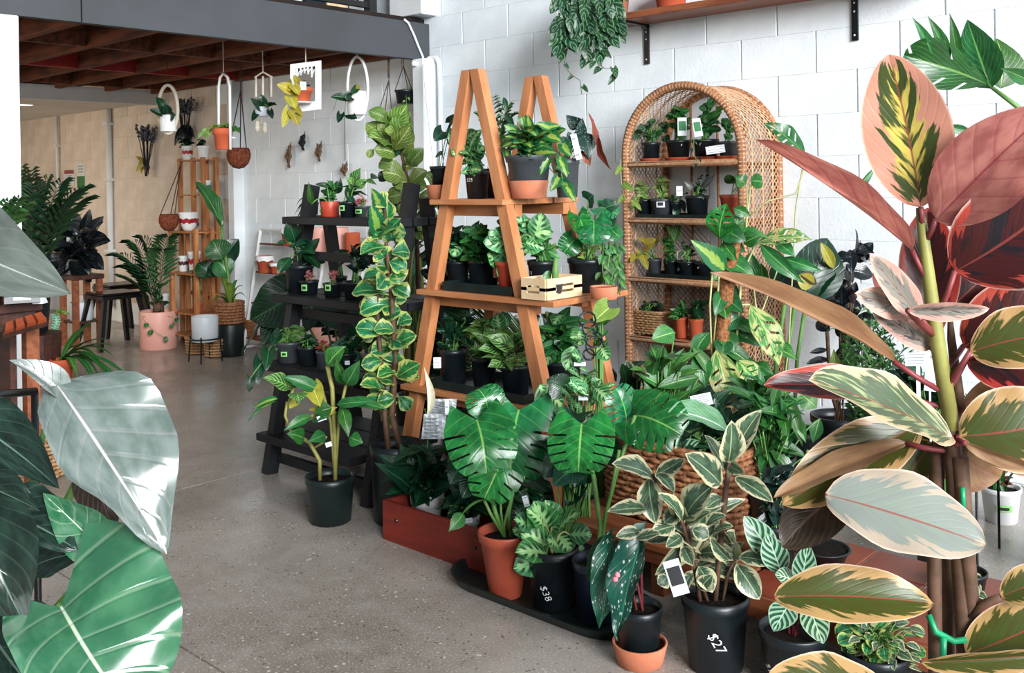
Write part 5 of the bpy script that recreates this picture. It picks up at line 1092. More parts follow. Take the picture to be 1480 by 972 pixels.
# ================================================================= red box contents and peace lilies
def inbox(name, label, px, Y, wpx, hpx, m='white_glaze', k='terra'): return potted(name, label, AT(px, Y, .017), wpx, hpx, m, k)
r, t, d, q, h, pt = inbox('peace_lily', 'dark green peace lily in a white pot inside the red timber box', 618, 2.47, 50, 52)
rows = [(610, 712, 596, 640, 34), (620, 715, 650, 660, 28), (606, 712, 565, 690, 32), (600, 715, 540, 668, 30), (600, 700, 545, 655, 26), (606, 716, 622, 740, 26), (615, 700, 640, 670, 30), (598, 718, 570, 735, 22), (608, 708, 602, 655, 36), (610, 705, 578, 640, 40), (618, 718, 660, 700, 30), (600, 712, 556, 715, 28), (622, 710, 668, 680, 26), (604, 700, 620, 630, 30), (612, 714, 598, 735, 30), (596, 700, 566, 662, 32)]
px_leaves(r, LA('lf_dark'), rows, d, t, tipd=(-.16, .08), sr=.003); bush(r, LA('lf_dark'), t, (545, 630, 680, 735), 34, .15, .36)
m = MB(); m.tube([t, P(618, 660, d), P(618, 606, d-.02), P(614, 590, d-.02)], .003, 5); part('flower_stalk', m, 'stem_green', r, True)
put_leaf(r, leaf_mesh('lance', 'spathe', nv=8, nu=2, fold=.9), P(617, 600, d-.02), P(613, 530, d-.02), 12*d/F, tocam(P(615, 560, d)), 20, 'flower_bract')
tagcard('plant_tag', '', 662, 738, 9, 24, d-.06, 20, r, ('paper', 'print_dark'), lines=4)
r, t, d, q, h, pt = inbox('peace_lily', 'peace lily in a small white pot at the right end of the red timber box', 672, 2.46, 44, 40)
bush(r, LA('lf_dark'), t, (630, 680, 710, 765), 26, .13, .4); tagcard('plant_tag', '', 676, 752, 14, 7, d-.14, 5, r, lines=1)
# ================================================================= oval tray with pots
c0, c1 = PZ(700, 838), PZ(880, 905); m = MB(); cxm = (c0+c1)/2; ax = (c1-c0); L = ax.length; ax.normalize(); ay = Vector((0, 0, 1)).cross(ax); hw = .115
def stad(r_, z): 
    out = []
    for i in range(13): a = -math.pi/2+math.pi*i/12; out.append(cxm+ax*(L/2-.11+r_*math.cos(a))+ay*r_*math.sin(a)+Vector((0, 0, z)))
    for i in range(13): a = math.pi/2+math.pi*i/12; out.append(cxm+ax*(-L/2+.11+r_*math.cos(a))+ay*r_*math.sin(a)+Vector((0, 0, z)))
    return out
cxm = cxm+Vector((0.0, .035, 0)); L += .16; rings = [stad(.135, .001), stad(.152, .032), stad(.157, .034), stad(.147, .034), stad(.13, .008)]
for rg in rings: m.v += [tuple(q) for q in rg]
n = 26; fs = [(k*n+i, k*n+(i+1) % n, k*n+n+(i+1) % n, k*n+n+i) for k in range(4) for i in range(n)]+[tuple(reversed(range(n))), tuple(range(4*n, 5*n))]; m.f = fs; m.mi = [0]*len(fs)
solid('oval_tray', m, 'green_black_plastic', 'long oval black tray on the floor under the red pot', 'tray', cxm, smooth=False); TZ = .0095
r, t, d, q, h, pt = potted('monstera', 'monstera with big split leaves in a round brick red pot on the oval tray', PZ(731, 858, TZ), 76, 92, 'brick_red_plastic', 'wide', rb=.052)
px_leaves(r, S['mon'], [(689, 606, 703, 684, 104, -.05, -.14, 0), (750, 592, 738, 690, 124, .06, .0, 6), (705, 590, 690, 562, 60, .02, .05, -10), (735, 640, 700, 720, 80, .05, -.02, 10)], d-.02, None)
px_leaves(r, S['heart_d'], [(672, 668, 650, 700, 40, .05, .0), (690, 690, 668, 720, 44, .06, .02), (700, 690, 740, 720, 40, .06, .02), (760, 690, 790, 712, 40, .05, .0), (700, 592, 722, 562, 26, .1, .1), (770, 640, 800, 690, 44, .1, .05)], d, None)
px_leaves(r, LA('lf_mid'), [(670, 742, 648, 768, 22, -.05, -.1)], d, None); strap(r, P(700, 722, d-.02), P(664, 748, d-.06), .02, .018, 'lf_mid')
m = MB()
for pts, rr in (([t, P(716, 740, d), P(704, 690, d), P(690, 606, d-.05)], .007), ([t, P(708, 740, d), P(700, 722, d-.02)], .005), ([t+rt*.02, P(735, 740, d), P(745, 690, d), P(750, 592, d+.06)], .007), ([t, P(728, 760, d), P(740, 715, d)], .005), ([t, P(724, 740, d), P(722, 690, d)], .004)): m.tube(pts, rr, 6)
part('stem', m, 'stem_green', r, True); tagcard('plant_tag', '', 760, 724, 8, 16, d-.03, 15, r, lines=2)
r, t, d, q, h, pt = potted('maranta', 'pale spotted maranta in a black pot chalked $38 on the oval tray', PZ(800, 872, TZ), 74, 84, 'black_plastic')
marking(pt, r, '$38', 788, 843, .05, d, q*.93, -65)
rows = [(768, 762, 742, 750, 32), (795, 788, 752, 770, 44), (790, 800, 744, 798, 40), (790, 805, 742, 822, 42), (790, 770, 770, 724, 50), (806, 770, 838, 740, 42), (805, 790, 790, 780, 30), (806, 772, 826, 800, 40), (808, 802, 825, 820, 34), (822, 772, 856, 772, 34), (800, 760, 788, 722, 40), (780, 798, 762, 808, 34), (795, 770, 815, 745, 34), (770, 770, 740, 765, 30), (812, 790, 845, 792, 30), (785, 760, 760, 735, 30)]
px_leaves(r, lset('ellip', 'lf_maranta', 3, nv=10, nu=3, fold=.14, wave=.4), rows, d, t, sr=.003, stem='stem_pale', tipd=(-.08, .02))
r, t, d, q, h, pt = potted('monstera', 'monstera in a blue black pot at the right end of the oval black tray', PZ(862, 893, TZ), 66, 86, 'blue_black_plastic')
px_leaves(r, S['mon'], [(841, 612, 836, 682, 98, -.04, -.12, 2), (918, 600, 985, 628, 92, .02, -.08, 0), (905, 610, 890, 560, 60, .06, .04, 10)], d+.02, None)
px_leaves(r, S['heart_d'], [(830, 680, 800, 702, 50, .06, 0), (810, 660, 785, 690, 40, .08, .05), (880, 650, 905, 670, 40, .08, .05), (812, 560, 790, 548, 44, .2, .2)], d, None)
m = MB()
for pts, rr in (([t, P(868, 760, d), P(858, 690, d), P(841, 612, d)], .007), ([t+rt*.01, P(876, 740, d), P(892, 680, d), P(918, 600, d+.02)], .006), ([t, P(882, 720, d), P(895, 650, d)], .005)): m.tube(pts, rr, 6)
part('stem', m, 'stem_green', r, True)
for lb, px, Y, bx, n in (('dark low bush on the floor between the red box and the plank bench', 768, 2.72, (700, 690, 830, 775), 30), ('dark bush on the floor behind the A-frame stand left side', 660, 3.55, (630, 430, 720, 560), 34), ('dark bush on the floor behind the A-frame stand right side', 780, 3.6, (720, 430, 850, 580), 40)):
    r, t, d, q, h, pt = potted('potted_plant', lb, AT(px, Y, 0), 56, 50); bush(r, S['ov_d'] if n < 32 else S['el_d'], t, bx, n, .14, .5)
# ================================================================= spotted begonia in front
r, t, d, q, h, pt = potted('spotted_begonia', 'white-spotted begonia in a small black pot standing in a terracotta saucer at the front', PZ(925, 950, .012), 66, 76, 'black_plastic')
c = r.location.copy(); c.z = .0005; part('saucer_bowl', pot_mesh(MB(), c, 40*d/F, .058, 'cyl', rb=33*d/F), 'terracotta', r, True)
BG = lset('ovate', 'lf_begonia', 3, nv=14, nu=4, wave=.5, asym=.3, fold=.2, arch=.12, lobe=.15)
px_leaves(r, BG, [(882, 784, 866, 908, 46, .0, -.03, -20), (928, 780, 893, 926, 52, -.04, -.12, 10), (908, 800, 898, 850, 16, -.0, -.03, 50)], d, t, sr=.004, stem='stem_red')
px_leaves(r, HEART('lf_green'), [(880, 795, 850, 840, 50, .02, -.03)], d, t)
m = MB()
for x, y in ((892, 830), (889, 836)): m.lathe([(.001, -.008), (.008, -.004), (.007, .004), (.001, .008)], 8, P(x, y, d-.13))
part('flower_bud', m, 'pink_flower', r, True)
# ================================================================= variegated rubber plants
r, t, d, q, h, pt = potted('variegated_rubber_plant', 'cream-edged grey green rubber plant in a black pot chalked $27', PZ(1035, 962), 96, 106, 'black_plastic')
marking(pt, r, '$27', 1027, 908, .06, d, q*.93, -60)
rows = [(1052, 668, 1057, 607, 40), (1058, 665, 1101, 592, 36), (1048, 680, 1018, 628, 22), (1042, 700, 990, 655, 42), (1055, 672, 1076, 684, 22), (1062, 690, 1118, 726, 28), (944, 690, 884, 670, 36), (948, 686, 990, 662, 24), (938, 690, 948, 757, 38), (948, 684, 974, 712, 24), (990, 748, 1032, 700, 46), (986, 756, 950, 712, 24), (992, 752, 974, 712, 26), (932, 735, 877, 739, 24), (990, 757, 1028, 738, 20), (988, 790, 1002, 818, 22), (1056, 808, 1026, 775, 20), (1060, 805, 1050, 768, 28), (1068, 805, 1120, 815, 28), (1064, 814, 1098, 866, 36), (1010, 818, 1030, 856, 30), (975, 770, 1012, 792, 30), (985, 775, 962, 790, 22), (925, 768, 890, 775, 20), (920, 778, 955, 770, 18), (1000, 765, 1025, 775, 26), (1010, 800, 1052, 800, 26), (975, 760, 940, 770, 26), (1020, 760, 1050, 745, 22), (1000, 830, 985, 860, 20), (1030, 770, 1060, 760, 20), (980, 740, 960, 755, 26), (1045, 720, 1020, 735, 24), (1010, 850, 1030, 830, 24)]
px_leaves(r, S['tin'], rows, d-.02, None, tipd=(-.10, .0))
px_leaves(r, S['tin'], [(U(960, 1060), U(730, 840), U(930, 1090), U(720, 850), U(22, 32), .06, U(.0, .10)) for _ in range(22)], d, None)
stems(r, [([t, P(1040, 800, d), P(1050, 700, d), P(1056, 660, d)], .008), ([t-rt*.04, P(1000, 800, d), P(985, 750, d), P(950, 700, d), P(944, 685, d)], .006), ([t+rt*.02, P(1052, 830, d), P(1062, 808, d)], .005), ([t-rt*.02, P(1010, 830, d), P(992, 755, d)], .005)], 'stem_brown')
tagcard('plant_tag', '', 977, 834, 24, 50, d-.16, 18, r, ('paper', 'print_dark'), lines=-1)
# ================================================================= little striped calathea and trailing plant, front right
r, t, d, q, h, pt = potted('striped_calathea', 'pale calathea with dark stripes in a small black pot chalked $15', PZ(1148, 998), 98, 92, 'black_plastic', 'wide')
marking(pt, r, '$15', 1107, 958, .034, d, q*.9, -62)
CL = lset('ellip', 'lf_calathea', 3, nv=12, nu=3, fold=.12)
px_leaves(r, CL, [(1142, 870, 1118, 912, 40, -.02, -.1), (1168, 868, 1190, 930, 40, 0, -.08), (1158, 845, 1168, 785, 34), (1130, 830, 1108, 770, 40, .05, .05), (1120, 810, 1075, 745, 40, .1, .1), (1150, 840, 1120, 830, 30)], d, t, stem='stem_red', sr=.004)
r, t, d, q, h, pt = potted('trailing_peperomia', 'small-leaved cream and green trailing plant on the floor in front of the tiled bench', PZ(1268, 1018), 96, 82, 'black_plastic')
TP = lset('ovate', 'lf_tineke', 3, nv=6, nu=2)
bush(r, lset('round', 'lf_marg', 3, nv=6, nu=2), t, (1200, 885, 1340, 960), 90, .042, .85, rd=.12, sr=.0015, vine=True); bush(r, TP, t, (1205, 885, 1345, 972), 60, .045, .7, rd=.12, sr=.0015, vine=True)
r, t, d, q, h, pt = potted('trailing_peperomia', 'second small-leaved trailing plant behind the ruby rubber plant stems', AT(1395, 2.75, bz+.002), 60, 36, 'black_plastic')
bush(r, TP, t, (1365, 820, 1425, 900), 40, .035, .7, rd=.08, sr=.0015, vine=True)
p = AT(1190, 2.72, bz+.002); potted('empty_pot', 'shallow black saucer pot on the tiled bench under the watermark free corner'.replace(' under the watermark free corner', ' behind the calathea'), p, 76, 22, 'black_plastic', 'wide', cat='pot')
# white pots far right on the floor
p = PZ(1447, 752); r, t, d, q, h, pt = potted('white_pot_plant', 'white plastic pot with green sticker and dark purple plant on the floor at far right', p, 54, 50, 'white_glaze', rb=.056); sticker(pt, r, 1440, 727, 20, 9, d, q*.95)
for i in range(9): a = U(0, 6.28); strap(r, t+rv(.02), t+Vector((math.cos(a)*.06, math.sin(a)*.06, U(.05, .1))), .05, .03, 'lf_green')
bush(r, lset('ovate', 'lf_ruby_red', 2, nv=6, nu=2), t, (1425, 670, 1470, 705), 14, .04, .6, rd=.05)
p = PZ(1330, 740); r, t, d, q, h, pt = potted('white_pot_plant', 'white plastic pot on the floor partly hidden by the ruby rubber plant', (p.x, p.y, 0), 56, 52, 'white_glaze', rb=.06); bush(r, S['la_d'], t, (1300, 640, 1370, 700), 20, .10, .35)
# thin black metal table legs
tb = thing('metal_plant_table', 'thin black metal plant table standing behind the rubber plant stems', 'table', PZ(1404, 830)); c = tb.location.copy()
for dx, dy in ((0, 0), (.02, 0), (.25, 0), (0, .3), (.25, .3)): m = MB(); m.tube([(c.x+dx, c.y+dy, 0), (c.x+dx, c.y+dy, .55)], .005, 6); part('leg', m, 'black_metal', tb)
m = MB(); m.box((c.x-.01, c.y-.01, .55), (c.x+.26, c.y+.31, .565)); part('top', m, 'black_metal', tb)
# ================================================================= climbers in front of the wicker bookcase
def floorpot(name, label, px, d, wpx, hpx, m='black_plastic', k='nursery', z=0):
    c = P(px, 700, d); return potted(name, label, (c.x, c.y, z), wpx, hpx, m, k)
r, t, d, q, h, pt = floorpot('climbing_monstera', 'holey-leaved monstera climbing a brown coir pole in front of the wicker bookcase', 1050, 3.85, 86, 80)
m = MB(); m.tube([t, P(1040, 520, d), P(1052, 400, d), P(1062, 338, d)], .03, 10); part('coir_pole', m, 'coir', r, True)
rows = [(1040, 345, 1050, 294, 46, -.03, -.06, 0, S['ada']), (1048, 390, 998, 346, 34, -.05, -.1, 0, OV('lf_brasil')), (1062, 345, 1066, 304, 26, 0, .0, 0, S['ada_g']), (1094, 350, 1174, 347, 34, -.02, -.1, -25, S['ada_m']), (1098, 352, 1163, 410, 24, -.04, -.12, 30), (1130, 372, 1190, 392, 18, -.03, -.08, 35), (1062, 338, 1112, 345, 22, 0, -.04), (1075, 352, 1100, 340, 26), (1085, 365, 1078, 412, 30, .03, .03), (1100, 380, 1110, 420, 22, .03, .02, 40), (1084, 440, 1126, 528, 44, -.06, -.14, 0, S['ada_m']), (1072, 455, 1040, 480, 26), (1110, 500, 1152, 520, 34), (1090, 400, 1112, 425, 24, .04, .03), (1060, 420, 1030, 445, 24, .05, .05), (1076, 470, 1100, 475, 24), (1010, 505, 1020, 560, 30, -.05, -.1), (1035, 505, 1060, 590, 46, -.06, -.12, 0, S['ada_m']), (1060, 300, 1085, 312, 18), (1120, 350, 1150, 372, 22), (1065, 520, 1100, 560, 36, -.05, -.1, 0, S['ada_m']), (1025, 480, 1000, 520, 26), (1085, 530, 1120, 545, 30)]
px_leaves(r, S['la_g'], rows, d, None)
rnd_ = [(1045, 330+i*10, U(1020, 1110), 330+i*10+U(10, 40), U(22, 34)) for i in range(20)]
px_leaves(r, S['ov_g'], rnd_, d, None)
m = MB()
for pts, rr in (([t, P(1062, 520, d), P(1070, 420, d), P(1066, 350, d)], .006), ([t, P(1030, 520, d), P(1038, 420, d), P(1042, 345, d)], .005), ([P(1050, 430, d), P(1075, 390, d), P(1094, 350, d)], .004), ([P(1040, 470, d), P(1065, 440, d), P(1084, 440, d)], .004), ([P(1060, 500, d), P(1090, 480, d), P(1120, 400, d-.02), P(1130, 372, d)], .003), ([P(1030, 560, d), P(1026, 440, d-.03), P(1030, 385, d-.03)], .004), ([P(1060, 345, d), P(1098, 352, d)], .003)): m.tube(pts, rr, 6)
part('stem', m, 'stem_pale', r, True)
r, t, d, q, h, pt = floorpot('climbing_monstera', 'tall thin-stemmed climber beside the bookcase side reaching up to the wall joint', 1120, 4.0, 60, 60)
rows = [(1163, 224, 1104, 178, 36, -.04, -.08, 0, S['ada']), (1168, 238, 1246, 274, 14, 0, 0, 30), (1224, 282, 1268, 236, 12, 0, 0, 30), (1078, 266, 1062, 256, 24, 0, 0), (1085, 262, 1103, 264, 26, 0, 0, 0, S['round_g'])]
px_leaves(r, S['la_g'], rows, d, None)
m = MB()
for pts, rr in (([t, P(1100, 500, d), P(1078, 330, d), P(1085, 265, d)], .004), ([P(1085, 310, d), P(1110, 290, d), P(1150, 280, d), P(1165, 235, d)], .003), ([t, P(1140, 500, d), P(1150, 300, d), P(1163, 224, d)], .003), ([P(1078, 320, d), P(1080, 290, d), P(1078, 266, d)], .0025)): m.tube(pts, rr, 6)
part('stem', m, 'stem_pale', r, True)
# undergrowth between A-frame, basket and bookcase
def under(name, label, px, d, box, me, n, L, wr, m='black_plastic', z=0, **k):
    r, t, dd, q, h, pt = floorpot(name, label, px, d, 60, 64, m, z=z); bush(r, me, t, box, n, L, wr, **k); return r, t, dd
r, t, d = under('potted_pothos', 'leafy green climber at the foot of the wicker bookcase right side', 1120, 3.45, (1030, 520, 1160, 640), S['la_g'], 40, .13, .34)
r, t, d = under('potted_philodendron', 'arching glossy green plant in front of the wicker bookcase', 950, 3.75, (890, 480, 1030, 580), S['la_m'], 34, .14, .32)
px_leaves(r, S['el_m'], [(975, 480, 942, 490, 30, -.05, -.1), (940, 505, 946, 520, 20), (1010, 545, 950, 560, 24), (930, 530, 960, 520, 18), (1000, 500, 1030, 545, 18)], d, t)
r, t, d = under('prayer_plant', 'spotted prayer plant climbing the right leg of the A-frame stand', 845, 3.3, (800, 520, 900, 590), S['mar'], 14, .07, .6)
px_leaves(r, S['mar'], [(838, 478, 838, 500, 26), (830, 500, 818, 535, 26), (870, 500, 880, 520, 24), (815, 545, 848, 575, 24), (850, 560, 838, 540, 28), (860, 560, 880, 580, 26), (868, 548, 858, 560, 22), (840, 520, 825, 512, 22), (838, 490, 824, 488, 18), (866, 498, 878, 522, 22, 0, -.02, 0, S['ada_m']), (790, 560, 812, 590, 34), (780, 555, 800, 600, 38, .05, .05)], d, None)
m = MB()
for cx, cy, rr in ((849, 462, 12), (853, 475, 11), (851, 512, 8), (860, 500, 13), (858, 490, 12)): m.tube([P(cx+rr*math.cos(a*.6283), cy+rr*math.sin(a*.6283), 3.28+.01*math.sin(a)) for a in range(11)], .0035, 5, False)
part('support_ring', m, 'black_plastic', r, True)
tagcard('plant_tag', '', 838, 526, 17, 6, d-.06, 0, r, lines=0)
tagcard('plant_tag', '', 843, 574, 14, 9, d-.06, 0, r, lines=1)
r, t, d = under('hanging_creeper', 'small-leaved creeper hanging below the right end of the A-frame middle shelf', 868, 3.5, (840, 445, 892, 500), S['ov_m'], 24, .05, .5)
px_leaves(r, S['heart_l'], [(880, 445, 858, 465, 40, 0, -.05)], d, None)
r, t, d = under('bromeliad', 'dark green and white leaved plant at the left front of the wicker bookcase', 915, 3.95, (890, 515, 945, 560), S['la_d'], 14, .10, .3)
px_leaves(r, S['tin'], [(915, 550, 905, 520, 18), (920, 550, 925, 525, 14)], d, None); px_leaves(r, S['heart_d'], [(905, 560, 898, 525, 34), (885, 550, 878, 530, 20)], d, None)
r, t, d = under('potted_plant', 'dark jungle of leaves in a red pot behind the woven basket', 990, 4.2, (930, 545, 1050, 600), S['ov_d'], 30, .10, .55, m='red_plastic')
r, t, d, q, h, pt = potted('philodendron', 'long pale glossy leaf of a plant standing in the big woven basket', ((bk0+bk1)/2+.02, 2.8, bz+.02), 90, 66)
px_leaves(r, EL('lf_pale', nv=12, nu=3), [(1058, 628, 955, 592, 42, -.02, -.16, 8)], d-.05, t); px_leaves(r, S['la_m'], [(1040, 632, 990, 622, 22, .02, 0), (1070, 620, 1075, 590, 30), (1075, 610, 1110, 640, 30)], d, t)
px_leaves(r, S['cal'], [(975, 655, 1018, 640, 28), (1000, 660, 985, 648, 20), (930, 640, 900, 625, 22)], d-.02, t)
bush(r, S['la_d'], t, (895, 615, 1075, 660), 36, .11, .4, rd=.12)
bush(r, S['ov_d'], t, (1000, 560, 1130, 650), 26, .12, .5, rd=.15)
tagcard('info_card', 'white printed info card standing among leaves above the woven basket', 1014, 578, 30, 18, 3.2, 14, r, ('paper', 'print_grey'), lines=5, stake=.02)
r, t, d = under('arching_plant', 'tall plant with drooping leaves on the plank bench behind the cream rubber plant', 1110, 3.1, (1070, 540, 1180, 660), S['la_g'], 30, .15, .3, z=bz)
px_leaves(r, S['la_m'], [(1150, 600, 1165, 640, 16), (1120, 560, 1155, 625, 28), (1158, 570, 1180, 590, 34), (1135, 565, 1160, 645, 20), (1185, 605, 1175, 640, 20)], d, t)
m = MB()
for x in (1118, 1160, 1172): m.tube([t, P(x, 690, d), P(x+8, 650, d)], .006, 5)
part('cane', m, 'stem_olive', r, True)
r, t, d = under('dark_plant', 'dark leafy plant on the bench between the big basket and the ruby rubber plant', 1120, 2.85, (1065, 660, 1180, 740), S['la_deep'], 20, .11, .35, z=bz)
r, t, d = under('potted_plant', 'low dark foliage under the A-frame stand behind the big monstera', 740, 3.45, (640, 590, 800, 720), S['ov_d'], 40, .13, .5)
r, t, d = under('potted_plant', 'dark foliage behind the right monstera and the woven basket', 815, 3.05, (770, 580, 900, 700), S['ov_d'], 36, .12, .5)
# ================================================================= back right: rubber plant, big leaves, fine foliage
r, t, d, q, h, pt = floorpot('big_leaf_plant', 'broad dark green banana-like leaves against the white wall right of the bookcase', 1150, 4.25, 70, 70)
px_leaves(r, S['strel_d'], [(1150, 440, 1196, 344, 78, 0, .05, 20), (1165, 438, 1206, 380, 60, .02, .06, -20), (1120, 420, 1150, 390, 50, .05, .05)], d, None); px_leaves(r, EL('lf_yellow'), [(1205, 388, 1186, 350, 16), (1176, 412, 1152, 398, 26, -.05, -.06)], d-.05, None); px_leaves(r, EL('lf_brown'), [(1180, 410, 1156, 396, 18)], d-.06, None)
m = MB()
for x, y in ((1145, 440), (1160, 440), (1130, 440)): m.tube([P(x-14, 640, d), P(x-8, 520, d), P(x+4, y, d)], .009, 6)
part('stalk', m, 'stem_green', r, True)
r, t, d, q, h, pt = floorpot('dark_rubber_plant', 'dark burgundy rubber plant against the wall at the right of the bookcase', 1215, 4.35, 80, 80)
rows = [(1210, 395, 1236, 378, 22), (1220, 390, 1262, 398, 26), (1205, 400, 1205, 436, 24), (1212, 402, 1230, 425, 16), (1225, 430, 1240, 455, 20), (1215, 385, 1258, 355, 16), (1240, 380, 1262, 350, 22), (1238, 365, 1262, 360, 20), (1232, 370, 1236, 330, 9, 0, 0, 50), (1205, 375, 1232, 372, 20), (1245, 440, 1275, 446, 22), (1190, 440, 1185, 460, 20), (1240, 455, 1265, 470, 24), (1180, 465, 1200, 478, 20), (1240, 350, 1268, 385, 20), (1210, 430, 1192, 452, 20), (1195, 505, 1170, 510, 9), (1200, 520, 1165, 526, 12), (1205, 515, 1245, 505, 22), (1215, 525, 1245, 520, 26), (1225, 440, 1210, 470, 18)]
px_leaves(r, S['el_b'], rows, d, None); bush(r, S['el_b'], t, (1175, 345, 1275, 500), 16, .12, .5, sr=.002, stem='stem_brown'); stems(r, [([t, P(1200, 560, d), P(1195, 470, d), P(1208, 395, d), P(1212, 380, d)], .009)], 'stem_brown')
m = MB(); m._a([P(1202, 530, d-.1), P(1205, 504, d-.1), P(1214, 528, d-.1)], [(0, 1, 2)]); px_leaves(r, LA('lf_lime'), [(1208, 545, 1205, 503, 16, -.1, -.1)], d, None)
r, t, d, q, h, pt = floorpot('fine_leaf_plant', 'fine feathery green foliage at the right between the ruby stems and the wall', 1245, 3.85, 60, 60)
for i in range(110): a = U(0, 6.28); B = P(U(1215, 1320), U(470, 560), d+U(-.15, .15)); strap(r, B, B+Vector((math.cos(a)*.09, math.sin(a)*.09, U(.0, .06))), .05, .011, 'lf_mid')
for i in range(44): B = P(U(1215, 1310), U(440, 540), d+U(-.1, .2)); frond(r, t, B, .1, 8, .06, 'lf_palm_light', .012, r=.0015)
r, t, d, q, h, pt = floorpot('potted_plant', 'small-leaved dark plant low behind the ruby rubber plant', 1360, 3.2, 80, 80); bush(r, S['ov_d'], t, (1250, 510, 1410, 640), 60, .10, .5); bush(r, S['la_g'], t, (1380, 560, 1480, 620), 30, .1, .3)
tagcard('label_card', 'white printed label on a stake beside the ruby rubber plant stem', 1326, 519, 34, 20, 2.6, 4, r, ('paper', 'print_grey'), lines=4, stake=.3)
tagcard('label_card', 'tall narrow white label standing behind the ruby rubber plant stem', 1346, 535, 16, 62, 2.6, -4, r, ('paper', 'print_grey'), lines=2, stake=.25)
# bird of paradise leaf at the upper right
sp = PY(1478, 158, 3.9); r, t, d, q, h, pt = floorpot('bird_of_paradise', 'tall plant with a torn banana-like leaf at the upper right in front of the wall', 1560, 3.15, 120, 110)
tl = leaf_mesh('ellip', 'lf_green', nv=30, nu=5, arch=.12, fold=.12, slits=7, slant=.5)
d = 3.15; put_leaf(r, tl, P(1428, 122, d), P(1306, 80, d-.05), 70*d/F, (tocam(P(1370, 100, d))+Vector((0, 0, .3))), -18)
for b, e, w in (((1352, 90), (1318, 24), 12), ((1372, 92), (1340, 22), 13), ((1382, 98), (1372, 18), 12)): put_leaf(r, leaf_mesh('lance', 'lf_green', nv=8, nu=2), P(b[0], b[1], d), P(e[0], e[1], d-.03), w*1.4*d/F, tocam(P(*b, d)), 20)
put_leaf(r, leaf_mesh('ovate', 'lf_green', nv=10, nu=3, arch=.1), P(1432, 128, d), P(1398, 28, d+.02), 66*d/F, tocam(P(1430, 90, d)), -15)
put_leaf(r, leaf_mesh('ovate', 'lf_mid', nv=10, nu=3, arch=.1), P(1446, 128, d), P(1440, 55, d+.05), 64*d/F, tocam(P(1430, 90, d)), 25)
put_leaf(r, leaf_mesh('lance', 'lf_green', nv=8, nu=2), P(1490, 118, d-.1), P(1446, 98, d-.15), 22*d/F, tocam(P(1470, 105, d)))
put_leaf(r, leaf_mesh('lance', 'lf_green', nv=8, nu=2), P(1368, 182, d+.3), P(1408, 192, d+.3), 16*d/F, tocam(P(1400, 190, d)))
for b, e, w in (((1450, 420), (1452, 380), 26), ((1490, 230), (1450, 215), 26)): put_leaf(r, leaf_mesh('ellip', 'lf_mid', nv=8, nu=2), P(*b, d+.2), P(*e, d+.2), w*d/F, tocam(P(*b, d)))
stems(r, [([t, P(1540, 400, d), P(1500, 200, d), P(1476, 158, d), P(1428, 122, d)], [.016, .014, .010, .009, .006])], 'stem_green')
# ================================================================= trailing plant on the wall shelf
p = AT(885, 4.31, 2.194); r, t, d, q, h, pt = potted('trailing_philodendron', 'silver-veined heart-leaved plant spilling over the left end of the wall shelf', (p.x, 4.31, 2.194), 60, 50, 'terracotta', 'terra')
acc = []
H = S['hoya']; E = HEART('lf_hoya', lobe=.2)
for i in range(16):
    px = U(808, 892); yb = U(35, 75) if px > 880 or i % 3 else U(60, 90)
    vine(r, E, [t, P(px*.5+430, -22, d-.1), P(px, -8, d-.22), P(px+U(-4, 4), yb*.5, d-.25), P(px+U(-6, 6), yb, d-.24)], 9, .105, .72, acc=acc)
vine(r, E, [P(826, 40, d-.24), P(822, 62, d-.24), P(815, 95, d-.24), P(826, 108, d-.24), P(838, 116, d-.24), P(841, 136, d-.24)], 4, .045, .6, acc=acc)
vine(r, E, [P(846, 48, d-.24), P(858, 72, d-.24), P(866, 92, d-.24), P(874, 99, d-.24), P(888, 98, d-.24), P(888, 116, d-.24)], 5, .06, .65, acc=acc)
stems(r, acc, 'stem_brown')
px_leaves(r, E, [(848, 74, 850, 92, 16), (870, 70, 884, 84, 12), (858, 88, 852, 100, 10), (866, 52, 868, 68, 10), (880, 12, 885, 28, 18), (866, 2, 868, 24, 16), (845, 10, 842, 32, 18), (824, 28, 826, 50, 14), (812, 24, 808, 40, 14), (836, 25, 832, 48, 14), (878, 30, 872, 42, 14)], d-.27, None)
# ================================================================= far room: pots on the crates
def cpot(label, px, y, z, wpx, hpx, band, kind='nursery', Y=4.29, name='banded_pot'):
    r, t, d, q, h, pt = potted(name, label, AT(px, Y, z+.001), wpx, hpx, 'white_glaze', kind, cat='pot', group=None, rb=None)
    if band:
        c = r.location; m = MB(); pts = []; n = 28
        f = lambda zz: (q*.80+(q-q*.80)*zz/h) if kind == 'nursery' else q*(.62+.38*min(1, zz/h*1.5))
        for zz in (h*.42, h*.66):
            for i in range(n): a = 2*math.pi*i/n; z2 = zz+h*.05*math.sin(i*2.1); rr = f(z2)+.0015; pts.append((c.x+math.cos(a)*rr, c.y+math.sin(a)*rr, c.z+z2))
        m._a(pts, [(i, (i+1) % n, n+(i+1) % n, n+i) for i in range(n)]); o = part('painted_band', m, band, r, True); o.parent = pt
    return r, t, d, q, h, pt
cpot('white pot with green band on the upper shelf of the tall crate', 297, 0, 1.25, 16, 20, 'band_green')
cpot('small white pot with dark band on the upper shelf of the tall crate', 283, 0, 1.25, 11, 18, 'band_plum')
cpot('white pot with blue band on the middle shelf of the tall crate', 279, 0, .93, 18, 21, 'band_blue')
cpot('rounded white pot with red band on the top of the lower crate', 273, 0, .955, 28, 27, 'band_red', 'bowl', 4.09)
cpot('white pot with red band on the middle shelf of the lower crate', 281, 0, .62, 18, 30, 'band_red', 'nursery', 4.09)
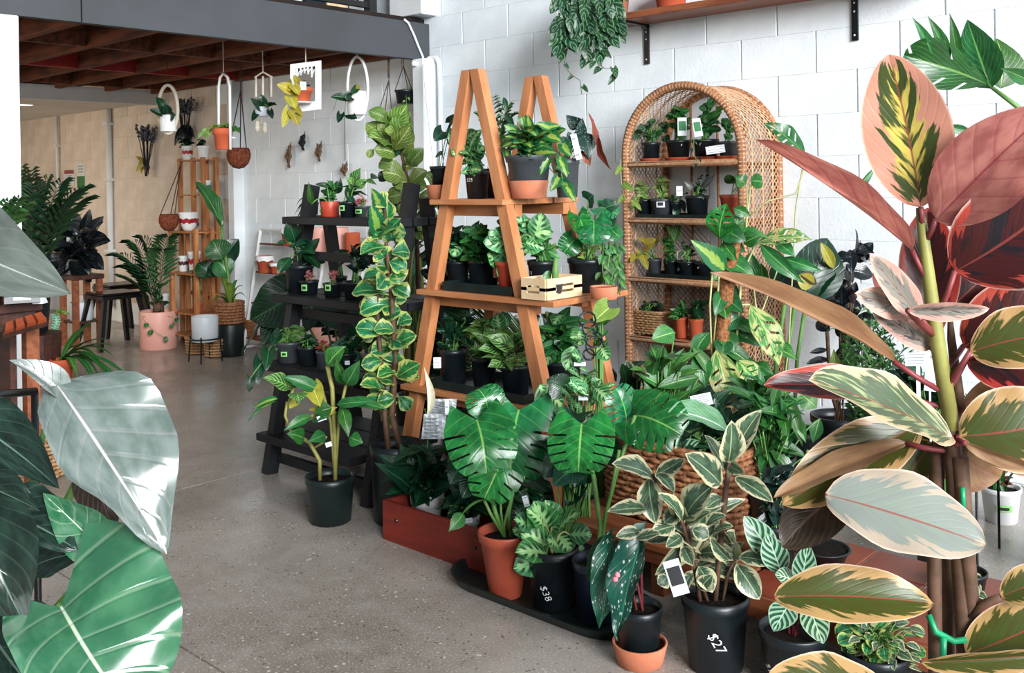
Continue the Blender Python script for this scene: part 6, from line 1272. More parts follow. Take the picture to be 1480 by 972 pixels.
cpot('white pot with dark plum band on the middle shelf of the lower crate', 265, 0, .62, 14, 22, 'band_plum', 'nursery', 4.09)
cpot('small plain white pot at the left edge of the lower crate', 240, 0, .30, 10, 20, None, 'nursery', 4.09)
r, t, d, q, h, pt = cpot('white pot with red patch holding a dark plant on top of the tall crate', 271, 0, 1.546, 16, 20, 'band_red'); bush(r, S['ov_deep'], t, (256, 195, 285, 222), 14, .09, .5)
r, t, d, q, h, pt = cpot('white pot holding dark leaves on top of the tall crate at the right', 294, 0, 1.546, 17, 19, None); bush(r, S['ov_deep'], t, (278, 198, 300, 215), 10, .07, .6)
for px, z, lb in ((268, .42, 'pot with dark green plant on the lower shelf of the tall crate'), (286, .301, 'leafy plant on the second shelf of the lower crate')):
    r, t, d, q, h, pt = potted('potted_plant', lb, AT(px, 4.08 if z < .4 else 4.29, z+.001), 14, 14, 'orange_terracotta'); bush(r, S['ov_m'], t, (px-16, 385, px+16, 410), 16, .08, .5)
for px, lb in ((282, 'small terracotta pot on the bottom crate shelf, left'), (296, 'small terracotta pot on the bottom crate shelf, right')): potted('terracotta_pot', lb, AT(px, 4.08, .121), 12, 14, 'orange_terracotta', 'terra', cat='pot')
# palm in pink planter
p = AT(230, 3.93, 0); r, t, d, q, h, pt = potted('kentia_palm', 'slender palm growing in a large pink planter by the far wall', p, 54, 54, 'pink_glaze', 'cyl')
for tx, ty, sg in ((168, 368, .25), (190, 350, .3), (205, 345, .3), (244, 342, .3), (180, 385, .2), (200, 385, .15), (236, 360, .25), (175, 400, .1)):
    frond(r, t, P(tx, ty, d+U(-.2, .1)), sg, 15, .20, 'lf_palm', .013, droopl=.25)
m = MB(); m.tube([t, P(229, 435, d)], [.05, .04], 10); part('trunk', m, 'stem_brown', r, True); bush(r, S['la_d'], t, (208, 400, 252, 455), 16, .10, .4)
acc = []; vine(r, S['round_g'], [t, P(205, 458, d-.18), P(214, 470, d-.19), P(228, 482, d-.19), P(242, 490, d-.19)], 4, .045, .9, acc=acc); vine(r, S['round_g'], [t, P(250, 458, d-.17), P(255, 462, d-.16), P(248, 470, d-.18)], 3, .04, .9, acc=acc); stems(r, acc)
# pot on black stand
p = AT(297, 3.84, 0); st = thing('plant_stand', 'thin black wire plant stand holding a white pot by the crates', 'stand', p); d = depth(p); zz = .155; rr = 20*d/F
for i in range(4): a = math.pi/4+i*math.pi/2; m = MB(); m.tube([(p.x+math.cos(a)*rr*1.2, p.y+math.sin(a)*rr*1.2, 0), (p.x+math.cos(a)*rr*1.05, p.y+math.sin(a)*rr*1.05, zz+.04)], .006, 6); part('leg', m, 'black_metal', st)
m = MB(); m.tube([(p.x+math.cos(i*math.pi/8)*rr*1.05, p.y+math.sin(i*math.pi/8)*rr*1.05, zz+.02) for i in range(17)], .006, 6, False); m.tube([(p.x-rr*1.05, p.y, zz-.008), (p.x+rr*1.05, p.y, zz-.008)], .006, 6); m.tube([(p.x, p.y-rr*1.05, zz-.008), (p.x, p.y+rr*1.05, zz-.008)], .006, 6); part('ring', m, 'black_metal', st, True)
potted('white_pot', 'pale grey white round pot held in the thin black wire stand', (p.x, p.y, zz), 38, 36, 'grey_glaze', 'cyl', cat='pot')
# bird of paradise in dark pot
p = AT(333, 4.1, 0); r, t, d, q, h, pt = potted('bird_of_paradise', 'bird of paradise with paddle leaves in a dark pot by the white post', p, 40, 46, 'green_black_plastic', 'cyl')
px_leaves(r, S['strel'], [(320, 327, 282, 262, 30, 0, -.05, 25), (322, 375, 307, 346, 38, 0, 0, 0), (322, 328, 300, 300, 18, 0, 0, 40), (330, 400, 312, 375, 34, .05, .05)], d-.05, None); px_leaves(r, S['strel_d'], [(318, 385, 345, 345, 34, .1, .1), (305, 400, 285, 380, 30, .1, .1), (320, 395, 300, 385, 24, .1, .1)], d, None)
stems(r, [([t, P(330, 400, d), P(320, 327, d-.05)], .012), ([t, P(332, 410, d), P(322, 375, d)], .01)], 'stem_green')
for tx, ty in ((310, 430), (318, 400), (352, 415), (355, 430), (345, 405), (305, 440), (330, 410), (340, 440)): strap(r, P(333, 445, d), P(tx, ty, d-U(0, .15)), .14, .05, 'lf_mid' if tx % 2 else 'lf_lime')
p2 = p.copy(); m = MB(); 
weave_basket('woven_basket', 'seagrass basket resting on the dark pot of the bird of paradise', (p.x, p.y, h+.004), .21, .21, .16, 7, .003, .011, 'basket_brown', True, 18, 1.02)
# white ladder items
def lad(label, px, Yb, zt, z, wpx, hpx, m='orange_terracotta', k='terra', rim=None, dy=.08, name='terracotta_pot'):
    Y = min(4.28, Yb+(4.38-Yb)*z/zt+dy); r, t, d, q, h, pt = potted(name, label, AT(px, Y, z+.001), wpx, hpx, m, k, cat='pot')
    if rim:
        c = r.location; mb = MB(); n = 20; pts = []
        for zz, rr in ((h*1.005, q*1.02), (h*.72, q*1.03)):
            for i in range(n): a = 2*math.pi*i/n; pts.append((c.x+math.cos(a)*rr, c.y+math.sin(a)*rr, c.z+(zz if zz > h*.9 else h*(.72+.07*math.sin(i*2.6)))))
        mb._a(pts, [(i, n+i, n+(i+1) % n, (i+1) % n) for i in range(n)]); o = part('drip_glaze', mb, rim, r, True); o.parent = pt
    return r, t, d, q, h, pt
lad('terracotta pot with white dripped rim on the white ladder, the larger of the two', 383, 4.2, .97, .64, 26, 24, rim='white_glaze')
lad('terracotta pot with white dripped rim on the white ladder, the smaller of the two', 398, 4.2, .97, .64, 16, 15, rim='white_glaze')
lad('dark terracotta pot with white dripped rim on the top shelf of the white ladder', 418, 4.2, .97, .86, 24, 24, 'brick_red_plastic', rim='white_glaze')
lad('white bowl stack on the lowest shelf of the white ladder', 398, 4.2, .97, .13, 32, 22, 'white_glaze', 'bowl', name='white_bowl')
lad('upside white bowl with foot on the second shelf of the white ladder', 402, 4.2, .97, .40, 22, 14, 'white_glaze', 'bowl', name='white_bowl')
lad('brown woven pot at the left of the lowest white ladder shelf', 362, 4.2, .97, .13, 24, 24, 'basket_brown', 'nursery', name='woven_pot')
lad('pink planter on the second white ladder, left of the pair', 463, 4.15, .93, .78, 26, 44, 'pink_glaze', 'cyl', name='pink_planter')
lad('pink planter on the second white ladder, right of the pair', 489, 4.15, .93, .78, 30, 46, 'pink_glaze', 'cyl', name='pink_planter')
lad('white bowl on the lower shelf of the second white ladder', 447, 4.15, .93, .44, 34, 26, 'white_glaze', 'bowl', name='white_bowl')
lad('terracotta lantern pot on the second white ladder behind the variegated column', 510, 4.15, .93, .78, 22, 40, 'orange_terracotta', 'cyl')
lad('large pale pink planter on the bottom shelf of the second white ladder', 470, 4.15, .93, .13, 40, 40, 'pink_glaze', 'cyl', name='pink_planter')
# dark rubber plant and palms at the left
r, t, d, q, h, pt = potted('dark_rubber_plant', 'large dark glossy rubber plant standing on the red brown timber stand', STAND+Vector((0, 0, .601)), 34, 22)
rows = [(115, 345, 102, 300, 22), (118, 345, 130, 302, 16), (120, 350, 150, 312, 20), (122, 352, 150, 320, 16), (120, 340, 92, 325, 20), (125, 358, 160, 348, 28), (124, 352, 155, 342, 22), (120, 365, 150, 390, 24), (110, 365, 145, 378, 24), (100, 370, 130, 398, 26), (95, 350, 110, 320, 18), (90, 345, 88, 362, 20), (108, 335, 100, 355, 14), (80, 365, 100, 395, 28), (70, 360, 85, 335, 24), (60, 370, 80, 390, 26), (105, 395, 132, 408, 22), (100, 380, 70, 400, 28), (96, 360, 70, 350, 26), (112, 360, 95, 385, 26), (85, 345, 60, 320, 24), (120, 370, 118, 400, 22), (88, 375, 60, 380, 28), (104, 350, 128, 330, 18)]
px_leaves(r, EL('lf_black'), rows, d, t, stem='stem_brown', sr=.005); bush(r, EL('lf_black'), t, (55, 305, 160, 412), 46, .20, .42)
p = P(48, 500, 6.6); r, t, d, q, h, pt = potted('kentia_palm', 'arching kentia palm beside the white column at the left', (p.x, p.y, .35), 50, 60)
for tx, ty in ((90, 262), (122, 270), (70, 258), (128, 285), (50, 270), (100, 290), (40, 285), (75, 300), (110, 275), (60, 290), (20, 300), (85, 310)):
    frond(r, t, P(tx, ty, d+U(-.2, .2)), .28, 12, .20, 'lf_palm', .017, droopl=.3)
m = MB(); m.lathe([(.16, 0), (.18, .34)], 20, (p.x, p.y, .0005)); solid('plinth', m, 'dark_wood', 'dark round plinth under the kentia palm at the left', 'plinth', (p.x, p.y, .0005))
p = P(-12, 430, 3.75); r, t, d, q, h, pt = potted('areca_palm', 'bright green palm fronds in front of the white column at the left edge', (p.x, p.y, dzt-.009), 30, 26)
for tx, ty in ((14, 290), (24, 306), (42, 295), (2, 300), (30, 285)): frond(r, t, P(tx, ty, d-.05), .14, 9, .085, 'lf_palm_light', .016, r=.002)
p = P(40, 280, 9.5); p = AT(38, 4.1, 0); r, t, d, q, h, pt = potted('kentia_palm', 'dark feathery palm against the tan wall in the far left corner', (p.x, 4.1, 0), 40, 50)
for tx, ty in ((30, 240), (45, 245), (50, 260), (28, 262), (40, 275), (24, 250), (52, 275)): frond(r, t, P(tx, ty, d+U(-.2, .1)), .3, 14, .24, 'lf_palm', .02)
# orchid cactus and succulent
r, t, d, q, h, pt = potted('orchid_cactus', 'strappy green plant in a terracotta pot standing on the concrete floor at the left', PZ(90, 556), 34, 38, 'orange_terracotta', 'terra')
for tx, ty, sg in ((142, 462, .1), (160, 492, .12), (165, 515, .16), (198, 560, .22), (170, 556, .2), (140, 560, .2), (120, 500, .08), (130, 470, .1), (150, 560, .25), (180, 562, .2), (165, 500, .1), (112, 545, .14), (125, 480, .05), (148, 530, .2), (158, 548, .22)):
    strap(r, t+rv(.015), P(tx, ty, d-U(.0, .2)), sg, .052, random.choice(['lf_green', 'lf_mid', 'lf_green']), wide=.5)
p = PZ(79, 532); r, t, d, q, h, pt = potted('string_succulent', 'tall thin aqua green succulent column beside the terracotta pot', (p.x, p.y, 0), 16, 12, 'grey_plastic')
m = MB(); pts = [P(80+2*math.sin(i*.8), 528-i*3.6, d) for i in range(21)]; m.tube(pts, .012, 6)
for i, pp in enumerate(pts):
    for q_ in range(5): a = q_*1.26+i; m.tube([pp, pp+rt*math.cos(a)*.03-fw*math.sin(a)*.03+Vector((0, 0, .012))], [.007, .004], 4)
part('stem', m, 'aqua', r, True); bush(r, lset('ovate', 'lf_lime', 2, nv=5, nu=1), P(84, 452, d), (74, 446, 100, 458), 14, .05, .6, sr=.001, rd=.05)
# ================================================================= hanging things in the far room
def hook(root, top, zt, r=.003, m='cord'):
    mb = MB(); mb.tube([top, (top[0], top[1], zt)], r, 4); part('hanging_cord', mb, m, root)
def ring(root, c, a, b, ang, rad, m, name='ring'):
    ax = Vector((math.cos(ang), math.sin(ang), 0)); mb = MB(); mb.tube([c+ax*a*math.cos(i*math.pi/18)+Vector((0, 0, b*math.sin(i*math.pi/18))) for i in range(37)], rad, 6, False); part(name, mb, m, root, True)
def mini(root, c, r, h, m, kind='terra'):
    return part('pot', pot_mesh(MB(), c, r, h, kind, 18), m, root, True)
Zb = 2.374
c = P(243, 158, 6.5); t = thing('hanging_planter', 'oval pale wood ring hanger with a white pot, leftmost of the hanging planters', 'hanging planter', c); d = 6.5
ring(t, c, 15*d/F, 35*d/F, .55, .012, 'cotton'); hook(t, (c.x, c.y, c.z+35*d/F), Zb); b0 = c-Vector((0, 0, 32*d/F)); mini(t, b0, .055, .11, 'white_glaze', 'cyl')
px_leaves(t, S['el_d'], [(243, 168, 226, 140, 14), (240, 168, 216, 158, 12), (246, 168, 254, 166, 16), (244, 165, 238, 150, 14)], d-.02, b0+Vector((0, 0, .1)))
c = P(324, 165, 6.2); d = 6.2; t = thing('hanging_planter', 'white D-shaped hanger holding a terracotta pot with yellow green trailing leaves', 'hanging planter', c)
m = MB(); m.tube([P(316, 214, d), P(316, 125, d), P(318, 112, d), P(323, 106, d), P(329, 112, d-.06), P(332, 126, d-.06), P(333, 216, d-.06)], .009, 6); part('loop', m, 'white_metal', t, True); hook(t, P(323, 107, d), Zb, .003, 'cotton')
m = MB(); m.tube([P(310, 199, d-.03), P(340, 199, d-.05)], .006, 6); part('cross_bar', m, 'white_metal', t); b0 = P(322, 216, d-.03); mini(t, b0, 14*d/F, 30*d/F, 'orange_terracotta'); bush(t, lset('ovate', 'lf_lime', 3, nv=6, nu=2), b0+Vector((0, 0, .12)), (300, 176, 346, 196), 30, .05, .6, rd=.08, sr=.0012); acc = []
vine(t, lset('ovate', 'lf_lime', 3, nv=6, nu=2), [b0+Vector((0, 0, .13)), P(302, 182, d), P(292, 195, d)], 8, .05, .6, acc=acc); vine(t, S['ov_m'], [b0+Vector((0, 0, .13)), P(338, 182, d), P(344, 186, d)], 4, .05, .6, acc=acc); stems(t, acc, 'stem_green', .0015)
def coconut(label, px, py, d, rpx, ax, ay, ztop=None, wall=False):
    c = P(px, py, d); t = thing('coconut_planter', label, 'hanging planter', c); r = rpx*d/F
    mb = MB(); mb.lathe([(.001, -r), (r*.45, -r*.9), (r*.8, -r*.55), (r*.98, -r*.1), (r*1.0, r*.25), (r*.93, r*.6), (r*.84, r*.78), (r*.78, r*.76), (r*.8, r*.55), (.001, r*.5)], 18, c); part('shell', mb, 'coconut', t, True)
    top = P(ax, ay, d)
    mb = MB()
    for a in (0.3, 2.4, 4.5): mb.tube([c+Vector((math.cos(a)*r*.83, math.sin(a)*r*.83, r*.76)), top], .004, 4)
    mb.tube([top, (top.x, top.y, Zb if ztop is None else ztop)], .004, 4); part('cord', mb, 'cord', t)
coconut('brown coconut shell planter hanging on dark cords in front of the white post', 345, 227, 6.8, 17, 348, 130)
coconut('brown coconut shell planter hanging on long cords beside the tall crate', 244, 320, 7.9, 14, 262, 236, 1.53)
c = P(380, 150, 6.2); d = 6.2; t = thing('hanging_planter', 'small hanger with dark heart leaves and pale wooden figures under the joists', 'hanging planter', c)
m = MB(); 
for x in (370, 380, 392): m.tube([P(x, 140, d), P(x, 110, d)], .006, 5)
m.tube([P(368, 112, d), P(380, 104, d), P(394, 112, d)], .006, 5); part('frame', m, 'cotton', t); hook(t, P(380, 106, d), Zb, .003, 'cotton'); b0 = P(378, 168, d); mini(t, b0, .045, .06, 'grey_glaze', 'cyl')
px_leaves(t, S['heart_d'], [(378, 156, 362, 142, 14), (380, 152, 378, 136, 18), (384, 155, 400, 152, 18), (372, 162, 364, 176, 12), (390, 160, 394, 172, 10)], d-.04, b0+Vector((0, 0, .05)))
m = MB()
for x, y in ((372, 184), (383, 186)): m.lathe([(.012, -.03), (.018, 0), (.012, .02), (.014, .035), (.001, .045)], 10, P(x, y, d))
part('figure', m, 'cotton', t, True); m = MB(); m.tube([b0, P(378, 176, d), P(372, 182, d)], .002, 4); m.tube([P(378, 176, d), P(383, 183, d)], .002, 4); part('thread', m, 'cotton', t)
# fretwork board with yellow-leaved vine
d = 5.9; q0, q1, q2, q3 = P(420, 163, d+.02), P(464, 158, d-.02), P(462, 87, d-.02), P(420, 93, d+.02); t = thing('hanging_planter', 'white square fretwork board hanger with a terracotta pot and yellow heart leaves', 'hanging planter', (q0+q2)/2)
ux, uz = (q1-q0), (q3-q0); nn = ux.cross(uz).normalized(); nn = nn if nn.dot(tocam(q0)) > 0 else -nn
def pt2(a, b, e=0): return q0+ux*a+uz*b+nn*e
m = MB()
def fr(poly):
    k = len(poly); vs = [pt2(a, b, e) for e in (-.006, .006) for a, b in poly]; m._a(vs, [tuple(range(k, 2*k)), tuple(reversed(range(k)))]+[(i, (i+1) % k, k+(i+1) % k, k+i) for i in range(k)])
fr([(0, 0), (1, 0), (1, .18), (0, .18)]); fr([(0, .18), (.18, .18), (.18, 1), (0, 1)]); fr([(.82, .18), (1, .18), (1, 1), (.82, 1)]); fr([(.18, .9), (.82, .9), (.82, 1), (.18, 1)]); 
part('board', m, 'white_metal', t); m = MB()
for i in range(5):
    a = .2+.12*i; hgt = .22-.1*math.sin(math.pi*i/4)
    fr([(a, .9-hgt), (a+.035, .9-hgt), (a+.035, .905), (a, .905)]); fr([(a, .9-hgt), (a+.10, .9-hgt*.4), (a+.10, .9-hgt*.4+.03), (a, .9-hgt+.03)]); 
part('fretwork', m, 'white_metal', t); hook(t, pt2(.5, 1), Zb, .003, 'cotton')
b0 = pt2(.5, .17, .06); m = MB(); m.lathe([(.06, -.006), (.062, 0), (.02, 0)], 16, b0); part('pot_shelf', m, 'white_metal', t, True); mini(t, b0, .068, .085, 'orange_terracotta'); b1 = b0+Vector((0, 0, .075)); tagcard('plant_tag', '', 438, 124, 9, 13, d-.12, 0, t, lines=1); bush(t, S['ov_deep'], b1, (428, 118, 452, 130), 8, .04, .7)
px_leaves(t, S['heart_y'], [(420, 130, 400, 122, 20), (424, 125, 432, 138, 18), (420, 140, 428, 158, 20), (418, 160, 408, 184, 18), (424, 165, 430, 182, 20), (416, 120, 420, 132, 16), (426, 155, 438, 168, 12), (430, 118, 424, 108, 12)], d-.12, None); stems(t, [([b1, P(430, 122, d-.1), P(420, 128, d-.1), P(421, 150, d-.1), P(420, 168, d-.1)], .003)], 'stem_pale')
# white oval ring and white pot
c = P(517, 128, 6.3); d = 6.3; t = thing('hanging_planter', 'white oval ring hanger with a white pot hanging behind the grey beam', 'hanging planter', c)
ring(t, c, 15*d/F, 46*d/F, .62, .010, 'white_metal'); hook(t, c+Vector((0, 0, 46*d/F)), Zb, .003, 'cotton'); b0 = P(516, 166, d); m = MB(); mini(t, b0, 14*d/F, 34*d/F, 'white_glaze', 'cyl'); m = MB(); m.tube([b0+Vector((math.cos(i*math.pi/8)*.06, math.sin(i*math.pi/8)*.06, .085)) for i in range(17)], .004, 5, False); part('pot_ring', m, 'white_metal', t)
px_leaves(t, S['heart_d'], [(500, 142, 478, 140, 16), (508, 140, 498, 142, 14), (505, 165, 516, 172, 16), (492, 165, 488, 178, 12), (514, 128, 506, 134, 12)], d-.06, None); px_leaves(t, S['heart_y'], [(516, 132, 518, 120, 10)], d-.02, None); stems(t, [([b0+Vector((0, 0, .12)), P(504, 138, d-.06), P(488, 138, d-.06), P(482, 160, d-.06)], .002), ([P(500, 140, d-.06), P(498, 165, d-.06)], .002)], 'stem_green')
c = P(586, 150, 6.5); d = 6.5; t = thing('hanging_planter', 'black pot hanging on dark cords above the fiddle leaf fig', 'hanging planter', c); mini(t, c, .07, .09, 'black_plastic', 'nursery'); m = MB(); top = P(583, 95, d)
for a in (0, 2.1, 4.2): m.tube([c+Vector((math.cos(a)*.07, math.sin(a)*.07, .085)), top], .003, 4)
m.tube([top, (top.x, top.y, Zb)], .003, 4); part('cord', m, 'cord', t); bush(t, S['ov_m'], c+Vector((0, 0, .085)), (572, 132, 610, 152), 14, .05, .4, rd=.06); acc = []; vine(t, lset('ovate', 'lf_lime', 3, nv=5, nu=1), [c+Vector((0, 0, .09)), P(604, 142, d), P(606, 160, d)], 6, .03, .6, acc=acc); vine(t, lset('ovate', 'lf_lime', 3, nv=5, nu=1), [c+Vector((0, 0, .09)), P(587, 140, d-.08), P(588, 165, d-.08)], 8, .03, .6, acc=acc); stems(t, acc)
t = thing('macrame_hanger', 'empty knotted cord hanger between the white ring and the black hanging pot', 'hanger', P(560, 120, 6.4)); m = MB(); top = P(562, 86, 6.4)
for x, y in ((548, 160), (556, 165), (566, 160)): m.tube([top, P(562, 115, 6.4), P(x, y, 6.4)], .003, 4)
m.tube([top, P(562, 112, 6.4)], .008, 5); m.tube([top, (top.x, top.y, Zb)], .003, 4); m.tube([P(548, 160, 6.4), P(557, 170, 6.4), P(566, 160, 6.4)], .003, 4); part('cords', m, 'cord', t)
# dried things on the wall
def pod(label, px, py, hpx, m1='dry'):
    c = PY(px, py, 4.41); d = depth(c); t = thing('dried_bundle', label, 'dried plant', c); hh = hpx*d/F/2; mb = MB()
    for i in range(14): a = U(0, 6.28); mb.tube([c+Vector((math.cos(a)*.02, min(.012, math.sin(a)*.02), hh*U(.6, 1))), c+Vector((math.cos(a+1)*.035, -.01, 0)), c+Vector((math.cos(a+2)*.02, min(.012, math.sin(a)*.03), -hh*U(.6, 1)))], [.004, .011, .003], 5)
    part('bundle', mb, m1, t, True); mb = MB(); mb.tube([c+Vector((0, 0, hh*.5)), c+Vector((0, .02, hh*1.25))], .003, 4); part('string', mb, 'cord', t)
pod('brown dried bundle on the white wall, lowest of the trio left of the black ladder', 418, 226, 34); pod('dark dried bundle on the white wall, topmost of the trio', 438, 206, 26, 'dry_dark'); pod('thin brown dried bundle on the white wall, right of the trio', 462, 220, 27); pod('dried pod hanging on a long string above the black ladder', 499, 245, 20)
t = thing('cord', 'long thin string holding the dried pod above the black ladder', 'string', PY(499, 190, 4.42)); m = MB(); m.tube([PY(498, 165, 4.42), PY(499, 232, 4.42)], .0025, 4); part('string', m, 'cord', t)
def bunch(label, px, y0, y1, wpx, m1, head):
    c = PY(px, (y0+y1)/2, 4.38); d = depth(c); t = thing('dried_flower_bunch', label, 'dried flowers', c); mb = MB(); hb = MB(); b0 = PY(px, y1, 4.38)
    for i in range(16):
        e = PY(px+U(-wpx, wpx)/2, y0+U(-2, 10), 4.38+U(-.06, .03)); mb.tube([b0+rv(.015), (b0+e)/2+rv(.01), e], .004, 4)
        for q in range(5): s = e.lerp(b0, q*.05)+rv(.012); hb.tube([s, s+Vector((U(-.02, .02), 0, .02))], [.017, .005], 5)
    part('stalks', mb, m1, t); part('flower_heads', hb, head, t, True, stuff=True); mb = MB(); mb.tube([b0.lerp(c, .3)+Vector((0, .0, -.01)), b0.lerp(c, .3)+Vector((0, 0, .015))], .03, 8); part('tie', mb, 'cord', t)
bunch('grey dried flower bunch hanging on the wall beside the far ceiling beam', 212, 182, 253, 30, 'dry_dark', 'dry_grey'); bunch('dark grey dried flower bunch beside the tall crate top', 268, 145, 212, 24, 'dry_dark', 'dry_grey')
for b in range(1): pass
r_ = thing('dried_leaf_bunch', 'dark drooping dried leaf bunch below the dark grey flower bunch', 'dried plant', PY(266, 195, 4.36)); px_leaves(r_, LA('lf_black'), [(266, 180, 252, 212, 10), (266, 180, 262, 208, 12), (268, 182, 276, 206, 12), (264, 182, 258, 200, 10), (268, 180, 282, 200, 10)], depth(PY(266, 195, 4.36)), None)
r_ = thing('dried_leaf_bunch', 'small yellowed sprig on the wall below the grey flower bunch', 'dried plant', PY(202, 236, 4.38)); px_leaves(r_, LA('lf_yellow'), [(206, 232, 196, 226, 6), (205, 238, 197, 248, 6), (206, 230, 200, 240, 6), (208, 240, 204, 252, 5)], depth(PY(202, 236, 4.38)), None); stems(r_, [([PY(208, 225, 4.4), PY(206, 245, 4.38)], .003)], 'cord')
# ================================================================= foreground left: big philodendron
c = P(-60, 700, 1.25); r = thing('foreground_philodendron', 'large glossy philodendron with green leaves and grey ones coloured as sky sheen filling the left foreground', 'plant', (c.x, c.y, 0)); d = 1.25; c = r.location.copy()
part('pot', pot_mesh(MB(), c, .17, .30, 'nursery'), 'black_plastic', r, True); m = MB(); m.lathe([(.155, .26), (.001, .27)], 20, c, cap=False); part('soil', m, 'soil', r, True); t = c+Vector((0, 0, .27))
k = dict(nv=16, nu=5)
sheen = leaf_mesh('ovate', 'lf_sky_sheen', fold=.22, arch=.10, lobe=.0, wave=.4, asym=.25, **k); gry = leaf_mesh('ovate', 'lf_grey', fold=.12, arch=.08, lobe=.1, wave=.2, **k)
phg = leaf_mesh('monst', 'lf_philo', fold=.16, arch=.14, lobe=.42, wave=.45, asym=-.28, nv=24, nu=9); phd = leaf_mesh('ovate', 'lf_philo_dark', fold=.2, arch=.12, lobe=.1, wave=.4, **k); phg2 = leaf_mesh('ovate', 'lf_philo', fold=.5, arch=.2, wave=.4, **k); brn = leaf_mesh('ovate', 'lf_brown', fold=.2, arch=.1, **k)
def F1(me, bx, by, tx, ty, w, db=0, dt=0, roll=0, up_=.35, cm=.9):
    B, T = P(bx, by, d+db), P(tx, ty, d+dt); put_leaf(r, me, B, T, w*(d+db)/F, tocam((B+T)/2)*cm+Vector((0, 0, up_)), roll)
F1(leaf_mesh('ovate', 'lf_sky_sheen', fold=.2, arch=.10, wave=.4, asym=-.25, **k), 78, 550, 241, 800, 176, .05, -.02, -6, .6); F1(leaf_mesh('ovate', 'lf_sky_sheen', fold=.5, arch=.1, **k), 98, 582, 13, 520, 46, .05, .03, 20)
F1(gry, -110, 330, 103, 424, 150, .12, -.05, 10, .2); F1(leaf_mesh('ovate', 'lf_philo_dark', fold=.15, arch=.1, lobe=.1, seed=2, **k), -80, 590, 86, 706, 100, .12, .05, 0, .6)
F1(brn, 128, 660, 166, 770, 70, .14, .12, 0); F1(phg2, 152, 800, 62, 712, 70, .05, .02, -25, .6); F1(phd, -50, 690, 58, 738, 70, .02, -.02, 10, .8); F1(phd, -10, 735, 112, 795, 112, .02, 0, -10, .6); F1(leaf_mesh('ovate', 'lf_philo_dark', fold=.3, arch=.2, seed=3, **k), -30, 720, 36, 902, 130, -.05, -.08, 10, .5)
F1(phg, 88, 876, 186, 1030, 225, -.05, -.12, -4, .3); F1(phd, -30, 890, 66, 1020, 120, .0, -.05, 0, .3); F1(phd, 48, 880, 128, 1000, 60, .05, 0, 20, .3); F1(phg2, 60, 742, 110, 770, 50, .08, .06, 0, .6); F1(phd, 110, 800, 30, 830, 60, .1, .1, 0, .5)
stems(r, [([t, P(-30, 900, d+.2), P(30, 760, d+.16), P(80, 556, d+.07)], .004), ([t, P(-60, 800, d+.15), P(-120, 450, d+.14), P(-110, 330, d+.12)], .008), ([t, P(0, 1000, d), P(50, 930, d+.04), P(86, 874, d-.03)], .004), ([t, P(-40, 800, d+.12), P(-70, 560, d+.12)], .007), ([t, P(20, 880, d+.12), P(128, 660, d+.14)], .006), ([t, P(60, 900, d+.1), P(152, 800, d+.05)], .006)], 'stem_green')
r2, t2, d2, q2, h2, pt2_ = potted('flowering_plant', 'small red-flowered plant low behind the foreground philodendron', PZ(70, 1080), 70, 60); bush(r2, S['lim'], t2, (20, 905, 110, 980), 30, .05, .6, rd=.06); bush(r2, S['heart_g'], t2, (40, 900, 120, 985), 16, .06, .8, rd=.06)
m = MB()
for x, y in ((70, 965), (80, 962), (62, 972), (48, 905), (55, 912)): m.lathe([(.001, -.012), (.014, -.004), (.016, .006), (.001, .012)], 8, P(x, y, d2-.12))
part('flower', m, 'red_flower', r2, True)
# ================================================================= foreground right: ruby rubber plant
d = 1.35; c = P(1385, 972, d); r = thing('ruby_rubber_plant', 'tall rubber plant with pink, red and cream variegated leaves filling the right foreground', 'plant', (c.x, c.y, 0)); c = r.location.copy()
part('pot', pot_mesh(MB(), c, .15, .28, 'nursery'), 'black_plastic', r, True); m = MB(); m.lathe([(.138, .24), (.001, .25)], 20, c, cap=False); part('soil', m, 'soil', r, True); t = c+Vector((0, 0, .25))
st = MB(); 
for pts, rr in (([t, P(1398, 972, d), P(1384, 760, d), P(1376, 620, d), P(1356, 500, d), P(1342, 400, d), P(1332, 320, d), P(1328, 300, d)], [.013, .0125, .012, .0115, .0105, .009, .007, .004]),): st.tube(pts[3:], rr[3:], 10); s2 = MB(); s2.tube(pts[:4], rr[:4], 10)
part('main_stem', st, 'stem_olive', r, True); part('main_stem', s2, 'stem_brown', r, True); st = MB()
for pts, rr in (([t-rt*.03, P(1352, 972, d), P(1350, 800, d+.01), P(1356, 660, d+.02), P(1372, 600, d+.02)], .010), ([t+rt*.02, P(1370, 960, d+.04), P(1372, 800, d+.04), P(1390, 640, d+.03), P(1384, 560, d+.03), P(1375, 490, d+.03), P(1372, 440, d+.04)], [.010, .010, .010, .009, .008, .006, .002]), ([t+rt*.03, P(1412, 972, d), P(1398, 800, d-.01), P(1388, 660, d-.01)], .011), ([P(1402, 890, d-.01), P(1420, 872, d-.02), P(1446, 862, d-.04)], .005)): st.tube(pts, rr, 8)
part('side_stem', st, 'stem_brown', r, True)
pet = []
def F2(mt, bx, by, tx, ty, w, db=0, dt=0, roll=0, att=None, up_=.1, cm=1.0, **kk):
    q = dict(nv=16, nu=5, fold=.16, arch=.06, wave=.15); q.update(kk); B, T = P(bx, by, d+db), P(tx, ty, d+dt)
    put_leaf(r, leaf_mesh('rub', mt, seed=len(pet), **q), B, T, w*(d+db)/F, tocam((B+T)/2)*cm+Vector((0, 0, up_)), roll)
    if att: pet.append(([P(att[0], att[1], d), B.lerp(P(att[0], att[1], d), .4)+Vector((0, 0, -.002)), B], .0042))
    else: pet.append(([B, B+(T-B)*.02], .002))
BK = 180
F2('lf_ruby_pink', 1331, 300, 1285, 78, 124, -.01, .0, -8, (1333, 330), arch=.05)
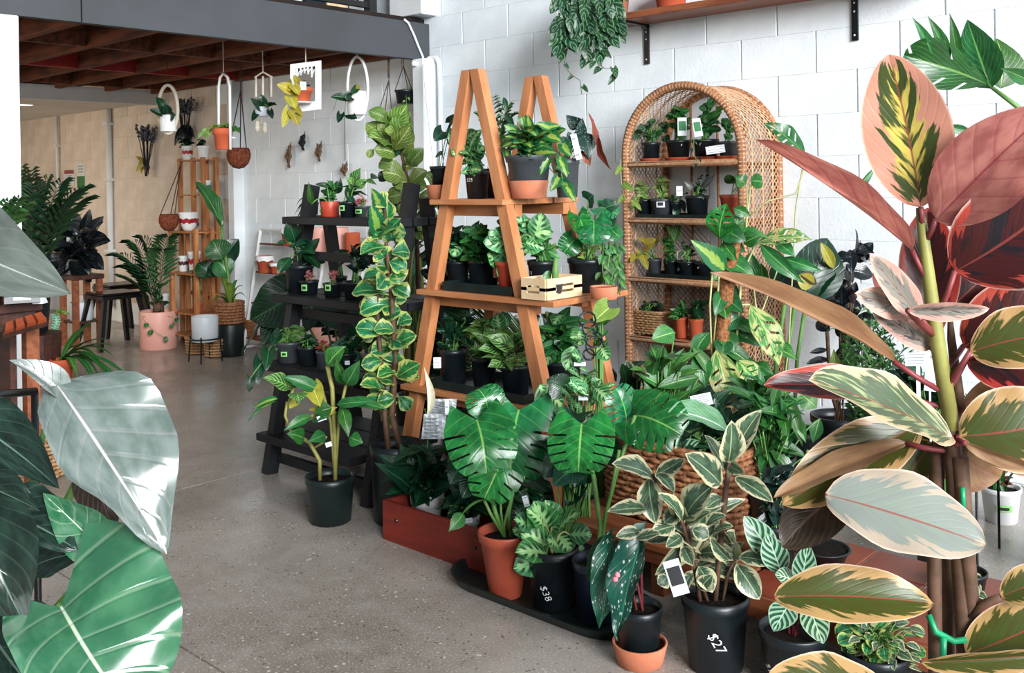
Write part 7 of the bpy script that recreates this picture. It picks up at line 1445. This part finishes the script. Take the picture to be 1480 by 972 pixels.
F2('lf_ruby_rose', 1352, 318, 1520, 155, 118, -.02, -.12, 6, (1337, 350))
F2('lf_ruby_rose', 1318, 362, 1092, 202, 36, .0, -.12, 28, (1343, 410), fold=.35)
F2('lf_ruby_red', 1380, 392, 1560, 262, 150, -.02, -.10, 10, (1352, 470))
F2('lf_ruby_red', 1352, 470, 1340, 300, 84, .05, .08, 8, (1354, 490), )
F2('lf_ruby_red', 1368, 450, 1470, 352, 96, .06, .06, 15, (1356, 480))
F2('lf_ruby_band', 1332, 462, 1256, 366, 44, -.02, -.06, 15, (1350, 480)); F2('lf_ruby_band', 1312, 448, 1236, 424, 44, -.0, -.05, 0, (1350, 482)); F2('lf_ruby_band', 1312, 448, 1430, 446, 28, -.06, -.10, 20, (1350, 485), fold=.3); F2('lf_ruby_band', 1346, 502, 1262, 452, 38, .02, -.02, 10, (1358, 510)); F2('lf_ruby_rose', 1330, 460, 1262, 392, 40, .04, .04, -30, (1350, 475))
F2('lf_ruby_red', 1392, 500, 1540, 408, 110, .04, .0, 0, (1362, 540)); F2('lf_ruby_olive', 1402, 508, 1560, 478, 92, -.03, -.08, -12, (1366, 560)); F2('lf_ruby_red', 1396, 520, 1560, 545, 82, .0, -.04, 25, (1368, 568), up_=-.3)
F2('lf_ruby_tan', 1292, 522, 1028, 393, 35, .0, -.10, 25, (1372, 572), fold=.3); F2('lf_ruby_red', 1300, 570, 1104, 556, 60, .03, .0, 8, (1372, 590), up_=.5)
F2('lf_ruby_cream', 1374, 632, 1170, 548, 108, -.05, -.14, 14, (1376, 640), up_=.6); F2('lf_ruby_olive', 1330, 612, 1130, 730, 92, .05, .02, -8, (1374, 640), up_=.5); F2('lf_ruby_tan', 1310, 640, 1118, 720, 44, .02, .0, 35, (1374, 652))
F2('lf_ruby_grey', 1192, 714, 1426, 788, 134, -.02, -.10, -10, None, up_=.6); F2('lf_ruby_olive', 1118, 862, 1350, 872, 84, .02, -.02, 0, None, up_=.5); F2('lf_ruby_olive', 1300, 1030, 1105, 985, 120, -.05, -.10, 0, None, up_=.7)
F2('lf_ruby_olive', 1386, 630, 1550, 600, 122, -.02, -.05, 8, (1378, 650), up_=.3); F2('lf_ruby_tan', 1372, 640, 1446, 690, 96, .05, .03, 0, (1376, 630), up_=-.2); F2('lf_ruby_tan', 1392, 588, 1540, 560, 70, .03, .0, 0, (1378, 610)); F2('lf_ruby_tan', 1395, 640, 1540, 690, 26, -.05, -.08, 40, (1380, 630)); F2('lf_ruby_olive', 1350, 640, 1310, 700, 70, .06, .05, 0, (1372, 640))
F2('lf_ruby_olive', 1446, 862, 1540, 830, 56, -.04, -.06, 0, None); F2('lf_ruby_olive', 1396, 945, 1540, 880, 86, -.02, -.06, 0, (1402, 940)); F2('lf_ruby_olive', 1330, 956, 1540, 942, 36, -.06, -.10, 30, None, fold=.3); F2('lf_ruby_tan', 1320, 655, 1280, 720, 50, .08, .08, 0, None)
F2('lf_ruby_brown' if 'lf_ruby_brown' in M else 'lf_brown', 1230, 700, 1130, 790, 80, .07, .05, 0, None)
for p_ in pet: stems(r, [p_], 'stem_red', name='petiole', n=6)
m = MB()
def loop(cx, cy, rx, ry, rr): m.tube([P(cx+rx*math.cos(i*math.pi/8), cy+ry*math.sin(i*math.pi/8), d-.012*math.sin(i*math.pi/8)) for i in range(17)], rr, 6, False)
loop(1374, 735, 20, 5, .003); m.tube([P(1391, 704, d-.02), P(1392, 738, d-.02)], .004, 6); m.tube([P(1342, 888, d-.02), P(1352, 912, d-.03), P(1378, 926, d-.02), P(1396, 924, d-.02)], .0045, 6); m.tube([P(1364, 920, d-.03), P(1362, 972, d-.03)], .005, 6)
part('plant_tie', m, 'tape_green', r, True)
